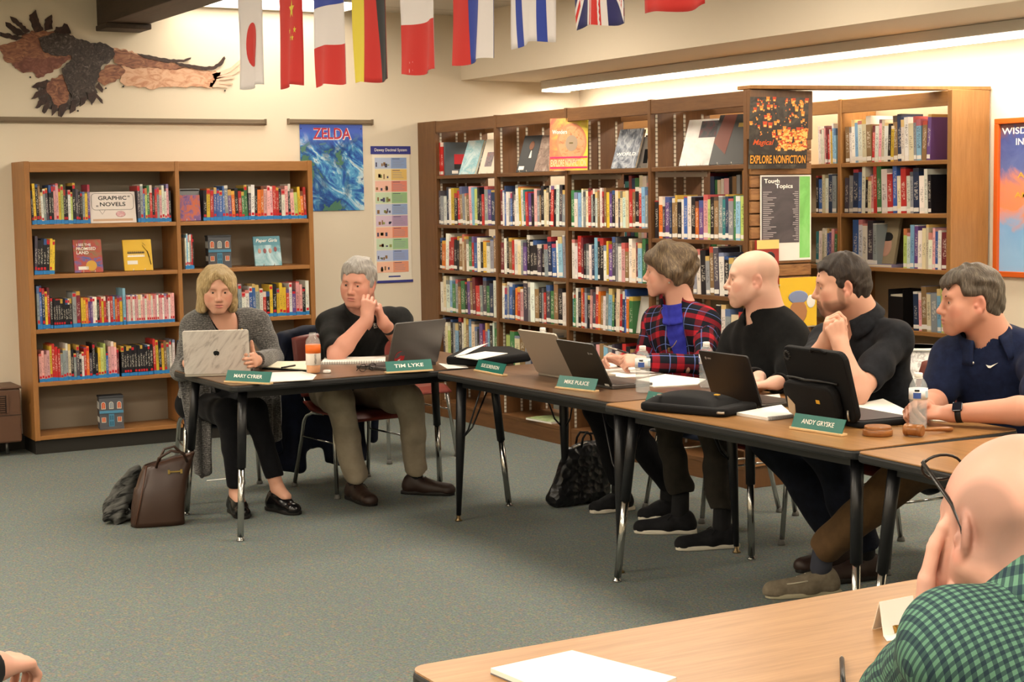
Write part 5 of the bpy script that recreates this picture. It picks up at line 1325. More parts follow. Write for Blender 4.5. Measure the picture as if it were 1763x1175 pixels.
xp = [(h((0, .075, -.085)), (.06, .05, .035), '#b08a72', .45), (h((0, -.085, .02)), (.09, .05, .075), '#b59480', .45), (h((-.06, -.05, .045)), (.04, .05, .05), '#b59480', .4), (h((.06, -.05, .045)), (.04, .05, .05), '#b59480', .4), (h((0, -.03, -.1)), (.09, .09, .05), '#c98672', .35)]
F.finish(.0032, xp); F.brows(mat('brow_pale', '#b08466', .8), .003)
arms = ((SL, EL, WL), (SR, ER, WR))
upper(F, P, Ch, SL, SR, arms, 'sweater', M_SWEAT, .079, sleeve=1.93, grow=.02, fat=.03, w=1.1, seed=10, vneck=.06, ar=(.070, .068, .064, .044), amp=.004, hem=.12)
F.collar(M_SWEAT, .083, .034, .02, 26, out=.02)
la, fo, up = F.lat, F.fo, F.up
MB().tube([Vector(N+fo*(.10+.02*i)-up*(.045+.03*i)-F.base) for i in range(4)], .003, 6).obj('zip_pull', M_SILV, F.o)
KL, KR = A3((4.38, 5.70, .56)), A3((4.36, 6.02, .56)); AL, AR = A3((4.40, 5.655, .095)), A3((4.43, 6.01, .095))
trousers(F, P, (A3(P)-la*.095, A3(P)+la*.095), (KL, KR), (AL+A3((0, 0, .10)), AR+A3((0, 0, .13))), M_DKPANT, (.100, .076, .056), seed=11, amp=.005)
for a in (AL, AR): F.soft_child('sock', Soft().cap(a+A3((.005, 0, .14)), a, .040, .042), M_STRIPE, .005)
F.shoe(AL, (-.86, .30), M_SNK, M_SOLW, .30, laces=M_STRIPE); F.shoe(AR, (-.80, .55), M_SNK, M_SOLW, .30, laces=M_STRIPE)

# ---- bearded man
H = onx(1449, 492, 4.58); P = (4.88, 5.06, .54); N = onx(1480, 552, 4.68); Ch = A3((4.74, 5.06, .86))
F = Figure('bearded dark-haired man in a charcoal polo, chin on his clasped hands', (4.85, 5.0, 0), '#d3a28a', H, (-.82, .54, -.12), (-.1, .05, 1), 1.04, .98, 1.05)
SL, SR = A3(onx(1545, 583, 4.72)), A3(onx(1422, 585, 4.74)); EL, ER = A3(onx(1474, 678, 4.385)), A3(onx(1384, 645, 4.39)); WL, WR = A3(onx(1448, 598, 4.385)), A3(onx(1422, 590, 4.40))
F.head(N, .062); F.torso(F.sk, P, Ch, SL, SR, -.02, .0, 1., False); F.arm(SL, EL, WL, (.055, .048, .05, .031)); F.arm(SR, ER, WR, (.055, .046, .048, .031))
F.hand(WL, (-.10, .34, .92), (-.75, -.55, .35), -1, ((70, 75, 35), (72, 75, 35), (74, 75, 35), (76, 70, 35)), ((.02, .018, -.01), (.05, .026, -.026), (.074, .020, -.034), (.094, .012, -.036)), 1.04, .6)
F.hand(WR, (.0, -.10, 1), (-.65, .75, .1), 1, ((55, 70, 30), (58, 72, 30), (60, 72, 30), (62, 68, 30)), ((.02, .018, -.01), (.05, .03, -.026), (.078, .028, -.034), (.1, .026, -.034)), 1.04, .6)
h = F.hp
xp = [(h((0, .082, -.092)), (.045, .05, .034), '#4a3325', .85), (h((0, .108, -.052)), (.026, .02, .007), '#5a3f2e', .75)]
for sx in (-1, 1): xp += [(h((sx*.052, .04, -.068)), (.026, .055, .034), '#5a4131', .7), (h((sx*.068, .015, -.03)), (.016, .02, .045), '#604838', .6), (h((sx*.026, .098, -.068)), (.010, .02, .02), '#5a3f2e', .7)]
F.finish(.003, xp); F.brows(M_BROWD, .0036)
short_hair(F, H_DARK, .011, .004, .068, .012, .0018, 110, 3, [((-.03, .066, .086), (.03, .066, .086), .014)])
arms = ((SL, EL, WL), (SR, ER, WR))
upper(F, P, Ch, SL, SR, arms, 'polo_shirt', M_POLOG, .072, sleeve=.72, grow=.012, fat=.0, w=1.04, seed=13, vneck=.05, ar=(.064, .064, .058, .04), amp=.004)
F.collar(M_POLOG, .078, .032, .034, 28)
la = F.lat
KL, KR = A3((4.40, 4.98, .55)), A3((4.38, 5.28, .55)); AL, AR = A3((4.52, 4.86, .10)), A3((4.56, 5.06, .10))
trousers(F, P, (A3(P)-la*.095, A3(P)+la*.095), (KL, KR), (AL+A3((0, 0, .04)), AR+A3((0, 0, .04))), M_JEAN, (.105, .086, .072), seed=14, amp=.005)
for a in (AL, AR): F.soft_child('sock', Soft().cap(a+A3((.005, 0, .10)), a, .040, .042), M_STRIPE, .005); F.shoe(a, (-1, .2), M_BRSH, M_SOLB, .29, laces=M_SOLB)

# ---- man in navy polo
H = onx(1671, 519, 4.60); P = (4.85, 4.38, .54); N = onx(1703, 592, 4.68); Ch = A3((4.745, 4.355, .88))
F = Figure('man with short greying hair in a navy polo, hands clasped behind the water bottle', (4.85, 4.3, 0), '#c8917a', H, (-.86, .50, -.05), (-.02, .0, 1), 1.06, 1.0, 1.05)
SL, SR = A3(onx(1776, 606, 4.80)), A3(onx(1634, 617, 4.58)); EL, ER = A3(onx(1800, 706, 4.44)), A3(onx(1612, 690, 4.50)); WL, WR = A3(onz(1640, 712, .788)), A3(onz(1592, 704, .79))
F.head(N, .064); F.torso(F.sk, P, Ch, SL, SR, -.02, .0, 1., False); F.arm(SL, EL, WL, (.056, .046, .05, .031)); F.arm(SR, ER, WR, (.056, .046, .048, .031))
F.hand(WL, (-.55, .78, .02), (-.35, -.25, .85), -1, ((45, 60, 30), (50, 65, 30), (52, 65, 30), (55, 60, 30)), None, 1.02, .7)
F.hand(WR, (-.80, -.12, .12), (-.3, .55, .75), 1, ((45, 60, 30), (50, 65, 30), (55, 65, 30), (55, 60, 30)), None, 1.02, .7)
h = F.hp
xp = [(h((0, .08, -.085)), (.055, .05, .03), '#a87860', .4)]
F.finish(.003, xp); F.brows(M_BROWD, .0034)
short_hair(F, H_SALT, .013, .0048, .064, .004, .0026, 90, 6, [((-.035, .076, .076), (.03, .080, .074), .016), ((-.035, .05, .095), (.035, .05, .095), .02)], burn=.022)
arms = ((SL, EL, WL), (SR, ER, WR))
SHIRT = upper(F, P, Ch, SL, SR, arms, 'polo_shirt', M_NAVY, .074, sleeve=.74, grow=.012, fat=.0, w=1.05, seed=16, vneck=.0, hem=.15, ar=(.066, .064, .058, .04), amp=.004)
F.collar(M_NAVY, .088, .036, .040, 30, out=.034, c=F.N+(F.H-F.N)*.24)
la, fo, up = F.lat, F.fo, F.up
M = cloth_frame(*on_cloth(F, SHIRT, 1707, 630))
MB().prism([(-.020, .003), (-.012, -.008), (-.004, -.009), (.024, .012), (-.002, .0), (-.010, .0)], 0, .002, 0, M).obj('shirt_logo', M_WTXT, F.o)
for (u_, v_) in ((1675, 625), (1662, 603)): MB().ball(tuple(on_cloth(F, SHIRT, u_, v_)[0]), (.005, .005, .005)).obj('button', M_WTXT, F.o)
watch(F, WL, EL, M_STRAP, mat('watch_glass', '#10131f', .1), .034, (-.6, -.5, .7), 'watch', .011, .08)
KL, KR = A3((4.36, 4.10, .55)), A3((4.34, 4.40, .55)); AL, AR = A3((4.34, 3.98, .12)), A3((4.20, 4.765, .13))
trousers(F, P, (A3(P)-la*.095, A3(P)+la*.095), (KL, KR), (AL+A3((0, 0, .04)), AR+A3((.02, -.03, .07))), M_BROWNP, (.105, .085, .072), seed=17, amp=.005)
for a in (AL, AR): F.soft_child('sock', Soft().cap(a+A3((.01, -.01, .09)), a-A3((0, 0, .02)), .040, .043), M_SOCKB, .005)
for a, d_ in ((AL, (-1, .1)), (AR, (-.95, .33))):
    sh = F.shoe(a, d_, M_TANSH, M_TSOL, .315, wd=.052)
    f = Vector((d_[0], d_[1], 0)).normalized(); l_ = Vector((f.y, -f.x, 0)); g = Vector(a-F.base); g.z = 0
    b = MB()
    for y_, z_ in ((.055, .083), (.09, .072)):
        b.tube([g+f*y_-l_*.036+Vector((0, 0, z_-.022)), g+f*(y_+.012)+Vector((0, 0, z_+.006)), g+f*y_+l_*.036+Vector((0, 0, z_-.022))], .003, 6)
    b.tube([g+f*(.07+.11*math.sin(PI*i/12))+l_*.040*math.cos(PI*i/12)+Vector((0, 0, .068-.014*math.sin(PI*i/12))) for i in range(13)], .003, 6)
    b.obj('laces', mat('lace_pale', '#b9b19c', .7), sh)

# ---- bald man in the foreground, seen from behind
H = atd(1745, 918, 2.12); fwd0 = A3((.22, .96, -.16)); N = atd(1822, 1005, 2.07)
F = Figure('bald man in a green checked shirt leaning on the nearest table, back to the camera', (1.8, 1.3, 0), '#cc9c8a', H, fwd0, (.10, -.1, 1), 1.08, 1.0, 1.1)
N = A3(N); Ch = N+A3((.03, -.12, -.25)); P = A3((1.78, 1.20, .52)); lt = unit((.93, -.22, 0)); 
SL, SR = N-lt*.150+A3((0, .0, -.066)), N+lt*.19+A3((0, -.02, -.085))
EL, ER = A3(onz(1545, 1250, .79)), A3((2.12, 1.45, .80)); WL = H+A3(F.R.T @ A3((-.090, .072, -.165))); WR = A3((2.10, 1.72, .79))
F.head(N, .062); F.torso(F.sk, P, Ch, SL, SR, -.015, .02, 1.05, False); F.arm(SL, EL, WL); F.arm(SR, ER, WR)
F.hand(WL, F.R.T @ A3((.07, .02, 1)), F.R.T @ A3((-.85, .52, 0)), -1, ((8, 12, 10), (10, 14, 10), (12, 16, 12), (14, 18, 14)), ((.022, .018, -.012), (.055, .034, -.026), (.085, .036, -.036), (.108, .032, -.04)), 1.06, .6)
F.hand(WR, (-.8, .5, 0), (0, 0, 1), 1, (25, 30, 20))
h = F.hp
xp = [(h((0, -.085, -.02)), (.095, .06, .06), '#7d655a', .7), (h((-.07, -.04, .01)), (.035, .06, .055), '#7d655a', .6), (h((.07, -.04, .01)), (.035, .06, .055), '#7d655a', .6), (h((0, -.04, -.10)), (.1, .1, .03), '#c98e78', .3)]
F.finish(.0028, xp)
arms = ((SL, EL, WL), (SR, ER, WR))
upper(F, P, Ch, SL, SR, arms, 'checked_shirt', M_GING, .074, sleeve=1.35, grow=.012, fat=.02, w=1.08, seed=20, bones=True, planar=True, ar=(.066, .066, .062, .046), amp=.005, fr=26, res=.004)
F.collar(M_GING, .078, .03, .024, 40)
trousers(F, P, (P-lt*.095, P+lt*.095), (A3((1.66, 1.68, .50)), A3((2.02, 1.64, .50))), (A3((1.64, 1.68, .12)), A3((2.04, 1.64, .12))), M_JEAN, (.1, .075, .065), seed=21)
for a in ((1.64, 1.68, .09), (2.04, 1.64, .09)): F.shoe(a, (.1, 1), M_BRSH, M_SOLB, .29)
g = spectacles('eyeglasses', 'black eyeglasses pushed up on the bald foreground man\'s head', False)
Rg = F.R.copy(); tl = rad(33); fr_, ur_ = Rg[1]*math.cos(tl)+Rg[2]*math.sin(tl), Rg[2]*math.cos(tl)-Rg[1]*math.sin(tl)
Mg = Matrix([list(-Rg[0]*1.17), list(-fr_*1.12), list(ur_*1.12)]).transposed().to_4x4(); Mg.translation = Vector(F.hp((0, .112, .062)))
g.matrix_world = Mg

# ---- person at the lower left, only a hand in view
W0 = A3(atd(-14, 1150, 3.0)); d0 = unit((.75, .62, -.12))
F = Figure('person at the left edge with only one hand in view', (.15, 2.55, 0), '#d3a08c', (.22, 2.66, 1.18), (.5, .8, -.1), (0, 0, 1), 1.02)
P = A3((.12, 2.42, .52)); N = A3((.18, 2.55, 1.04)); Ch = A3((.15, 2.48, .84)); lt = unit((.75, -.45, 0)); SL, SR = N-lt*.18-A3((0, 0, .06)), N+lt*.18-A3((0, 0, .06))
ER = W0-d0*.05+A3((-.14, -.20, .03)); EL = SL+A3((.05, .12, -.24)); WL = A3((.30, 2.98, .66))
F.head(N); F.torso(F.sk, P, Ch, SL, SR, -.015, 0, 1, False); F.arm(SR, ER, W0); F.arm(SL, EL, WL)
F.hand(W0, d0, (-.1, -.25, 1), 1, ((35, 55, 35), (40, 60, 35), (42, 60, 35), (45, 60, 35)), None, 1.); F.hand(WL, (.6, .6, -.2), (0, 0, 1), -1, (30, 40, 20))
F.finish(.0034)
upper(F, P, Ch, SL, SR, ((SL, EL, WL), (SR, ER, W0)), 'jacket', M_BLKJ, .072, sleeve=1.9, grow=.012, w=1.05, seed=22, amp=.004)
short_hair(F, H_DARK)
trousers(F, P, (P-lt*.095, P+lt*.095), (A3((.36, 2.95, .53)), A3((.62, 2.78, .53))), (A3((.38, 2.98, .12)), A3((.66, 2.80, .12))), M_JEAN, (.1, .08, .065), seed=23)
for a in ((.38, 2.98, .09), (.66, 2.80, .09)): F.shoe(a, (.5, .8), M_BRSH, M_SOLB, .29)
watch(F, W0, ER, M_STRAP, None, .033, name='wrist_band', at_=.1)

onx, ony, onz, atd = _vx, _vy, _vz, _vd
# ---------------------------------------------------------------- wall decoration
def art(name, stops, scale=4, dist=1.5, stretch=(1, 1, 1), rot=(0, 0, 0), seed=0, rough=.5):
    if name in MATS: return MATS[name]
    m, t = nmat(name, rough); n = t.noise(t.coord('Object', stretch, rot, (seed*1.7, seed*2.3, seed)), scale, 5, .62, dist)
    t.base(t.ramp(n.outputs['Fac'], [(.25+.5*i/(len(stops)-1), c) for i, c in enumerate(stops)])); return m
def wall_poly(pix, y0, th, name, m, parent, off):
    P = [_vy(u, v, y0) for u, v in pix]
    M = Matrix(((1, 0, 0, 0), (0, 0, 1, 0), (0, 1, 0, 0), (0, 0, 0, 1)))   # xy -> xz, prism height along y
    return MB().prism([(p.x-off[0], p.z-off[2]) for p in P], y0-off[1]-th, y0-off[1], 0, M).obj(name, m, parent)
def jag(pts, n=4, amp=3.0, seed=1):
    r = random.Random(seed); out = []
    for i, (a, b) in enumerate(zip(pts, pts[1:]+pts[:1])):
        L = math.hypot(b[0]-a[0], b[1]-a[1]); k = max(1, int(L/n)); nx, ny = (b[1]-a[1])/max(L, .1), -(b[0]-a[0])/max(L, .1)
        for j in range(k):
            t_ = j/k; d = r.uniform(-amp, amp)*(0 if j == 0 else .5); out.append((a[0]+(b[0]-a[0])*t_+nx*d, a[1]+(b[1]-a[1])*t_+ny*d))
    return out
E_DK = art('eagle_dark', ['#141111', '#2a211e', '#4a3f3b', '#8d8580'], 26, 2.5, seed=1); E_DB = art('eagle_dark_brown', ['#1b1110', '#35221d', '#4f342a'], 18, 2, seed=2)
E_BR = art('eagle_brown', ['#4a2d22', '#75493a', '#9b6a4e', '#b98e6c'], 12, 2.2, (1, 1, 2.2), seed=3); E_RED = art('eagle_russet', ['#54302a', '#754538', '#96685a'], 16, 2, seed=4)
E_PK = art('eagle_pink', ['#9a6046', '#bb8a6c', '#d3ab8e', '#c79c86'], 9, 2.2, (1, 1, 2), seed=5); E_LP = art('eagle_light', ['#d9aa90', '#e3bba5', '#d5a28a'], 10, 1, seed=6)
ep = _vy(200, 120, 10.5); eo = (ep.x, 10.5, ep.z)
eg = thing('paper_eagle', 'large painted paper eagle with spread wings pinned above the low bookcase', 'wall decoration', eo)
LW = [(0, 78), (24, 72), (44, 58), (66, 52), (88, 54), (118, 60), (130, 70), (128, 94), (112, 108), (94, 120), (78, 128), (66, 135), (56, 124), (40, 126), (28, 118), (19, 108), (8, 105), (2, 90)]
wall_poly(jag(LW, 5, 5, 3), 10.494, .004, 'wing', E_BR, eg, eo)
wall_poly(jag([(20, 112), (40, 100), (80, 100), (118, 100), (98, 118), (78, 128), (66, 135), (56, 122), (40, 125), (26, 118)], 4, 6, 4), 10.4905, .003, 'wing_feathers', E_RED, eg, eo)
for k, pl in enumerate(([(28, 70), (0, 62), (0, 55), (30, 62), (40, 64)], [(30, 62), (10, 45), (9, 38), (18, 40), (44, 58)], [(44, 58), (20, 36), (17, 28), (28, 32), (52, 54)], [(60, 56), (50, 34), (50, 26), (62, 17), (65, 30), (75, 52)], [(77, 54), (77, 34), (89, 25), (91, 50)], [(92, 54), (96, 46), (107, 46), (110, 40), (116, 42), (122, 58), (108, 62)])):
    wall_poly(jag(pl, 4, 2.5, 10+k), 10.4895, .003, 'flight_feather', E_DB, eg, eo)
wall_poly(jag([(66, 66), (96, 56), (118, 58), (136, 68), (160, 74), (176, 74), (190, 84), (196, 98), (188, 108), (176, 112), (170, 126), (166, 142), (160, 158), (140, 160), (124, 168), (116, 150), (108, 130), (106, 118), (124, 102), (122, 96), (96, 96), (74, 88)], 4, 3, 21), 10.4875, .005, 'body', E_DK, eg, eo)
wall_poly(jag([(162, 80), (172, 72), (186, 78), (196, 84), (197, 96), (186, 98), (170, 92)], 4, 3, 27), 10.4825, .004, 'head', E_DK, eg, eo)
wall_poly(jag([(78, 142), (106, 128), (118, 136), (118, 165), (112, 186), (96, 184), (86, 164), (78, 158)], 4, 4, 22), 10.4925, .003, 'tail', E_BR, eg, eo)
wall_poly(jag([(64, 148), (80, 137), (120, 148), (163, 148), (168, 160), (150, 172), (132, 184), (112, 192), (92, 192), (78, 180), (66, 168)], 4, 4, 29), 10.4945, .003, 'tail_feathers', E_DK, eg, eo)
for k, pl in enumerate(([(54, 150), (62, 143), (82, 137), (80, 150), (62, 152)], [(53, 171), (62, 158), (80, 150), (80, 162), (60, 170)], [(60, 186), (70, 168), (84, 164), (76, 180), (64, 187)], [(72, 192), (80, 172), (86, 172), (84, 186), (76, 196)], [(89, 200), (90, 180), (99, 182), (97, 192)], [(100, 200), (102, 182), (118, 176), (112, 192), (106, 202)], [(120, 196), (124, 172), (132, 172), (130, 190)], [(137, 184), (140, 168), (150, 166), (146, 178)], [(152, 172), (150, 158), (162, 156), (176, 172), (177, 179), (166, 168), (158, 182)], [(164, 150), (170, 142), (178, 154), (176, 160)])):
    wall_poly(jag(pl, 4, 2, 30+k), 10.4895, .003, 'tail_feather', E_DB, eg, eo)
wall_poly(jag([(168, 140), (172, 124), (184, 112), (208, 112), (216, 122), (206, 136), (194, 142), (180, 148)], 4, 4, 24), 10.4915, .003, 'breast_feathers', E_BR, eg, eo)
wall_poly(jag([(190, 84), (212, 84), (236, 92), (262, 100), (300, 108), (330, 116), (360, 122), (380, 124), (372, 138), (364, 152), (340, 150), (310, 150), (284, 150), (266, 154), (244, 150), (216, 148), (206, 140), (212, 116), (196, 108)], 5, 4, 25), 10.4935, .004, 'wing', E_PK, eg, eo)
wall_poly(jag([(192, 86), (214, 86), (238, 96), (270, 104), (320, 116), (300, 120), (260, 116), (226, 118), (198, 108)], 4, 3, 26), 10.4895, .003, 'wing_feathers', E_BR, eg, eo)
for k, pl in enumerate(([(364, 128), (398, 116), (414, 102), (413, 110), (396, 124), (370, 134)], [(366, 132), (398, 126), (415, 113), (415, 121), (400, 130), (370, 137)], [(368, 134), (402, 131), (404, 135), (370, 140)], [(366, 138), (400, 143), (401, 146), (366, 144)], [(362, 142), (394, 149), (392, 151), (360, 150)])):
    wall_poly(pl, 10.4925, .003, 'flight_feather', E_LP, eg, eo)
for k, pl in enumerate(([(236, 92), (260, 96), (290, 102), (316, 103), (329, 99), (328, 102), (316, 107), (286, 108), (250, 100)], [(300, 107), (330, 112), (352, 115), (368, 114), (378, 106), (386, 97), (388, 101), (382, 112), (368, 120), (350, 121), (310, 114)])):
    wall_poly(jag(pl, 4, 1.5, 50+k), 10.4865, .004, 'feather_quill', E_DB, eg, eo)
for u, v in ((52, 133), (182, 152), (134, 191), (212, 149), (387, 156)):
    p = _vy(u, v, 10.497); MB().ball((p.x-eo[0], p.y-eo[1]-.004, p.z-eo[2]), .006, n=8, k=6).obj('push_pin', M_BLKP, eg)

# blue poster under the short rail (generic brushed swirls) with its title
pz0, pz1, px0, px1 = 1.503, 2.112, 4.462, 4.946
t = thing('blue_poster', 'blue and white swirling poster with red title letters hung from the short rail', 'poster', (px0, 10.495, pz0))
m, tt = nmat('poster_swirls', .35)
v = tt.coord('Object', (1.2, 1, 2.6), (0, rad(-38), 0)); n = tt.noise(v, 3.2, 5, .6, 2.2); n2 = tt.noise(tt.coord('Object', (1, 1, 1), loc=(4, 1, 2)), 2.6, 4, .6, 1.6)
c = tt.ramp(n.outputs['Fac'], [(.3, '#1c2f78'), (.44, '#2f62b4'), (.53, '#5fa9d4'), (.60, '#cfe4ea'), (.68, '#2a4f8c')]); z = tt.sep(tt.coord('Object'))[2]
c = tt.mix(tt.ramp(n2.outputs['Fac'], [(.50, '#000000'), (.62, '#ffffff')]), c, '#23467a'); c = tt.mix(tt.math('MULTIPLY', tt.math('GREATER_THAN', n2.outputs['Fac'], .60), .7), c, '#5b8a5a')
c = tt.mix(tt.ramp(z, [(.44, '#000000'), (.56, '#ffffff')]), c, '#3f5fc4'); tt.base(c)
ps = MB().box(0, px1-px0, -.0025, .0, 0, pz1-pz0).obj('sheet', m, t)
M = frame((.245, -.0032, .545), (1, 0, 0), (0, 0, 1)); lettering('title_lettering', 'ZELDA', .30, .085, M @ Matrix.Translation((.003, -.003, 0)), mat('title_white', '#e9dfe0', .5), t, bold=.03); lettering('title_lettering', 'ZELDA', .29, .078, M @ Matrix.Translation((0, 0, .001)), mat('title_red', '#b52f3e', .5), t, bold=.012)
for x in (.01, px1-px0-.012): MB().ball((x, -.004, pz1-pz0-.03), .004, n=8, k=5).obj('pin', M_BLKP, t)

# decimal classification chart
cx0, cx1, cz0, cz1 = 5.007, 5.327, .972, 1.96; W_ = cx1-cx0
t = thing('subject_chart', 'tall subject chart with ten coloured bands hung beside the dark bookcase', 'chart', (cx0, 10.496, cz0))
MB().box(0.01, W_-.01, -.0025, 0, 0, .97).obj('sheet', mat('chart_paper', '#e9e2d3', .6), t); M_CB = mat('chart_blue', '#363a86', .5)
MB().box(0, W_, -.004, -.0005, .93, .988).obj('header_band', M_CB, t); MB().box(0, W_, -.004, -.0005, 0, .018).obj('footer_band', M_CB, t)
lettering('lettering', 'Dewey Decimal System', .26, .028, frame((W_/2, -.0046, .958), (1, 0, 0), (0, 0, 1)), M_WTXT, t, bold=.01)
bandc = [('#b9c6e0', '#8ea6d2'), ('#ecdcae', '#e2c071'), ('#efbfae', '#df8a78'), ('#c9dcbc', '#97be8a'), ('#c3cde4', '#92a9d2'), ('#d6c2d6', '#b297b8'), ('#f0b9a2', '#e08e74'), ('#c9dfc2', '#9cc595'), ('#bcc8e6', '#93a6d6'), ('#f2c0a6', '#e39a7c')]
z = .905
rr_ = random.Random(5)
for k, (a, c) in enumerate(bandc):
    zz = z-.078
    b = MB(); b.box(.03, W_*.5, -.004, -.002, zz, z, 0); b.box(W_*.5, W_-.035, -.004, -.002, zz, z, 1)
    for j in range(5): xx_ = .035+rr_.uniform(0, .1); b.box(xx_, xx_+rr_.uniform(.008, .02), -.0046, -.003, zz+.008+rr_.uniform(0, .015), zz+.026+rr_.uniform(0, .02), 2+j % 3)
    b.box(W_*.5+.01, W_*.5+.07, -.0046, -.003, z-.011, z-.007, 3)
    for j in range(4): b.box(W_*.5+.01, W_*.5+.08+rr_.uniform(0, .03), -.0044, -.003, z-.026-.012*j, z-.0235-.012*j, 5)
    b.obj('subject_band', [mat('band_a%d' % k, a, .6), mat('band_b%d' % k, c, .6), mat('chart_ink_brown', '#8d6a45', .6), mat('chart_ink_dark', '#4a4a66', .6), mat('chart_ink_olive', '#8f9a5a', .6), mat('chart_ink_grey', '#8d8f9c', .6)], t)
    z -= .0835
lettering('lettering', 'DEMCO', .09, .016, frame((W_/2, -.0034, .045), (1, 0, 0), (0, 0, 1)), M_CB, t) if False else MB().box(W_*.38, W_*.68, -.0036, -.0022, .04, .05).obj('footer_mark', M_CB, t)

# framed poster on the right wall
fy0 = 6.285; fz0, fz1 = 1.108, 1.972
t = thing('framed_poster', 'framed sunset sky poster with an orange border on the right wall', 'picture', (6.795, fy0, fz0)); Hh = fz1-fz0; Wd = .62
m, tt = nmat('sky_print', .25); v = tt.coord('Object'); z = tt.sep(v)[2]; n = tt.noise(v, 5, 5, .6, 1.2)
c = tt.ramp(tt.math('ADD', z, tt.math('MULTIPLY', n.outputs['Fac'], .35)), [(.28, '#8fbce6'), (.44, '#7fb0e0'), (.56, '#e58f62'), (.66, '#d98a6c'), (.76, '#5b6ba2'), (.95, '#41508a'), (1., '#6b5058')]); tt.base(c)
MB().box(-.003, -.001, -Wd+.02, -.02, .02, Hh-.02).obj('print', m, t)
b = MB(); b.box(-.022, 0, -Wd, 0, 0, .03); b.box(-.022, 0, -Wd, 0, Hh-.03, Hh); b.box(-.022, 0, -.03, 0, .03, Hh-.03); b.box(-.022, 0, -Wd, -Wd+.03, .03, Hh-.03)
b.obj('frame', mat('frame_orange', '#c95a1c', .4), t, bevel=.003)
def fl(s_, w, h, y, z, m_, bold=.012, al=None): lettering('lettering', s_, w, h, frame((-.0042, y, z), (0, -1, 0), (0, 0, 1)), m_, t, bold=bold)
fl('WISDOM BEGINS', .54, .036, -.31, .795, M_WTXT); fl('IN WONDER', .34, .036, -.31, .735, M_WTXT)
M_YEL = mat('yellow_lettering', '#e0a83a', .5); fl('AFRICAN', .27, .03, -.29, .555, M_YEL); fl('AMERICAN', .33, .03, -.30, .448, M_YEL)

# ---------------------------------------------------------------- bunting
FX = 2.6
FL = [(6.77, 6.47, 2.08), (6.31, 6.06, 2.056), (5.938, 5.667, 2.036), (5.563, 5.299, 2.023), (5.172, 4.914, 2.027), (4.797, 4.507, 2.036), (4.41, 4.144, 2.061), (4.028, 3.789, 2.08), (3.676, 3.41, 2.086)]
M_STR = mat('bunting_string', '#d8d4cc', .8)
b = MB(); pts = [(FX, 7.2, ZC-.002)]
for y0, y1, z in FL: pts += [(FX, y0, z+.457), (FX, y1, z+.457)]
pts += [(FX, 2.9, ZC-.002)]
tag(MB().tube(pts, .002, 5).obj('bunting_string', M_STR), 'thin string from which the national flags hang', 'string')
FC = dict(w='#d9d2d2', r='#c22b26', y='#d9c63f', u='#2a3f9a', k='#22262a', g='#2f7a4a', n='#26265e')
FM = {k: mat('flag_'+k, c, .8, sheen=.1) for k, c in FC.items()}
def flag(i, lab, base, patches):
    y0, y1, z = FL[i]; W = y0-y1; L = .457; ph = i*1.3
    t = thing('flag', lab, 'flag', (FX, y0, z+L), 0, 'national flags on the bunting')
    def fn(u, v, o=0): return (.012*math.sin(u*5+ph)*(v*.9+.15)+.008*math.sin(u*11+ph+v*3)*v+o, -W*u-.006*math.sin(v*4+ph), -L*v-.006*math.sin(u*6+ph)*v)
    MB().grid(lambda u, v: fn(u, v), 16, 22).obj('cloth', FM[base], t, solid=.0008)
    for q, c, nu, nv in patches:
        b = MB()
        for o in (-.0011, .0011):
            def g(a, c_, o=o):
                p = [q[0][k]*(1-a)*(1-c_)+q[1][k]*a*(1-c_)+q[2][k]*a*c_+q[3][k]*(1-a)*c_ for k in (0, 1)]; return fn(p[0], p[1], o)
            b.grid(g, nu, nv)
        b.obj('printed_field', FM[c], t)
    return t, fn
R4 = lambda u0, u1, v0, v1: ((u0, v0), (u1, v0), (u1, v1), (u0, v1))
def disc(t, fn, cu, cv, ru, rv, m_, name='emblem', n=26, star=False):
    b = MB()
    for o in (-.0013, .0013):
        k = 10 if star else n
        pts = []
        for j in range(k):
            a = 2*PI*j/k; r = 1 if (not star or j % 2 == 0) else .42
            pts.append(fn(cu+ru*r*math.sin(a), cv-rv*r*math.cos(a), o))
        b.add([fn(cu, cv, o)]+pts, [(0, 1+j, 1+(j+1) % k) for j in range(k)])
    b.obj(name, m_, t)
t, fn = flag(0, 'white flag with a red disc, nearest the back wall', 'w', []); disc(t, fn, .5, .60, .23, .205, FM['r'], 'red_disc')
t, fn = flag(1, 'red flag with small yellow stars', 'r', []); disc(t, fn, .62, .33, .14, .09, FM['y'], 'star', star=True)
for cu, cv in ((.52, .52), (.79, .515), (.62, .585), (.72, .585)): disc(t, fn, cu, cv, .05, .032, FM['y'], 'star', star=True)
flag(2, 'flag of blue, white and red bands one above the other', 'w', [(R4(0, 1, 0, .333), 'u', 14, 6), (R4(0, 1, .667, 1), 'r', 14, 6)])
flag(3, 'flag of yellow, red and black upright stripes', 'r', [(R4(0, .37, 0, 1), 'y', 6, 22), (R4(.70, 1, 0, 1), 'k', 6, 22)])
flag(4, 'flag with white above a red lower band', 'w', [(R4(0, 1, 0, .333), 'g', 14, 6), (R4(0, 1, .62, 1), 'r', 14, 6)])
flag(5, 'flag of red, blue and white upright stripes', 'u', [(R4(0, .36, 0, 1), 'r', 6, 22), (R4(.62, 1, 0, 1), 'w', 6, 22)])
flag(6, 'white flag with two upright blue stripes', 'w', [(R4(.14, .27, 0, 1), 'u', 4, 22), (R4(.71, .85, 0, 1), 'u', 4, 22)])
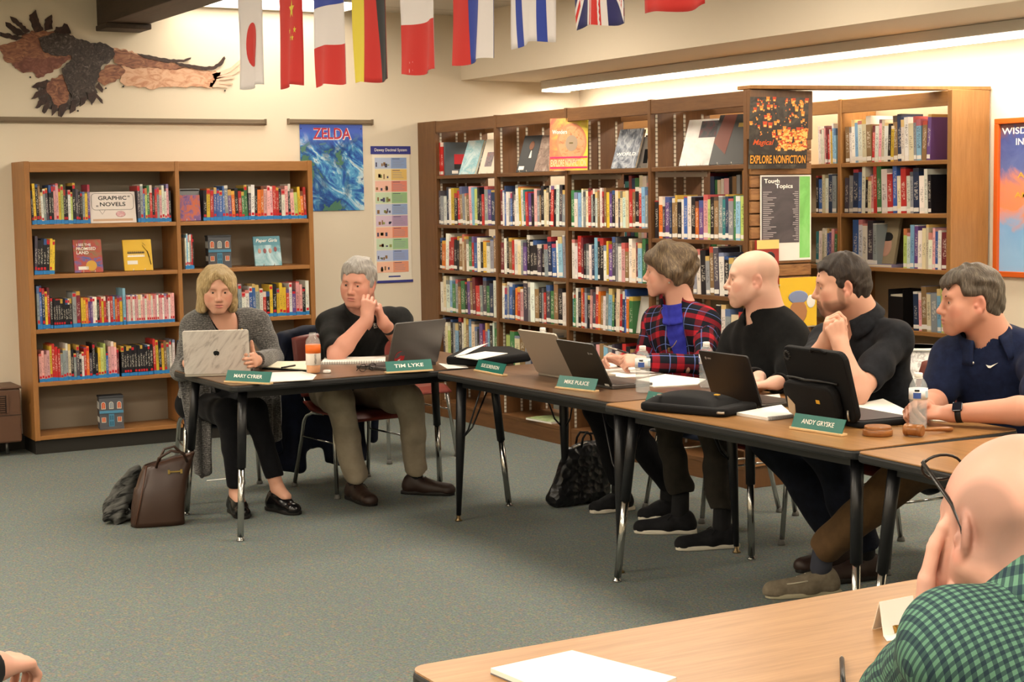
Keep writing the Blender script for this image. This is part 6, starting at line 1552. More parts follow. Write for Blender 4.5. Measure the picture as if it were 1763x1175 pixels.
flag(7, 'navy flag crossed with red and white bars', 'n', [(((0, .13), (.0, .0), (1, .87), (1, 1)), 'w', 1, 20), (((1, .13), (1, .0), (0, .87), (0, 1)), 'w', 1, 20), (((.0, .09), (.0, .04), (1, .91), (1, .96)), 'r', 1, 20), (((1, .09), (1, .04), (0, .91), (0, .96)), 'r', 1, 20), (R4(.32, .68, 0, 1), 'w', 6, 22), (R4(0, 1, .40, .60), 'w', 14, 6), (R4(.40, .60, 0, 1), 'r', 4, 22), (R4(0, 1, .45, .55), 'r', 14, 4)])
flag(8, 'plain red flag, nearest the camera', 'r', [])

# ---------------------------------------------------------------- displays on the shelves
def face_book(loc, rot, w, h, lab, cover, lean=14, th=.018, parts=(), name='display_book', cat='book', stand=None, back='#d8cfba'):
    """face-out book: local x along its width, leaning back against nothing but its own stand"""
    t = thing(name, lab, cat, loc, rot)
    M = frame((0, 0, .004), (1, 0, 0), (0, math.sin(rad(lean)), math.cos(rad(lean))))
    b = MB(); b.box(-w/2, w/2, 0, h, -.002, .0, 0, M); b.box(-w/2, w/2, 0, h, -th, -th+.002, 0, M); b.box(-w/2, -w/2+.002, 0, h, -th, 0, 0, M); b.box(-w/2+.002, w/2-.003, .004, h-.004, -th+.002, -.002, 1, M)
    b.obj('cover', [cover, M_PAGE], t)
    for x0, x1, z0, z1, m_ in parts: MB().box(-w/2+x0*w, -w/2+x1*w, z0*h, z1*h, .0002, .001, 0, M).obj('cover_print', m_, t)
    b = MB()   # easel behind
    zt = h*.6
    b.tube([(-w*.2, .0, .003), (-w*.2, zt*math.sin(rad(lean))+th+.035, .003), (0, zt*math.sin(rad(lean))+th+.004, zt), (w*.2, zt*math.sin(rad(lean))+th+.035, .003), (w*.2, .0, .003)], .002, 6)
    for s_ in (-1, 1): b.tube([(s_*w*.2, .01, .003), (s_*w*.2, -.014, .003), (s_*w*.2, -.016, .016)], .002, 6)
    b.obj('wire_easel', stand or mat('easel_wire', '#c9c4ba', .4, .5), t)
    return t, M, w, h
def cover_text(t, M, s_, w, h, x, y, m_, bold=.01, shear=0.): lettering('title_lettering', s_, w, h, M @ Matrix.Translation((x, y, .0014)), m_, t, bold=bold, shear=shear)
def LB(u0, u1, z, dy=.06): x0, x1 = _vy(u0, 430, LY+dy).x, _vy(u1, 430, LY+dy).x; return ((x0+x1)/2, LY+dy, z), x1-x0
# lettered sign
loc, w = LB(158.5, 237, LSH[0], .02)
t = thing('shelf_sign', 'framed paper sign lettered in a speech bubble on the top shelf', 'sign', loc, 0); hh = .20
M = frame((0, 0, .002), (1, 0, 0), (0, .12, 1)); b = MB().box(-w/2, w/2, 0, hh, -.006, 0, 0, M); b.obj('panel', mat('sign_paper', '#d8cdc6', .3), t)
o_ = rrect(-w*.46, w*.46, hh*.42, hh*.95, .025); b = MB().tube([M @ Vector((x, y, .001)) for x, y in o_+o_[:1]], .0011, 5, caps=False); b.tube([M @ Vector(q) for q in ((-w*.30, hh*.42, .001), (-w*.24, hh*.28, .001), (-w*.17, hh*.42, .001))], .0011, 5); b.obj('speech_bubble', M_BLKP, t)
lettering('lettering', 'GRAPHIC', w*.62, .026, M @ Matrix.Translation((0, hh*.80, .001)), M_BLKP, t, bold=.02); lettering('lettering', 'NOVELS', w*.56, .026, M @ Matrix.Translation((.0, hh*.60, .001)), M_BLKP, t, bold=.02)
lettering('quote_marks', '“', .014, .012, M @ Matrix.Translation((w*.36, hh*.85, .001)), M_BLKP, t, bold=.02); lettering('quote_marks', '„', .014, .012, M @ Matrix.Translation((-w*.34, hh*.54, .001)), M_BLKP, t, bold=.02)
MB().ball((0, 0, 0), (.032, .020, .001), M=M @ Matrix.Translation((w*.16, hh*.28, .001))).obj('printed_figure', art('sign_pink', ['#e3d6d4', '#c98f93', '#b8aab0'], 40, 1), t); MB().box(-w*.45, w*.42, hh*.06, hh*.13, .0004, .001, 0, M).obj('printed_table', mat('sign_tan', '#c4a184', .5), t)
loc, w = LB(311, 348, LSH[0], .03)
t, M, w, h = face_book(loc, 0, w, .17, 'purple and orange covered book facing out on the top shelf, right bay', art('cover_purple', ['#5a3c78', '#7d5a8c', '#c9622a', '#7a6a84'], 22, 1.5, seed=7), 6)
loc, w = LB(312, 347, LSH[0], .10)
t = thing('framed_card', 'grey framed card standing behind the purple covered book', 'card', loc); MB().box(-w/2, w/2, 0, .012, 0, .215).obj('panel', mat('card_grey', '#8b8d90', .5), t); b = MB()
for q in ((-w/2+.006, w/2-.006, .20, .209), (-w/2+.006, w/2-.006, .17, .173)): b.box(q[0], q[1], -.002, 0, q[2], q[3])
b.obj('frame', M_BLKP, t)
loc, w = LB(128, 176, LSH[1], .05)
t, M, w, h = face_book(loc, rad(-6), w, .215, 'brown and blue illustrated book facing out on the second shelf, left bay', art('cover_promised', ['#6b4d33', '#8a6a4c', '#b0463a', '#4d62a0', '#39302c'], 9, 1.2, seed=8), 14)
cover_text(t, M, 'I SEE THE', w*.5, .016, -w*.12, h*.84, M_WTXT); cover_text(t, M, 'PROMISED', w*.68, .02, -w*.05, h*.72, M_WTXT); cover_text(t, M, 'LAND', w*.42, .02, -w*.18, h*.60, M_WTXT); MB().box(-w*.36, w*.0, h*.08, h*.18, .0004, .0012, 0, M).obj('barcode_label', M_LWHITE, t); MB().lathe([(.034, 0), (.034, .001)], 20, 0, M @ Matrix.Translation((w*.1, h*.2, .0002))).obj('printed_head', mat('cover_ochre', '#c99a3a', .5), t)
loc, w = LB(214, 262, LSH[1], .05)
t, M, w, h = face_book(loc, rad(-6), w, .205, 'yellow book facing out on a white wire stand on the second shelf', mat('cover_yellow', '#d9ae22', .4), 14, stand=M_CAPW)
b = MB()
for x0, y0, x1, y1, r_ in ((.18, .82, .34, .62, .006), (.34, .62, .40, .40, .012), (.40, .40, .44, .18, .009), (.30, .80, .2, .9, .004)): b.tube([M @ Vector((x0*w, y0*h, .001)), M @ Vector((x1*w, y1*h, .001))], r_, 8, flat=.15)
b.obj('printed_figure', M_BLKP, t); lettering('title_lettering', 'HOCKEY\nSTAND', w*.56, .046, M @ Matrix.Translation((-w*.08, h*.56, .0014)), M_BLKP, t, bold=.02) if False else None
for z_ in (.60, .49): MB().prism([(-w*.36+w*.6*j/24, z_*h+(.042*h if j % 2 else -.042*h)) for j in range(25)]+[(w*.24, z_*h-.05*h), (-w*.36, z_*h-.05*h)], .0003, .0012, 0, M).obj('title_lettering', M_WTXT if z_ < .5 else M_BLKP, t)
MB().box(-w*.38, -w*.02, h*.2, h*.32, .0004, .0012, 0, M).obj('barcode_label', M_LWHITE, t)
loc, w = LB(440, 484, LSH[1], .05)
t, M, w, h = face_book(loc, rad(-8), w, .205, 'teal and white comic facing out on a wooden stand on the second shelf', art('cover_teal', ['#e8eef0', '#bcd6dc', '#5f98a6', '#2f6c7c'], 6, .8, (1, 1, 1), seed=9), 16, stand=mat('stand_wood', '#6f4a34', .5))
MB().box(-w*.5, w*.5, h*.70, h, .0003, .0008, 0, M).obj('cover_print', mat('cover_deep_teal', '#3a7f90', .4), t); cover_text(t, M, 'Paper Girls', w*.8, .03, 0, h*.84, M_WTXT, shear=.25)
for k in range(4): MB().ball((0, 0, 0), (.011, .018, .001), M=M @ Matrix.Translation((-w*.3+w*.2*k, h*(.5+.05*(k == 3)), .001))).obj('printed_figure', mat('cover_figures%d' % (k % 2), ('#b98a7c', '#8d4a4a')[k % 2], .5), t)
# printed cardboard house boxes
M_HG, M_HB2, M_HO, M_HW = mat('house_grey', '#54565c', .6), mat('house_blue', '#4d88a8', .5), mat('house_orange', '#cf5a26', .5), mat('house_window_white', '#cfc9bc', .5)
def house(loc, lab, rot):
    t = thing('house_box', lab, 'box', loc, rot); w, d, h = .152, .11, .205
    MB().box(-w/2, w/2, 0, d, 0, h).obj('walls', M_HG, t); MB().box(-w/2-.004, w/2+.004, -.004, d+.004, h, h+.012).obj('cornice', mat('house_roof', '#3c3e43', .6), t, bevel=.003)
    MB().box(-w/2, w/2, -.005, 0, .105, .122).obj('shop_band', M_HB2, t); MB().box(-w/2-.001, w/2+.001, -.006, d, 0, .018).obj('plinth', M_HG, t)
    dr = MB().box(-.018, .016, -.006, -.0005, .018, .10).obj('door', M_HB2, t); b = MB()
    for z_ in (.025, .062): b.box(-.013, -.003, -.008, -.005, z_, z_+.028); b.box(.001, .011, -.008, -.005, z_, z_+.028)
    b.obj('door_panels', mat('house_blue_dark', '#386880', .5), dr)
    def win(M, arch, m_):
        p_ = [(-.014, 0), (.014, 0), (.014, .034)]+([(.014*math.cos(PI*k/8), .034+.014*math.sin(PI*k/8)) for k in range(1, 8)] if arch else [])+[(-.014, .034)]
        o_ = MB().prism(p_, 0, .003, 0, M).obj('window', M_HW, t)
        MB().prism([(x*.72, .005+y*.82) for x, y in p_], .003, .0045, 0, M).obj('window_pane', m_, o_); MB().box(-.001, .001, .004, .036, .0045, .006, 0, M).obj('glazing_bar', M_HW, o_)
    F_ = lambda x, z_: frame((x, 0, z_), (1, 0, 0), (0, 0, 1))
    for k, x in enumerate((-.05, .0, .05)): win(F_(x, .132), True, (M_HO, M_HW, M_HO)[k] if k != 1 else mat('house_pane', '#8d98a0', .3))
    for x in (-.05, .05): win(F_(x, .045), False, M_HO)
    S_ = lambda y, z_: frame((-w/2, y, z_), (0, -1, 0), (0, 0, 1))
    for y in (.03, .08): win(S_(y, .132), True, MATS['house_pane']); win(S_(y, .045), False, MATS['house_pane'])
p = _vy(193, 737, LY+.05); house((p.x, LY+.05, LSH[4]), 'grey cardboard house box on the bottom shelf, left bay', rad(-10))
p = _vy(379, 455, LY+.06); house((p.x, LY+.06, LSH[1]), 'grey cardboard house box on the second shelf above the blond woman', rad(-10))
loc, w = LB(474, 510, LSH[3], .08)
t = thing('framed_plaque', 'grey framed plaque on the shelf between the two seated people', 'plaque', loc); MB().box(-w/2, w/2, 0, .012, 0, .175).obj('frame', M_HG, t, bevel=.002); MB().box(-w*.38, w*.30, -.004, 0, .01, .15).obj('panel', mat('plaque_grey', '#a9a9a4', .4), t); MB().box(-w*.26, w*.20, -.006, -.003, .128, .142).obj('title_band', M_BLKP, t); MB().box(-w*.2, w*.14, -.006, -.003, .02, .03).obj('caption_band', M_BLKP, t)
loc, w = LB(466, 500, LSH[4], .05)
face_book(loc, 0, w+.03, .15, 'orange patterned book facing out on the bottom shelf behind the blond woman', art('cover_orange', ['#b8480f', '#d9691c', '#8a3410'], 40, 1.5, seed=11), 8)
# nonfiction bookcase, top row
def AB(u, v, z, dx=.10): p = _vx(u, v, AX+dx); return (AX+dx, p.y, z)
zt = ASH[0][0]
for k in range(3):
    p = _vx(751+5*k, 290, AX+.03); o = bpy.data.objects.new('book', BM['lib']); COL.objects.link(o); o.scale = (.04, .18, .235); o.color = rgba('#bf2a26'); o.location = (AX+.03, p.y, zt); o.rotation_euler = (0, 0, -PI/2)
    tag(o, '%s of three matching red volumes at the left end of the top row' % ('first', 'second', 'third')[k], 'book', 'red volumes')
RZ = -PI/2
p = _vx(766, 290, AX+.03); t = thing('book', 'grey hardback with a red square on its cover, end on beside the red volumes', 'book', (AX+.03, p.y, zt), RZ)
b = MB(); b.box(-.012, -.009, 0, .2, 0, .235); b.box(.009, .012, 0, .2, 0, .235); b.box(-.009, .009, 0, .004, 0, .235); b.box(-.009, .009, .004, .195, .004, .23, 1); b.obj('cover', [mat('cover_slate', '#4f5a63', .4), M_PAGE], t)
b = MB(); b.box(.0122, .0128, .07, .17, .08, .15, 0); b.box(.0122, .0128, .07, .17, .045, .08, 1); b.box(.0122, .0128, .05, .10, .012, .034, 2); b.obj('cover_print', [M_LRED, M_BLKP, M_LWHITE], t)
t, M, w, h = face_book(AB(803, 297, zt, .06), RZ+.2, .17, .255, 'pale blue and white book leaning face out in the first bay', art('cover_pale', ['#dfe6e6', '#cfe2e6', '#8fc3cf', '#e6e6e0'], 9, 1, seed=12), 22)
t, M, w, h = face_book(AB(836, 297, zt, .06), RZ+.2, .16, .25, 'cream book with a small photograph facing out in the first bay', mat('cover_cream', '#ded7c6', .5), 20); MB().box(-w*.2, w*.25, h*.2, h*.62, .0003, .001, 0, M).obj('cover_photo', art('photo_grey', ['#4a464a', '#8d8488', '#a35a5e'], 30, 1), t)
t, M, w, h = face_book(AB(903, 291, zt, .06), RZ+.2, .17, .255, 'dark biography with a portrait facing out in the second bay', mat('cover_dusk', '#2c2f33', .4), 20); MB().ball((0, 0, 0), (.024, .032, .001), M=M @ Matrix.Translation((.01, h*.72, .001))).obj('printed_portrait', mat('portrait_brown', '#8a5a42', .5), t); MB().prism([(.005, h*.38), (.03, h*.38), (.02, h*.58), (.012, h*.58)], .0003, .001, 0, M).obj('printed_shirt', M_LWHITE, t); MB().box(-w*.4, -w*.1, h*.06, h*.16, .0003, .001, 0, M).obj('spine_label', M_LWHITE, t)
t, M, w, h = face_book(AB(934, 290, zt, .06), RZ+.2, .17, .25, 'brown sketched book facing out behind the bright sign', art('cover_sketch', ['#4d3b33', '#8a7468', '#b5a294'], 16, 1.5, seed=13), 20)
t, M, w, h = face_book(AB(1072, 287, zt, .07), RZ+.2, .20, .25, 'grey collage book facing out in the third bay', art('cover_collage', ['#24282f', '#5a6270', '#9aa0aa', '#c2c4c8'], 18, 2, (1, 1, .6), seed=14), 20); cover_text(t, M, 'WORLD', w*.8, .02, 0, h*.36, M_WTXT)
t, M, w, h = face_book(AB(1100, 288, zt, .16), RZ+.1, .15, .19, 'white book standing behind the grey collage book', M_LWHITE, 12); MB().box(w*.2, w*.45, h*.15, h*.6, .0003, .001, 0, M).obj('cover_photo', MATS['cover_dusk'], t)
t, M, w, h = face_book(AB(1197, 289, zt, .06), RZ+.2, .25, .275, 'silver book facing out in the fourth bay', art('cover_silver', ['#cfcac6', '#e4e0dc', '#d6cfcb', '#a8a09e'], 6, .8, seed=15), 20); MB().box(-w*.1, w*.48, h*.6, h*.96, .0003, .001, 0, M).obj('cover_print', art('cover_inset', ['#1e1e22', '#4a4448', '#7a2a30'], 20, 1), t)
t, M, w, h = face_book(AB(1250, 289, zt, .06), RZ+.2, .25, .29, 'black and rust book facing out beside the silver book', mat('cover_black', '#25231f', .4), 20); MB().prism([(-w*.5, h*.45), (-w*.1, h*.2), (w*.0, h), (-w*.35, h)], .0003, .001, 0, M).obj('cover_print', mat('cover_rust', '#6a3424', .5), t); MB().box(w*.1, w*.4, h*.74, h*.82, .0003, .001, 0, M).obj('cover_print', mat('cover_mustard', '#a58a3a', .5), t)
# bright eye sign and lantern sign
def sign(lab, loc, rot, w, h, art_m, lean, extra):
    t = thing('shelf_sign', lab, 'sign', loc, rot); M = frame((0, 0, .001), (1, 0, 0), (0, math.sin(rad(lean)), math.cos(rad(lean))))
    MB().box(-w/2, w/2, 0, h, -.003, 0, 0, M).obj('panel', art_m, t); extra(t, M); return t
def ex1(t, M):
    w, h = .255, .325
    m_, tt = nmat('iris_rings', .4); v = tt.coord('Object', (1, 1, 1)); n = tt.noise(v, 30, 4, .6, 1); tt.base(tt.ramp(n.outputs['Fac'], [(.3, '#b06a4a'), (.5, '#d9a070'), (.7, '#b89a7a')]))
    for r_, mm in ((.112, mat('iris_rim', '#d98a62', .5)), (.098, m_), (.045, mat('iris_core', '#a9937c', .5))): MB().lathe([(r_, 0), (r_, .0006)], 36, 0, M @ Matrix.Translation((.02, h*.52, .0003+(.112-r_)*.02)) @ Matrix.Diagonal((.9, 1.1, 1, 1))).obj('printed_eye', mm, t)
    MB().box(.005, .03, h*.51, h*.535, .0022, .0026, 0, M).obj('pupil_mark', mat('pupil_olive', '#6a5a2a', .5), t)
    lettering('lettering', 'Wonders', .10, .026, M @ Matrix.Translation((-.06, h*.74, .003)), M_WTXT, t, bold=.02)
    for z_ in (.235, .04): MB().box(-w/2+.005, w/2, h*z_, h*z_+.010, .001, .002, 0, M).obj('printed_rule', mat('magenta_rule', '#d4246a', .5), t)
    lettering('lettering', 'EXPLORE NONFICTION', .235, .042, M @ Matrix.Translation((0, h*.145, .002)), mat('lettering_cream', '#efdcae', .5), t, bold=.01)
m_, tt = nmat('eye_sign_print', .4); v = tt.coord('Object'); n = tt.noise(v, 9, 4, .6, 1.5); x = tt.sep(v)[0]
tt.base(tt.ramp(tt.math('ADD', tt.math('MULTIPLY', x, 2.2), n.outputs['Fac']), [(.05, '#d8484e'), (.3, '#e58a5a'), (.52, '#e9b95a'), (.75, '#ecd64a'), (1., '#d3cf4a')]))
p = _vx(975, 288, AX-.02); sign('bright pink and yellow eye sign standing on the shelf edge', (AX-.006, p.y, zt+.0), RZ+.62, .255, .325, m_, 4, ex1)
def ex2(t, M):
    w, h = .375, .375; r = random.Random(4); ms = [mat('lantern_a', '#c2441c', .5), mat('lantern_b', '#e08a34', .5), mat('lantern_c', '#edc06a', .5)]
    b = MB()
    for k in range(290):
        y_ = h*(.28+.70*r.random()); x_ = w*(r.random()-.5)*.96
        if k > 170: y_ = h*(.27+.26*r.random()); x_ = w*(.48-.62*r.random()**1.4)
        if x_ < w*-.04 and y_ < h*.47: continue
        s_ = .003+.012*r.random()**3+(.004 if y_ < h*.55 and x_ > 0 else 0)
        q = [(x_-s_, y_+s_), (x_+s_, y_+s_), (x_+s_*.7, y_-s_), (x_-s_*.7, y_-s_)]; b.prism(q, .0004, .0008+k*1e-6, k % 2, M); b.prism([(x_-s_*.6, y_-s_*.2), (x_+s_*.6, y_-s_*.2), (x_+s_*.5, y_-s_*.9), (x_-s_*.5, y_-s_*.9)], .0009, .0011+k*1e-6, 2, M)
    b.obj('lantern_print', ms, t)
    MB().box(-w/2+.002, w/2-.002, h*.06, h*.205, .0004, .0008, 0, M).obj('title_band', mat('band_black', '#1c140f', .5), t)
    lettering('lettering', 'EXPLORE NONFICTION', w*.95, h*.115, M @ Matrix.Translation((0, h*.132, .0012)), mat('lettering_orange', '#e69a2a', .5), t, bold=.015)
    lettering('lettering', 'Magical', w*.36, h*.10, M @ Matrix.Translation((-w*.26, h*.36, .0016)), mat('script_orange', '#d2571f', .5), t, bold=.012, shear=.35)
m_, tt = nmat('lantern_sign_print', .4); v = tt.coord('Object'); n = tt.noise(v, 6, 4, .6, 1.5); z = tt.sep(v)[2]
tt.base(tt.mix(tt.ramp(n.outputs['Fac'], [(.45, '#000000'), (.7, '#ffffff')]), '#2a2422', '#5c564c'))
pz = _vy(1340, 291, AY[4]-.06); zb = pz.z; sign('dark sign full of glowing orange lanterns on the end panel', (pz.x, AY[4]-.055, zb), rad(-4), .375, .375, m_, -3, ex2)
a, c_ = _vy(1309, 302, AY[4]-.03), _vy(1396, 447, AY[4]-.03)
t = thing('topic_chart', 'narrow white-edged list chart with a green stripe on the slatted end panel', 'chart', (a.x, AY[4]-.028, c_.z)); w, h = c_.x-a.x, a.z-c_.z
MB().box(0, w, -.003, 0, 0, h).obj('sheet', M_LWHITE, t); MB().box(.008, w*.76, -.004, -.0028, h*.21, h-.008).obj('list_panel', art('list_grey', ['#37343a', '#4d474b', '#5c5357'], 6, 1), t); MB().box(w*.77, w-.008, -.004, -.0028, .012, h-.008).obj('green_stripe', art('stripe_green', ['#6aa854', '#7cc566', '#8fd07a'], 5, 1), t)
FXZ = lambda x, z_: frame((x, -.0044, z_), (1, 0, 0), (0, 0, 1))
lettering('lettering', 'Tough', w*.30, .03, FXZ(w*.22, h*.925), M_WTXT, t, bold=.02); lettering('lettering', 'Topics', w*.34, .03, FXZ(w*.46, h*.865), M_WTXT, t, bold=.02)
b = MB(); r = random.Random(9)
for k in range(26): zz = h*.80-k*h*.0225; b.box(.016, .016+w*r.uniform(.08, .28), -.0046, -.0038, zz, zz+.0035); b.box(w*.74-w*r.uniform(.04, .12), w*.74, -.0046, -.0038, zz, zz+.0035)
b.obj('list_lines', mat('list_ink', '#b5acae', .6), t)
def wallbook(u0, v0, u1, v1, lab, m_, parts, name='display_book'):
    a, c_ = _vy(u0, v0, AY[4]-.05), _vy(u1, v1, AY[4]-.05); w, h = c_.x-a.x, a.z-c_.z
    t = thing(name, lab, 'book', ((a.x+c_.x)/2, AY[4]-.05, c_.z)); MB().box(-w/2, w/2, 0, .018, 0, h).obj('cover', [m_], t); M = frame((0, -.0005, 0), (1, 0, 0), (0, 0, 1))
    for f in parts: f(t, M, w, h)
    MB().box(-w/2, w/2, -.012, .024, -.006, -.001).obj('ledge', M_SILV, t)
def pic(x, y, rx, ry, m_): return lambda t, M, w, h: MB().ball((0, 0, 0), (rx*w, ry*h, .0012), M=M @ Matrix.Translation((x*w, y*h, .0005))).obj('cover_picture', m_, t)
wallbook(1303, 414, 1341, 490, 'cream and red picture book on the end panel beside the bald man', mat('cover_red_pic', '#9c3026', .5), [lambda t, M, w, h: MB().box(-w*.5, w*.5, h*.8, h, .0003, .001, 0, M).obj('cover_print', mat('cover_butter', '#e0c878', .5), t), pic(.1, .62, .22, .12, M_BLKP), pic(.05, .5, .14, .1, mat('pic_skin', '#8a5a42', .6))])
wallbook(1342, 480, 1406, 560, 'yellow magazine with a child in a knitted hat on the end panel', mat('cover_sun', '#e0b62a', .5), [pic(.0, .30, .24, .26, mat('pic_skin2', '#a8744c', .6)), pic(.0, .60, .27, .14, mat('pic_hat', '#7d88a8', .7)), pic(.34, .5, .12, .14, M_LWHITE)])
p = _vx(948, 731, AX+.10); t = thing('magazine', 'green and white magazine lying flat on the bottom shelf of the long bookcase', 'magazine', (AX+.10, p.y, ASH[1][5]), rad(95)); b = MB(); b.prism(rrect(-.14, .14, -.1, .1, .004), .0005, .012, 0); b.obj('pages', M_PAPER, t); MB().box(-.14, .14, -.1, .1, .012, .0135).obj('cover', art('cover_green', ['#5f7a44', '#9fb07a', '#d5d6c8'], 10, 1), t)
p = _vx(1113, 560, AX+.05); t, M, w, h = face_book((AX+.05, p.y, ASH[2][3]-.0), RZ+.15, .18, .22, 'white book with a red figure facing out behind the plaid-blazer woman', mat('cover_chalk', '#cfcac2', .5), 10); MB().prism([(-.05, .0), (.02, .0), (.03, .14), (.0, .17), (-.02, .1)], .0004, .001, 0, M).obj('cover_print', mat('cover_crimson', '#a82c28', .5), t)
p = _vx(1517, 463, BX+.06); t = thing('display_book', 'tan book with a portrait cover facing out on the wall bookcase', 'book', (BX+.06, p.y, BSH[2]+.018), RZ); M = frame((0, 0, .001), (1, 0, 0), (0, .2, 1)); MB().box(-.1, .1, 0, .27, -.02, 0, 0, M).obj('cover', mat('cover_tan', '#9a8c70', .5), t); MB().ball((0, 0, 0), (.045, .06, .001), M=M @ Matrix.Translation((.02, .10, .001))).obj('printed_portrait', mat('portrait_pink', '#c79a86', .5), t); MB().ball((0, 0, 0), (.046, .03, .0014), M=M @ Matrix.Translation((.02, .155, .001))).obj('printed_hair', M_BLKP, t)
t = thing('flat_book', 'pale purple book lying flat under the tan portrait book', 'book', (BX+.13, p.y-.02, BSH[2]), RZ); MB().box(-.16, .12, -.12, .1, .0005, .017).obj('cover', mat('cover_lilac', '#8d84a4', .5), t); MB().box(-.155, .115, -.1205, .095, .003, .0145).obj('pages', M_PAGE, t)
p = _vx(1535, 560, BX+.05); t = thing('magazine_file', 'black open-topped box on the lower shelf of the wall bookcase', 'box', (BX+.08, p.y, BSH[3]), RZ); b = MB(); b.box(-.06, .06, 0, .18, .001, .006); b.box(-.06, -.055, 0, .18, .006, .22); b.box(.055, .06, 0, .18, .006, .22); b.box(-.055, .055, 0, .005, .006, .18); b.box(-.055, .055, .175, .18, .006, .22); b.obj('shell', M_BLKP, t); MB().box(-.05, .05, .01, .17, .006, .19).obj('papers', M_PAGE, t)
# woven bin on the lower shelf
p = _vx(1597, 600, BX+.02); t = thing('wire_bin', 'white patterned bin between the bearded man and the man in navy', 'bin', (BX-.14, p.y-.10, 0)); zt_ = _vx(1597, 598, BX-.14).z
m_, tt = nmat('bin_weave', .5); v = tt.coord('Object', (40, 40, 30)); tt.base(tt.ramp(tt.noise(v, 1, 3, .6, 1).outputs['Fac'], [(.42, '#a7a4a2'), (.55, '#d9d6d2')]))
MB().lathe([(.06, .001), (.13, zt_)], 28).obj('shell', m_, t); MB().lathe([(.13, zt_-.015), (.138, zt_-.015), (.138, zt_), (.125, zt_)], 28).obj('rim', M_CAPW, t)

# ---------------------------------------------------------------- chairs
M_MAR = mat('maroon_plastic', '#6b2a22', .4); M_CTAN = mat('chair_edge_tan', '#9a6a3c', .45); M_NVP = mat('navy_plastic', '#1f2636', .45)
def chair(x, y, rot, lab, m_, edge=None):
    """sitter faces local -y"""
    t = thing('chair', lab, 'chair', (x, y, 0), rot, 'school chairs at the council tables')
    def seat(u, v): a = (u-.5)*2; b_ = v; return (a*.215*(1-.1*b_), -.21+.42*b_, .445-.02*math.sin(PI*min(b_*1.1, 1))*(1-a*a*.6)-.045*max(0, .18-b_)/.18*1.0+.03*max(0, b_-.8)/.2)
    MB().grid(seat, 16, 18).obj('seat', m_, t, solid=.009)
    def back(u, v): a = (u-.5)*2; w_ = .20*(1-.12*abs(v-.5)); return (a*w_, .235+.10*v-.035*(1-a*a), .50+.34*v-.02*abs(a)**3*v)
    bk = MB().grid(back, 16, 14).obj('backrest', m_, t, solid=.009)
    if edge: MB().tube([back(u, 0) for u in (0,)]+[back(0, v/8) for v in range(9)]+[back(u/10, 1) for u in range(1, 11)]+[back(1, 1-v/8) for v in range(1, 9)], .008, 6).obj('edge_trim', edge, bk)
    for sx in (-1, 1):
        MB().tube([(sx*.16, -.04, .425), (sx*.185, -.10, .425), (sx*.20, -.145, .41), (sx*.208, -.165, .38), (sx*.235, -.225, .012)], .0115, 10).obj('leg', M_CHR, t)
        MB().tube([(sx*.16, .04, .425), (sx*.185, .11, .425), (sx*.20, .155, .41), (sx*.208, .175, .38), (sx*.235, .255, .012)], .0115, 10).obj('leg', M_CHR, t)
        MB().tube([(sx*.215, -.178, .29), (sx*.215, .19, .29)], .005, 8).obj('side_rail', M_CHR, t)
        MB().tube([(sx*.15, .18, .42), (sx*.165, .235, .46), (sx*.17, .30, .70)], .010, 8).obj('back_post', M_CHR, t)
        for y_ in (-.227, .257): MB().lathe([(.0125, .026), (.015, .018), (.018, .008), (.018, .001)], 14, 0, Matrix.Translation((sx*.235, y_, 0))).obj('foot_glide', mat('glide_grey', '#5d5c58', .5), t)
    return t
chair(2.985, 8.20, rad(-13), 'chrome-legged chair under the blond woman', M_NVP)
chair(3.658, 7.97, rad(5), 'chrome-legged maroon chair under the grey-haired man', M_MAR, M_CTAN)
chair(4.87, 6.36, rad(-90), 'chrome-legged chair under the woman in the plaid blazer', M_NVP)
chair(4.88, 5.78, rad(-90), 'chrome-legged maroon chair under the bald man in black', M_MAR, M_CTAN)
chair(4.88, 5.08, rad(-93), 'chrome-legged maroon chair under the bearded man', M_MAR, M_CTAN)
chair(4.87, 4.36, rad(-90), 'chrome-legged chair under the man in the navy polo', M_NVP)
chair(1.78, 1.18, rad(192), 'chair under the bald man at the nearest table', M_NVP)
p = ony(706, 560, 9.1); chair(p.x-.20, 8.80, rad(2), 'empty maroon chair with tan trim behind the grey-haired man', M_MAR, M_CTAN)
chair(.12, 2.40, rad(150), 'chair of the person at the left edge', M_NVP)
# jackets hung over chair backs
def jacket(o, rot, lab, m_, w=.25, zb=.12, zt=.80, seed=0, notch=.12):
    S = Soft(); c, s_ = math.cos(rot), math.sin(rot); T = lambda x, y, z: (o[0]+c*x-s_*y, o[1]+s_*x+c*y, z)
    for k in range(15):
        x = -w+2*w*k/14; b = zb+(.10 if 5 <= k <= 7 else 0)+.012*math.sin(k*.9+seed)
        S.cap(T(x*.8, .385, zt-.02-.1*abs(x)), T(x*.95, .37, .45), .028, .032, .04); S.cap(T(x*.95, .37, .45), T(x*1.08, .35+.012*math.sin(k*1.3), b+.03), .030, .024, .04)
    for sx in (-1, 1): S.chain([T(sx*w*.75, .37, zt-.06), T(sx*(w+.03), .34, .62), T(sx*(w+.05), .30, .38), T(sx*(w+.035), .28, .22)], [.04, .045, .042, .036], .03)
    VQ = S.build(.0055, wrinkle(.006, 26, seed)); ob = soft_obj('jacket', VQ, m_, None, o); ob.location = o; tag(ob, lab, 'jacket'); return ob
jacket((3.640, 7.97, 0), rad(5), 'navy jacket hung over the grey-haired man\'s chair', M_NAVJ, .27, .07, .875, 1)
jacket((4.88, 5.08, 0), rad(-93), 'black jacket hung over the bearded man\'s chair', M_BLKJ, .2, .22, .80, 3)
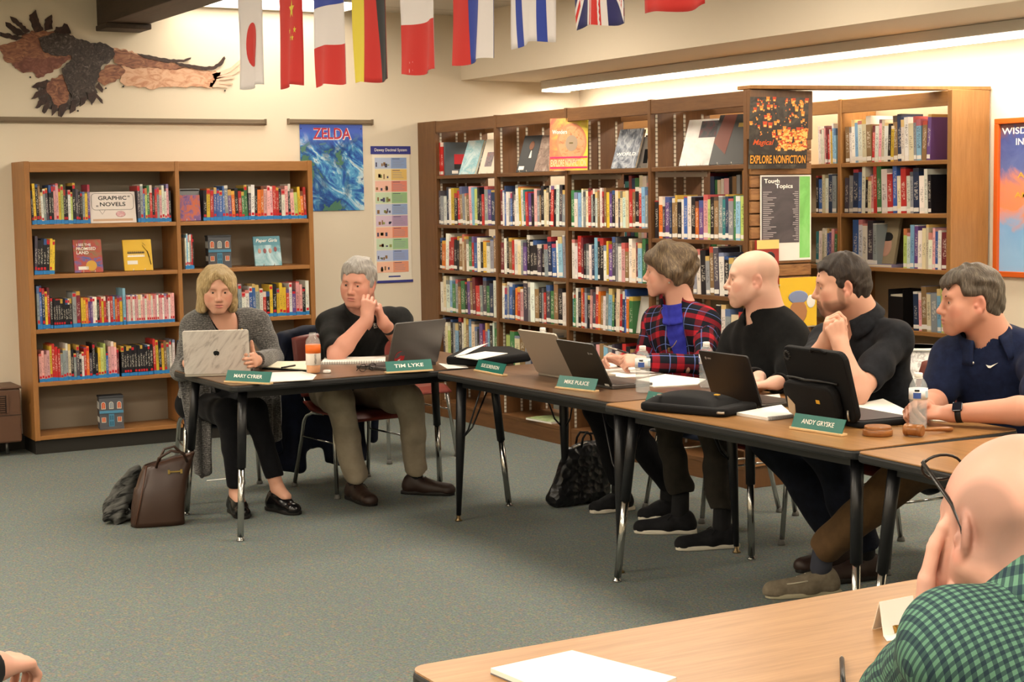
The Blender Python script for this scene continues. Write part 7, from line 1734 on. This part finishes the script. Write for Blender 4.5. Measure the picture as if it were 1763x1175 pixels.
jacket((4.87, 4.36, 0), rad(-90), 'black jacket hung over the chair of the man in navy', M_BLKJ, .24, .15, .80, 5)

# ---------------------------------------------------------------- bags on the floor
M_TOTE = mat('brown_tote_leather', '#3a261c', .38); M_TOTI = mat('tote_lining', '#6b4636', .7)
t = thing('tote_bag', 'open brown leather tote bag on the carpet by the table leg', 'bag', (2.43, 7.62, 0), rad(-14))
def tote(u, v, inset=0):
    a = 2*PI*u; w = (.125-.005*v-inset)*(1); d = (.062+.018*math.sin(PI*v)-.02*v-inset); k = 4.
    cx, sy = math.cos(a), math.sin(a); rr = (abs(cx)**k+abs(sy)**k)**(-1/k); z = .315*v; z += (.03*cx-.035*max(0, sy)*0)*v if v > .6 else 0
    return (cx*rr*w+.07*v*v+.004*math.sin(9*a+v*5), sy*rr*d+.05*v, max(z, .0)+.003)
MB().grid(tote, 40, 14).obj('body', M_TOTE, t, solid=.005)
MB().prism([tote(u/40, 0)[:2] for u in range(40)], .002, .007, 0).obj('base', M_TOTE, t)
MB().grid(lambda u, v: tote(u, .35+.62*v, .008), 40, 8).obj('lining', M_TOTI, t)
for y0 in (-.03, .07):
    MB().tube([(.0, y0, .29), (.01, y0-.03, .34), (.07, y0-.035, .375), (.13, y0-.03, .36), (.15, y0, .31)] if y0 < 0 else [(.02, y0+.02, .30), (.05, y0+.03, .36), (.1, y0+.03, .37), (.16, y0+.02, .31)], .007, 8).obj('handle', M_TOTE, t)
b = MB(); b.box(.06, .12, -.032, -.024, .262, .268); b.box(.055, .065, -.034, -.022, .255, .275); b.box(.115, .125, -.034, -.022, .255, .275); b.obj('clasp', M_GOLD, t)
MB().tube([(-.11, -.065, .02), (-.08, -.055, .15), (-.045, -.02, .30)], .004, 6).obj('piping', mat('tote_piping', '#55382a', .4), t)
S = Soft(); o = (2.32, 7.82, 0)
for a, b_, r_ in (((2.27, 7.80, .05), (2.36, 7.86, .14), .05), ((2.32, 7.86, .12), (2.38, 7.84, .22), .045), ((2.24, 7.76, .03), (2.33, 7.78, .04), .03), ((2.28, 7.88, .06), (2.40, 7.9, .08), .055)): S.cap(a, b_, r_, r_*.8, .04)
S.half((0, 0, .003), (0, 0, -1), .004)
m_, tt = nmat('scarf_wool', .95, .1); v = tt.coord('Object', (6, 6, 22), (.5, .3, 0)); tt.base(tt.ramp(tt.noise(v, 1.2, 3, .6, 1).outputs['Fac'], [(.38, '#171717'), (.5, '#4a4a48'), (.62, '#5c5c59')])); tt.bump(tt.noise(tt.coord('Object'), 300, 2).outputs['Fac'], .4, .004)
ob = soft_obj('scarf', S.build(.005, wrinkle(.009, 55, 2)), m_, None, o); ob.location = o; tag(ob, 'bundled grey and black scarf behind the brown tote bag', 'scarf')
t = thing('quilted_bag', 'black quilted bag standing on the carpet under the second table', 'bag', (4.42, 6.87, 0), rad(4))
m_, tt = nmat('quilted_nylon', .35); v = tt.coord('Object', (1, 1, 1), (0, rad(45), 0)); w_ = tt.n('ShaderNodeTexVoronoi'); w_.inputs['Scale'].default_value = 30; tt.l(v, w_.inputs['Vector']); tt.b.inputs['Base Color'].default_value = rgba('#101013'); tt.bump(w_.outputs['Distance'], .8, .012)
S = Soft()
for a_, b_ in (((4.285, .05), (4.375, .27)), ((4.35, .05), (4.43, .285)), ((4.42, .05), (4.48, .29)), ((4.49, .05), (4.53, .285)), ((4.555, .06), (4.565, .26))): S.cap((a_[0], 6.87, a_[1]), (b_[0], 6.87, b_[1]), .05, .034, .04)
S.half((0, 0, .003), (0, 0, -1), .003)
ob = soft_obj('body', S.build(.005, wrinkle(.003, 60, 7)), m_, t, (0, 0, 0)); ob.matrix_parent_inverse = (Matrix.Translation((4.42, 6.87, 0)) @ Matrix.Rotation(rad(4), 4, 'Z')).inverted()
for y0 in (-.025, .025): MB().tube([(.0, y0, .30), (.01, y0, .345), (.03, y0, .37), (.08, y0, .365), (.10, y0, .345), (.105, y0, .30)], .006, 8).obj('handle', M_BLKF, t)
MB().tube([(-.05, -.02, .302), (.04, -.02, .322), (.13, -.02, .305)], .004, 6).obj('zipper', M_SILV, t)

p = onz(372, 827, 0); t = MB(); t.prism([(-.06, -.008), (.05, -.012), (.065, .006), (-.05, .01)], .001, .003); o = t.obj('paper_scrap', M_PAPER); o.location = (p.x, p.y, 0); tag(o, 'scrap of white paper on the carpet in front of the blond woman', 'paper')
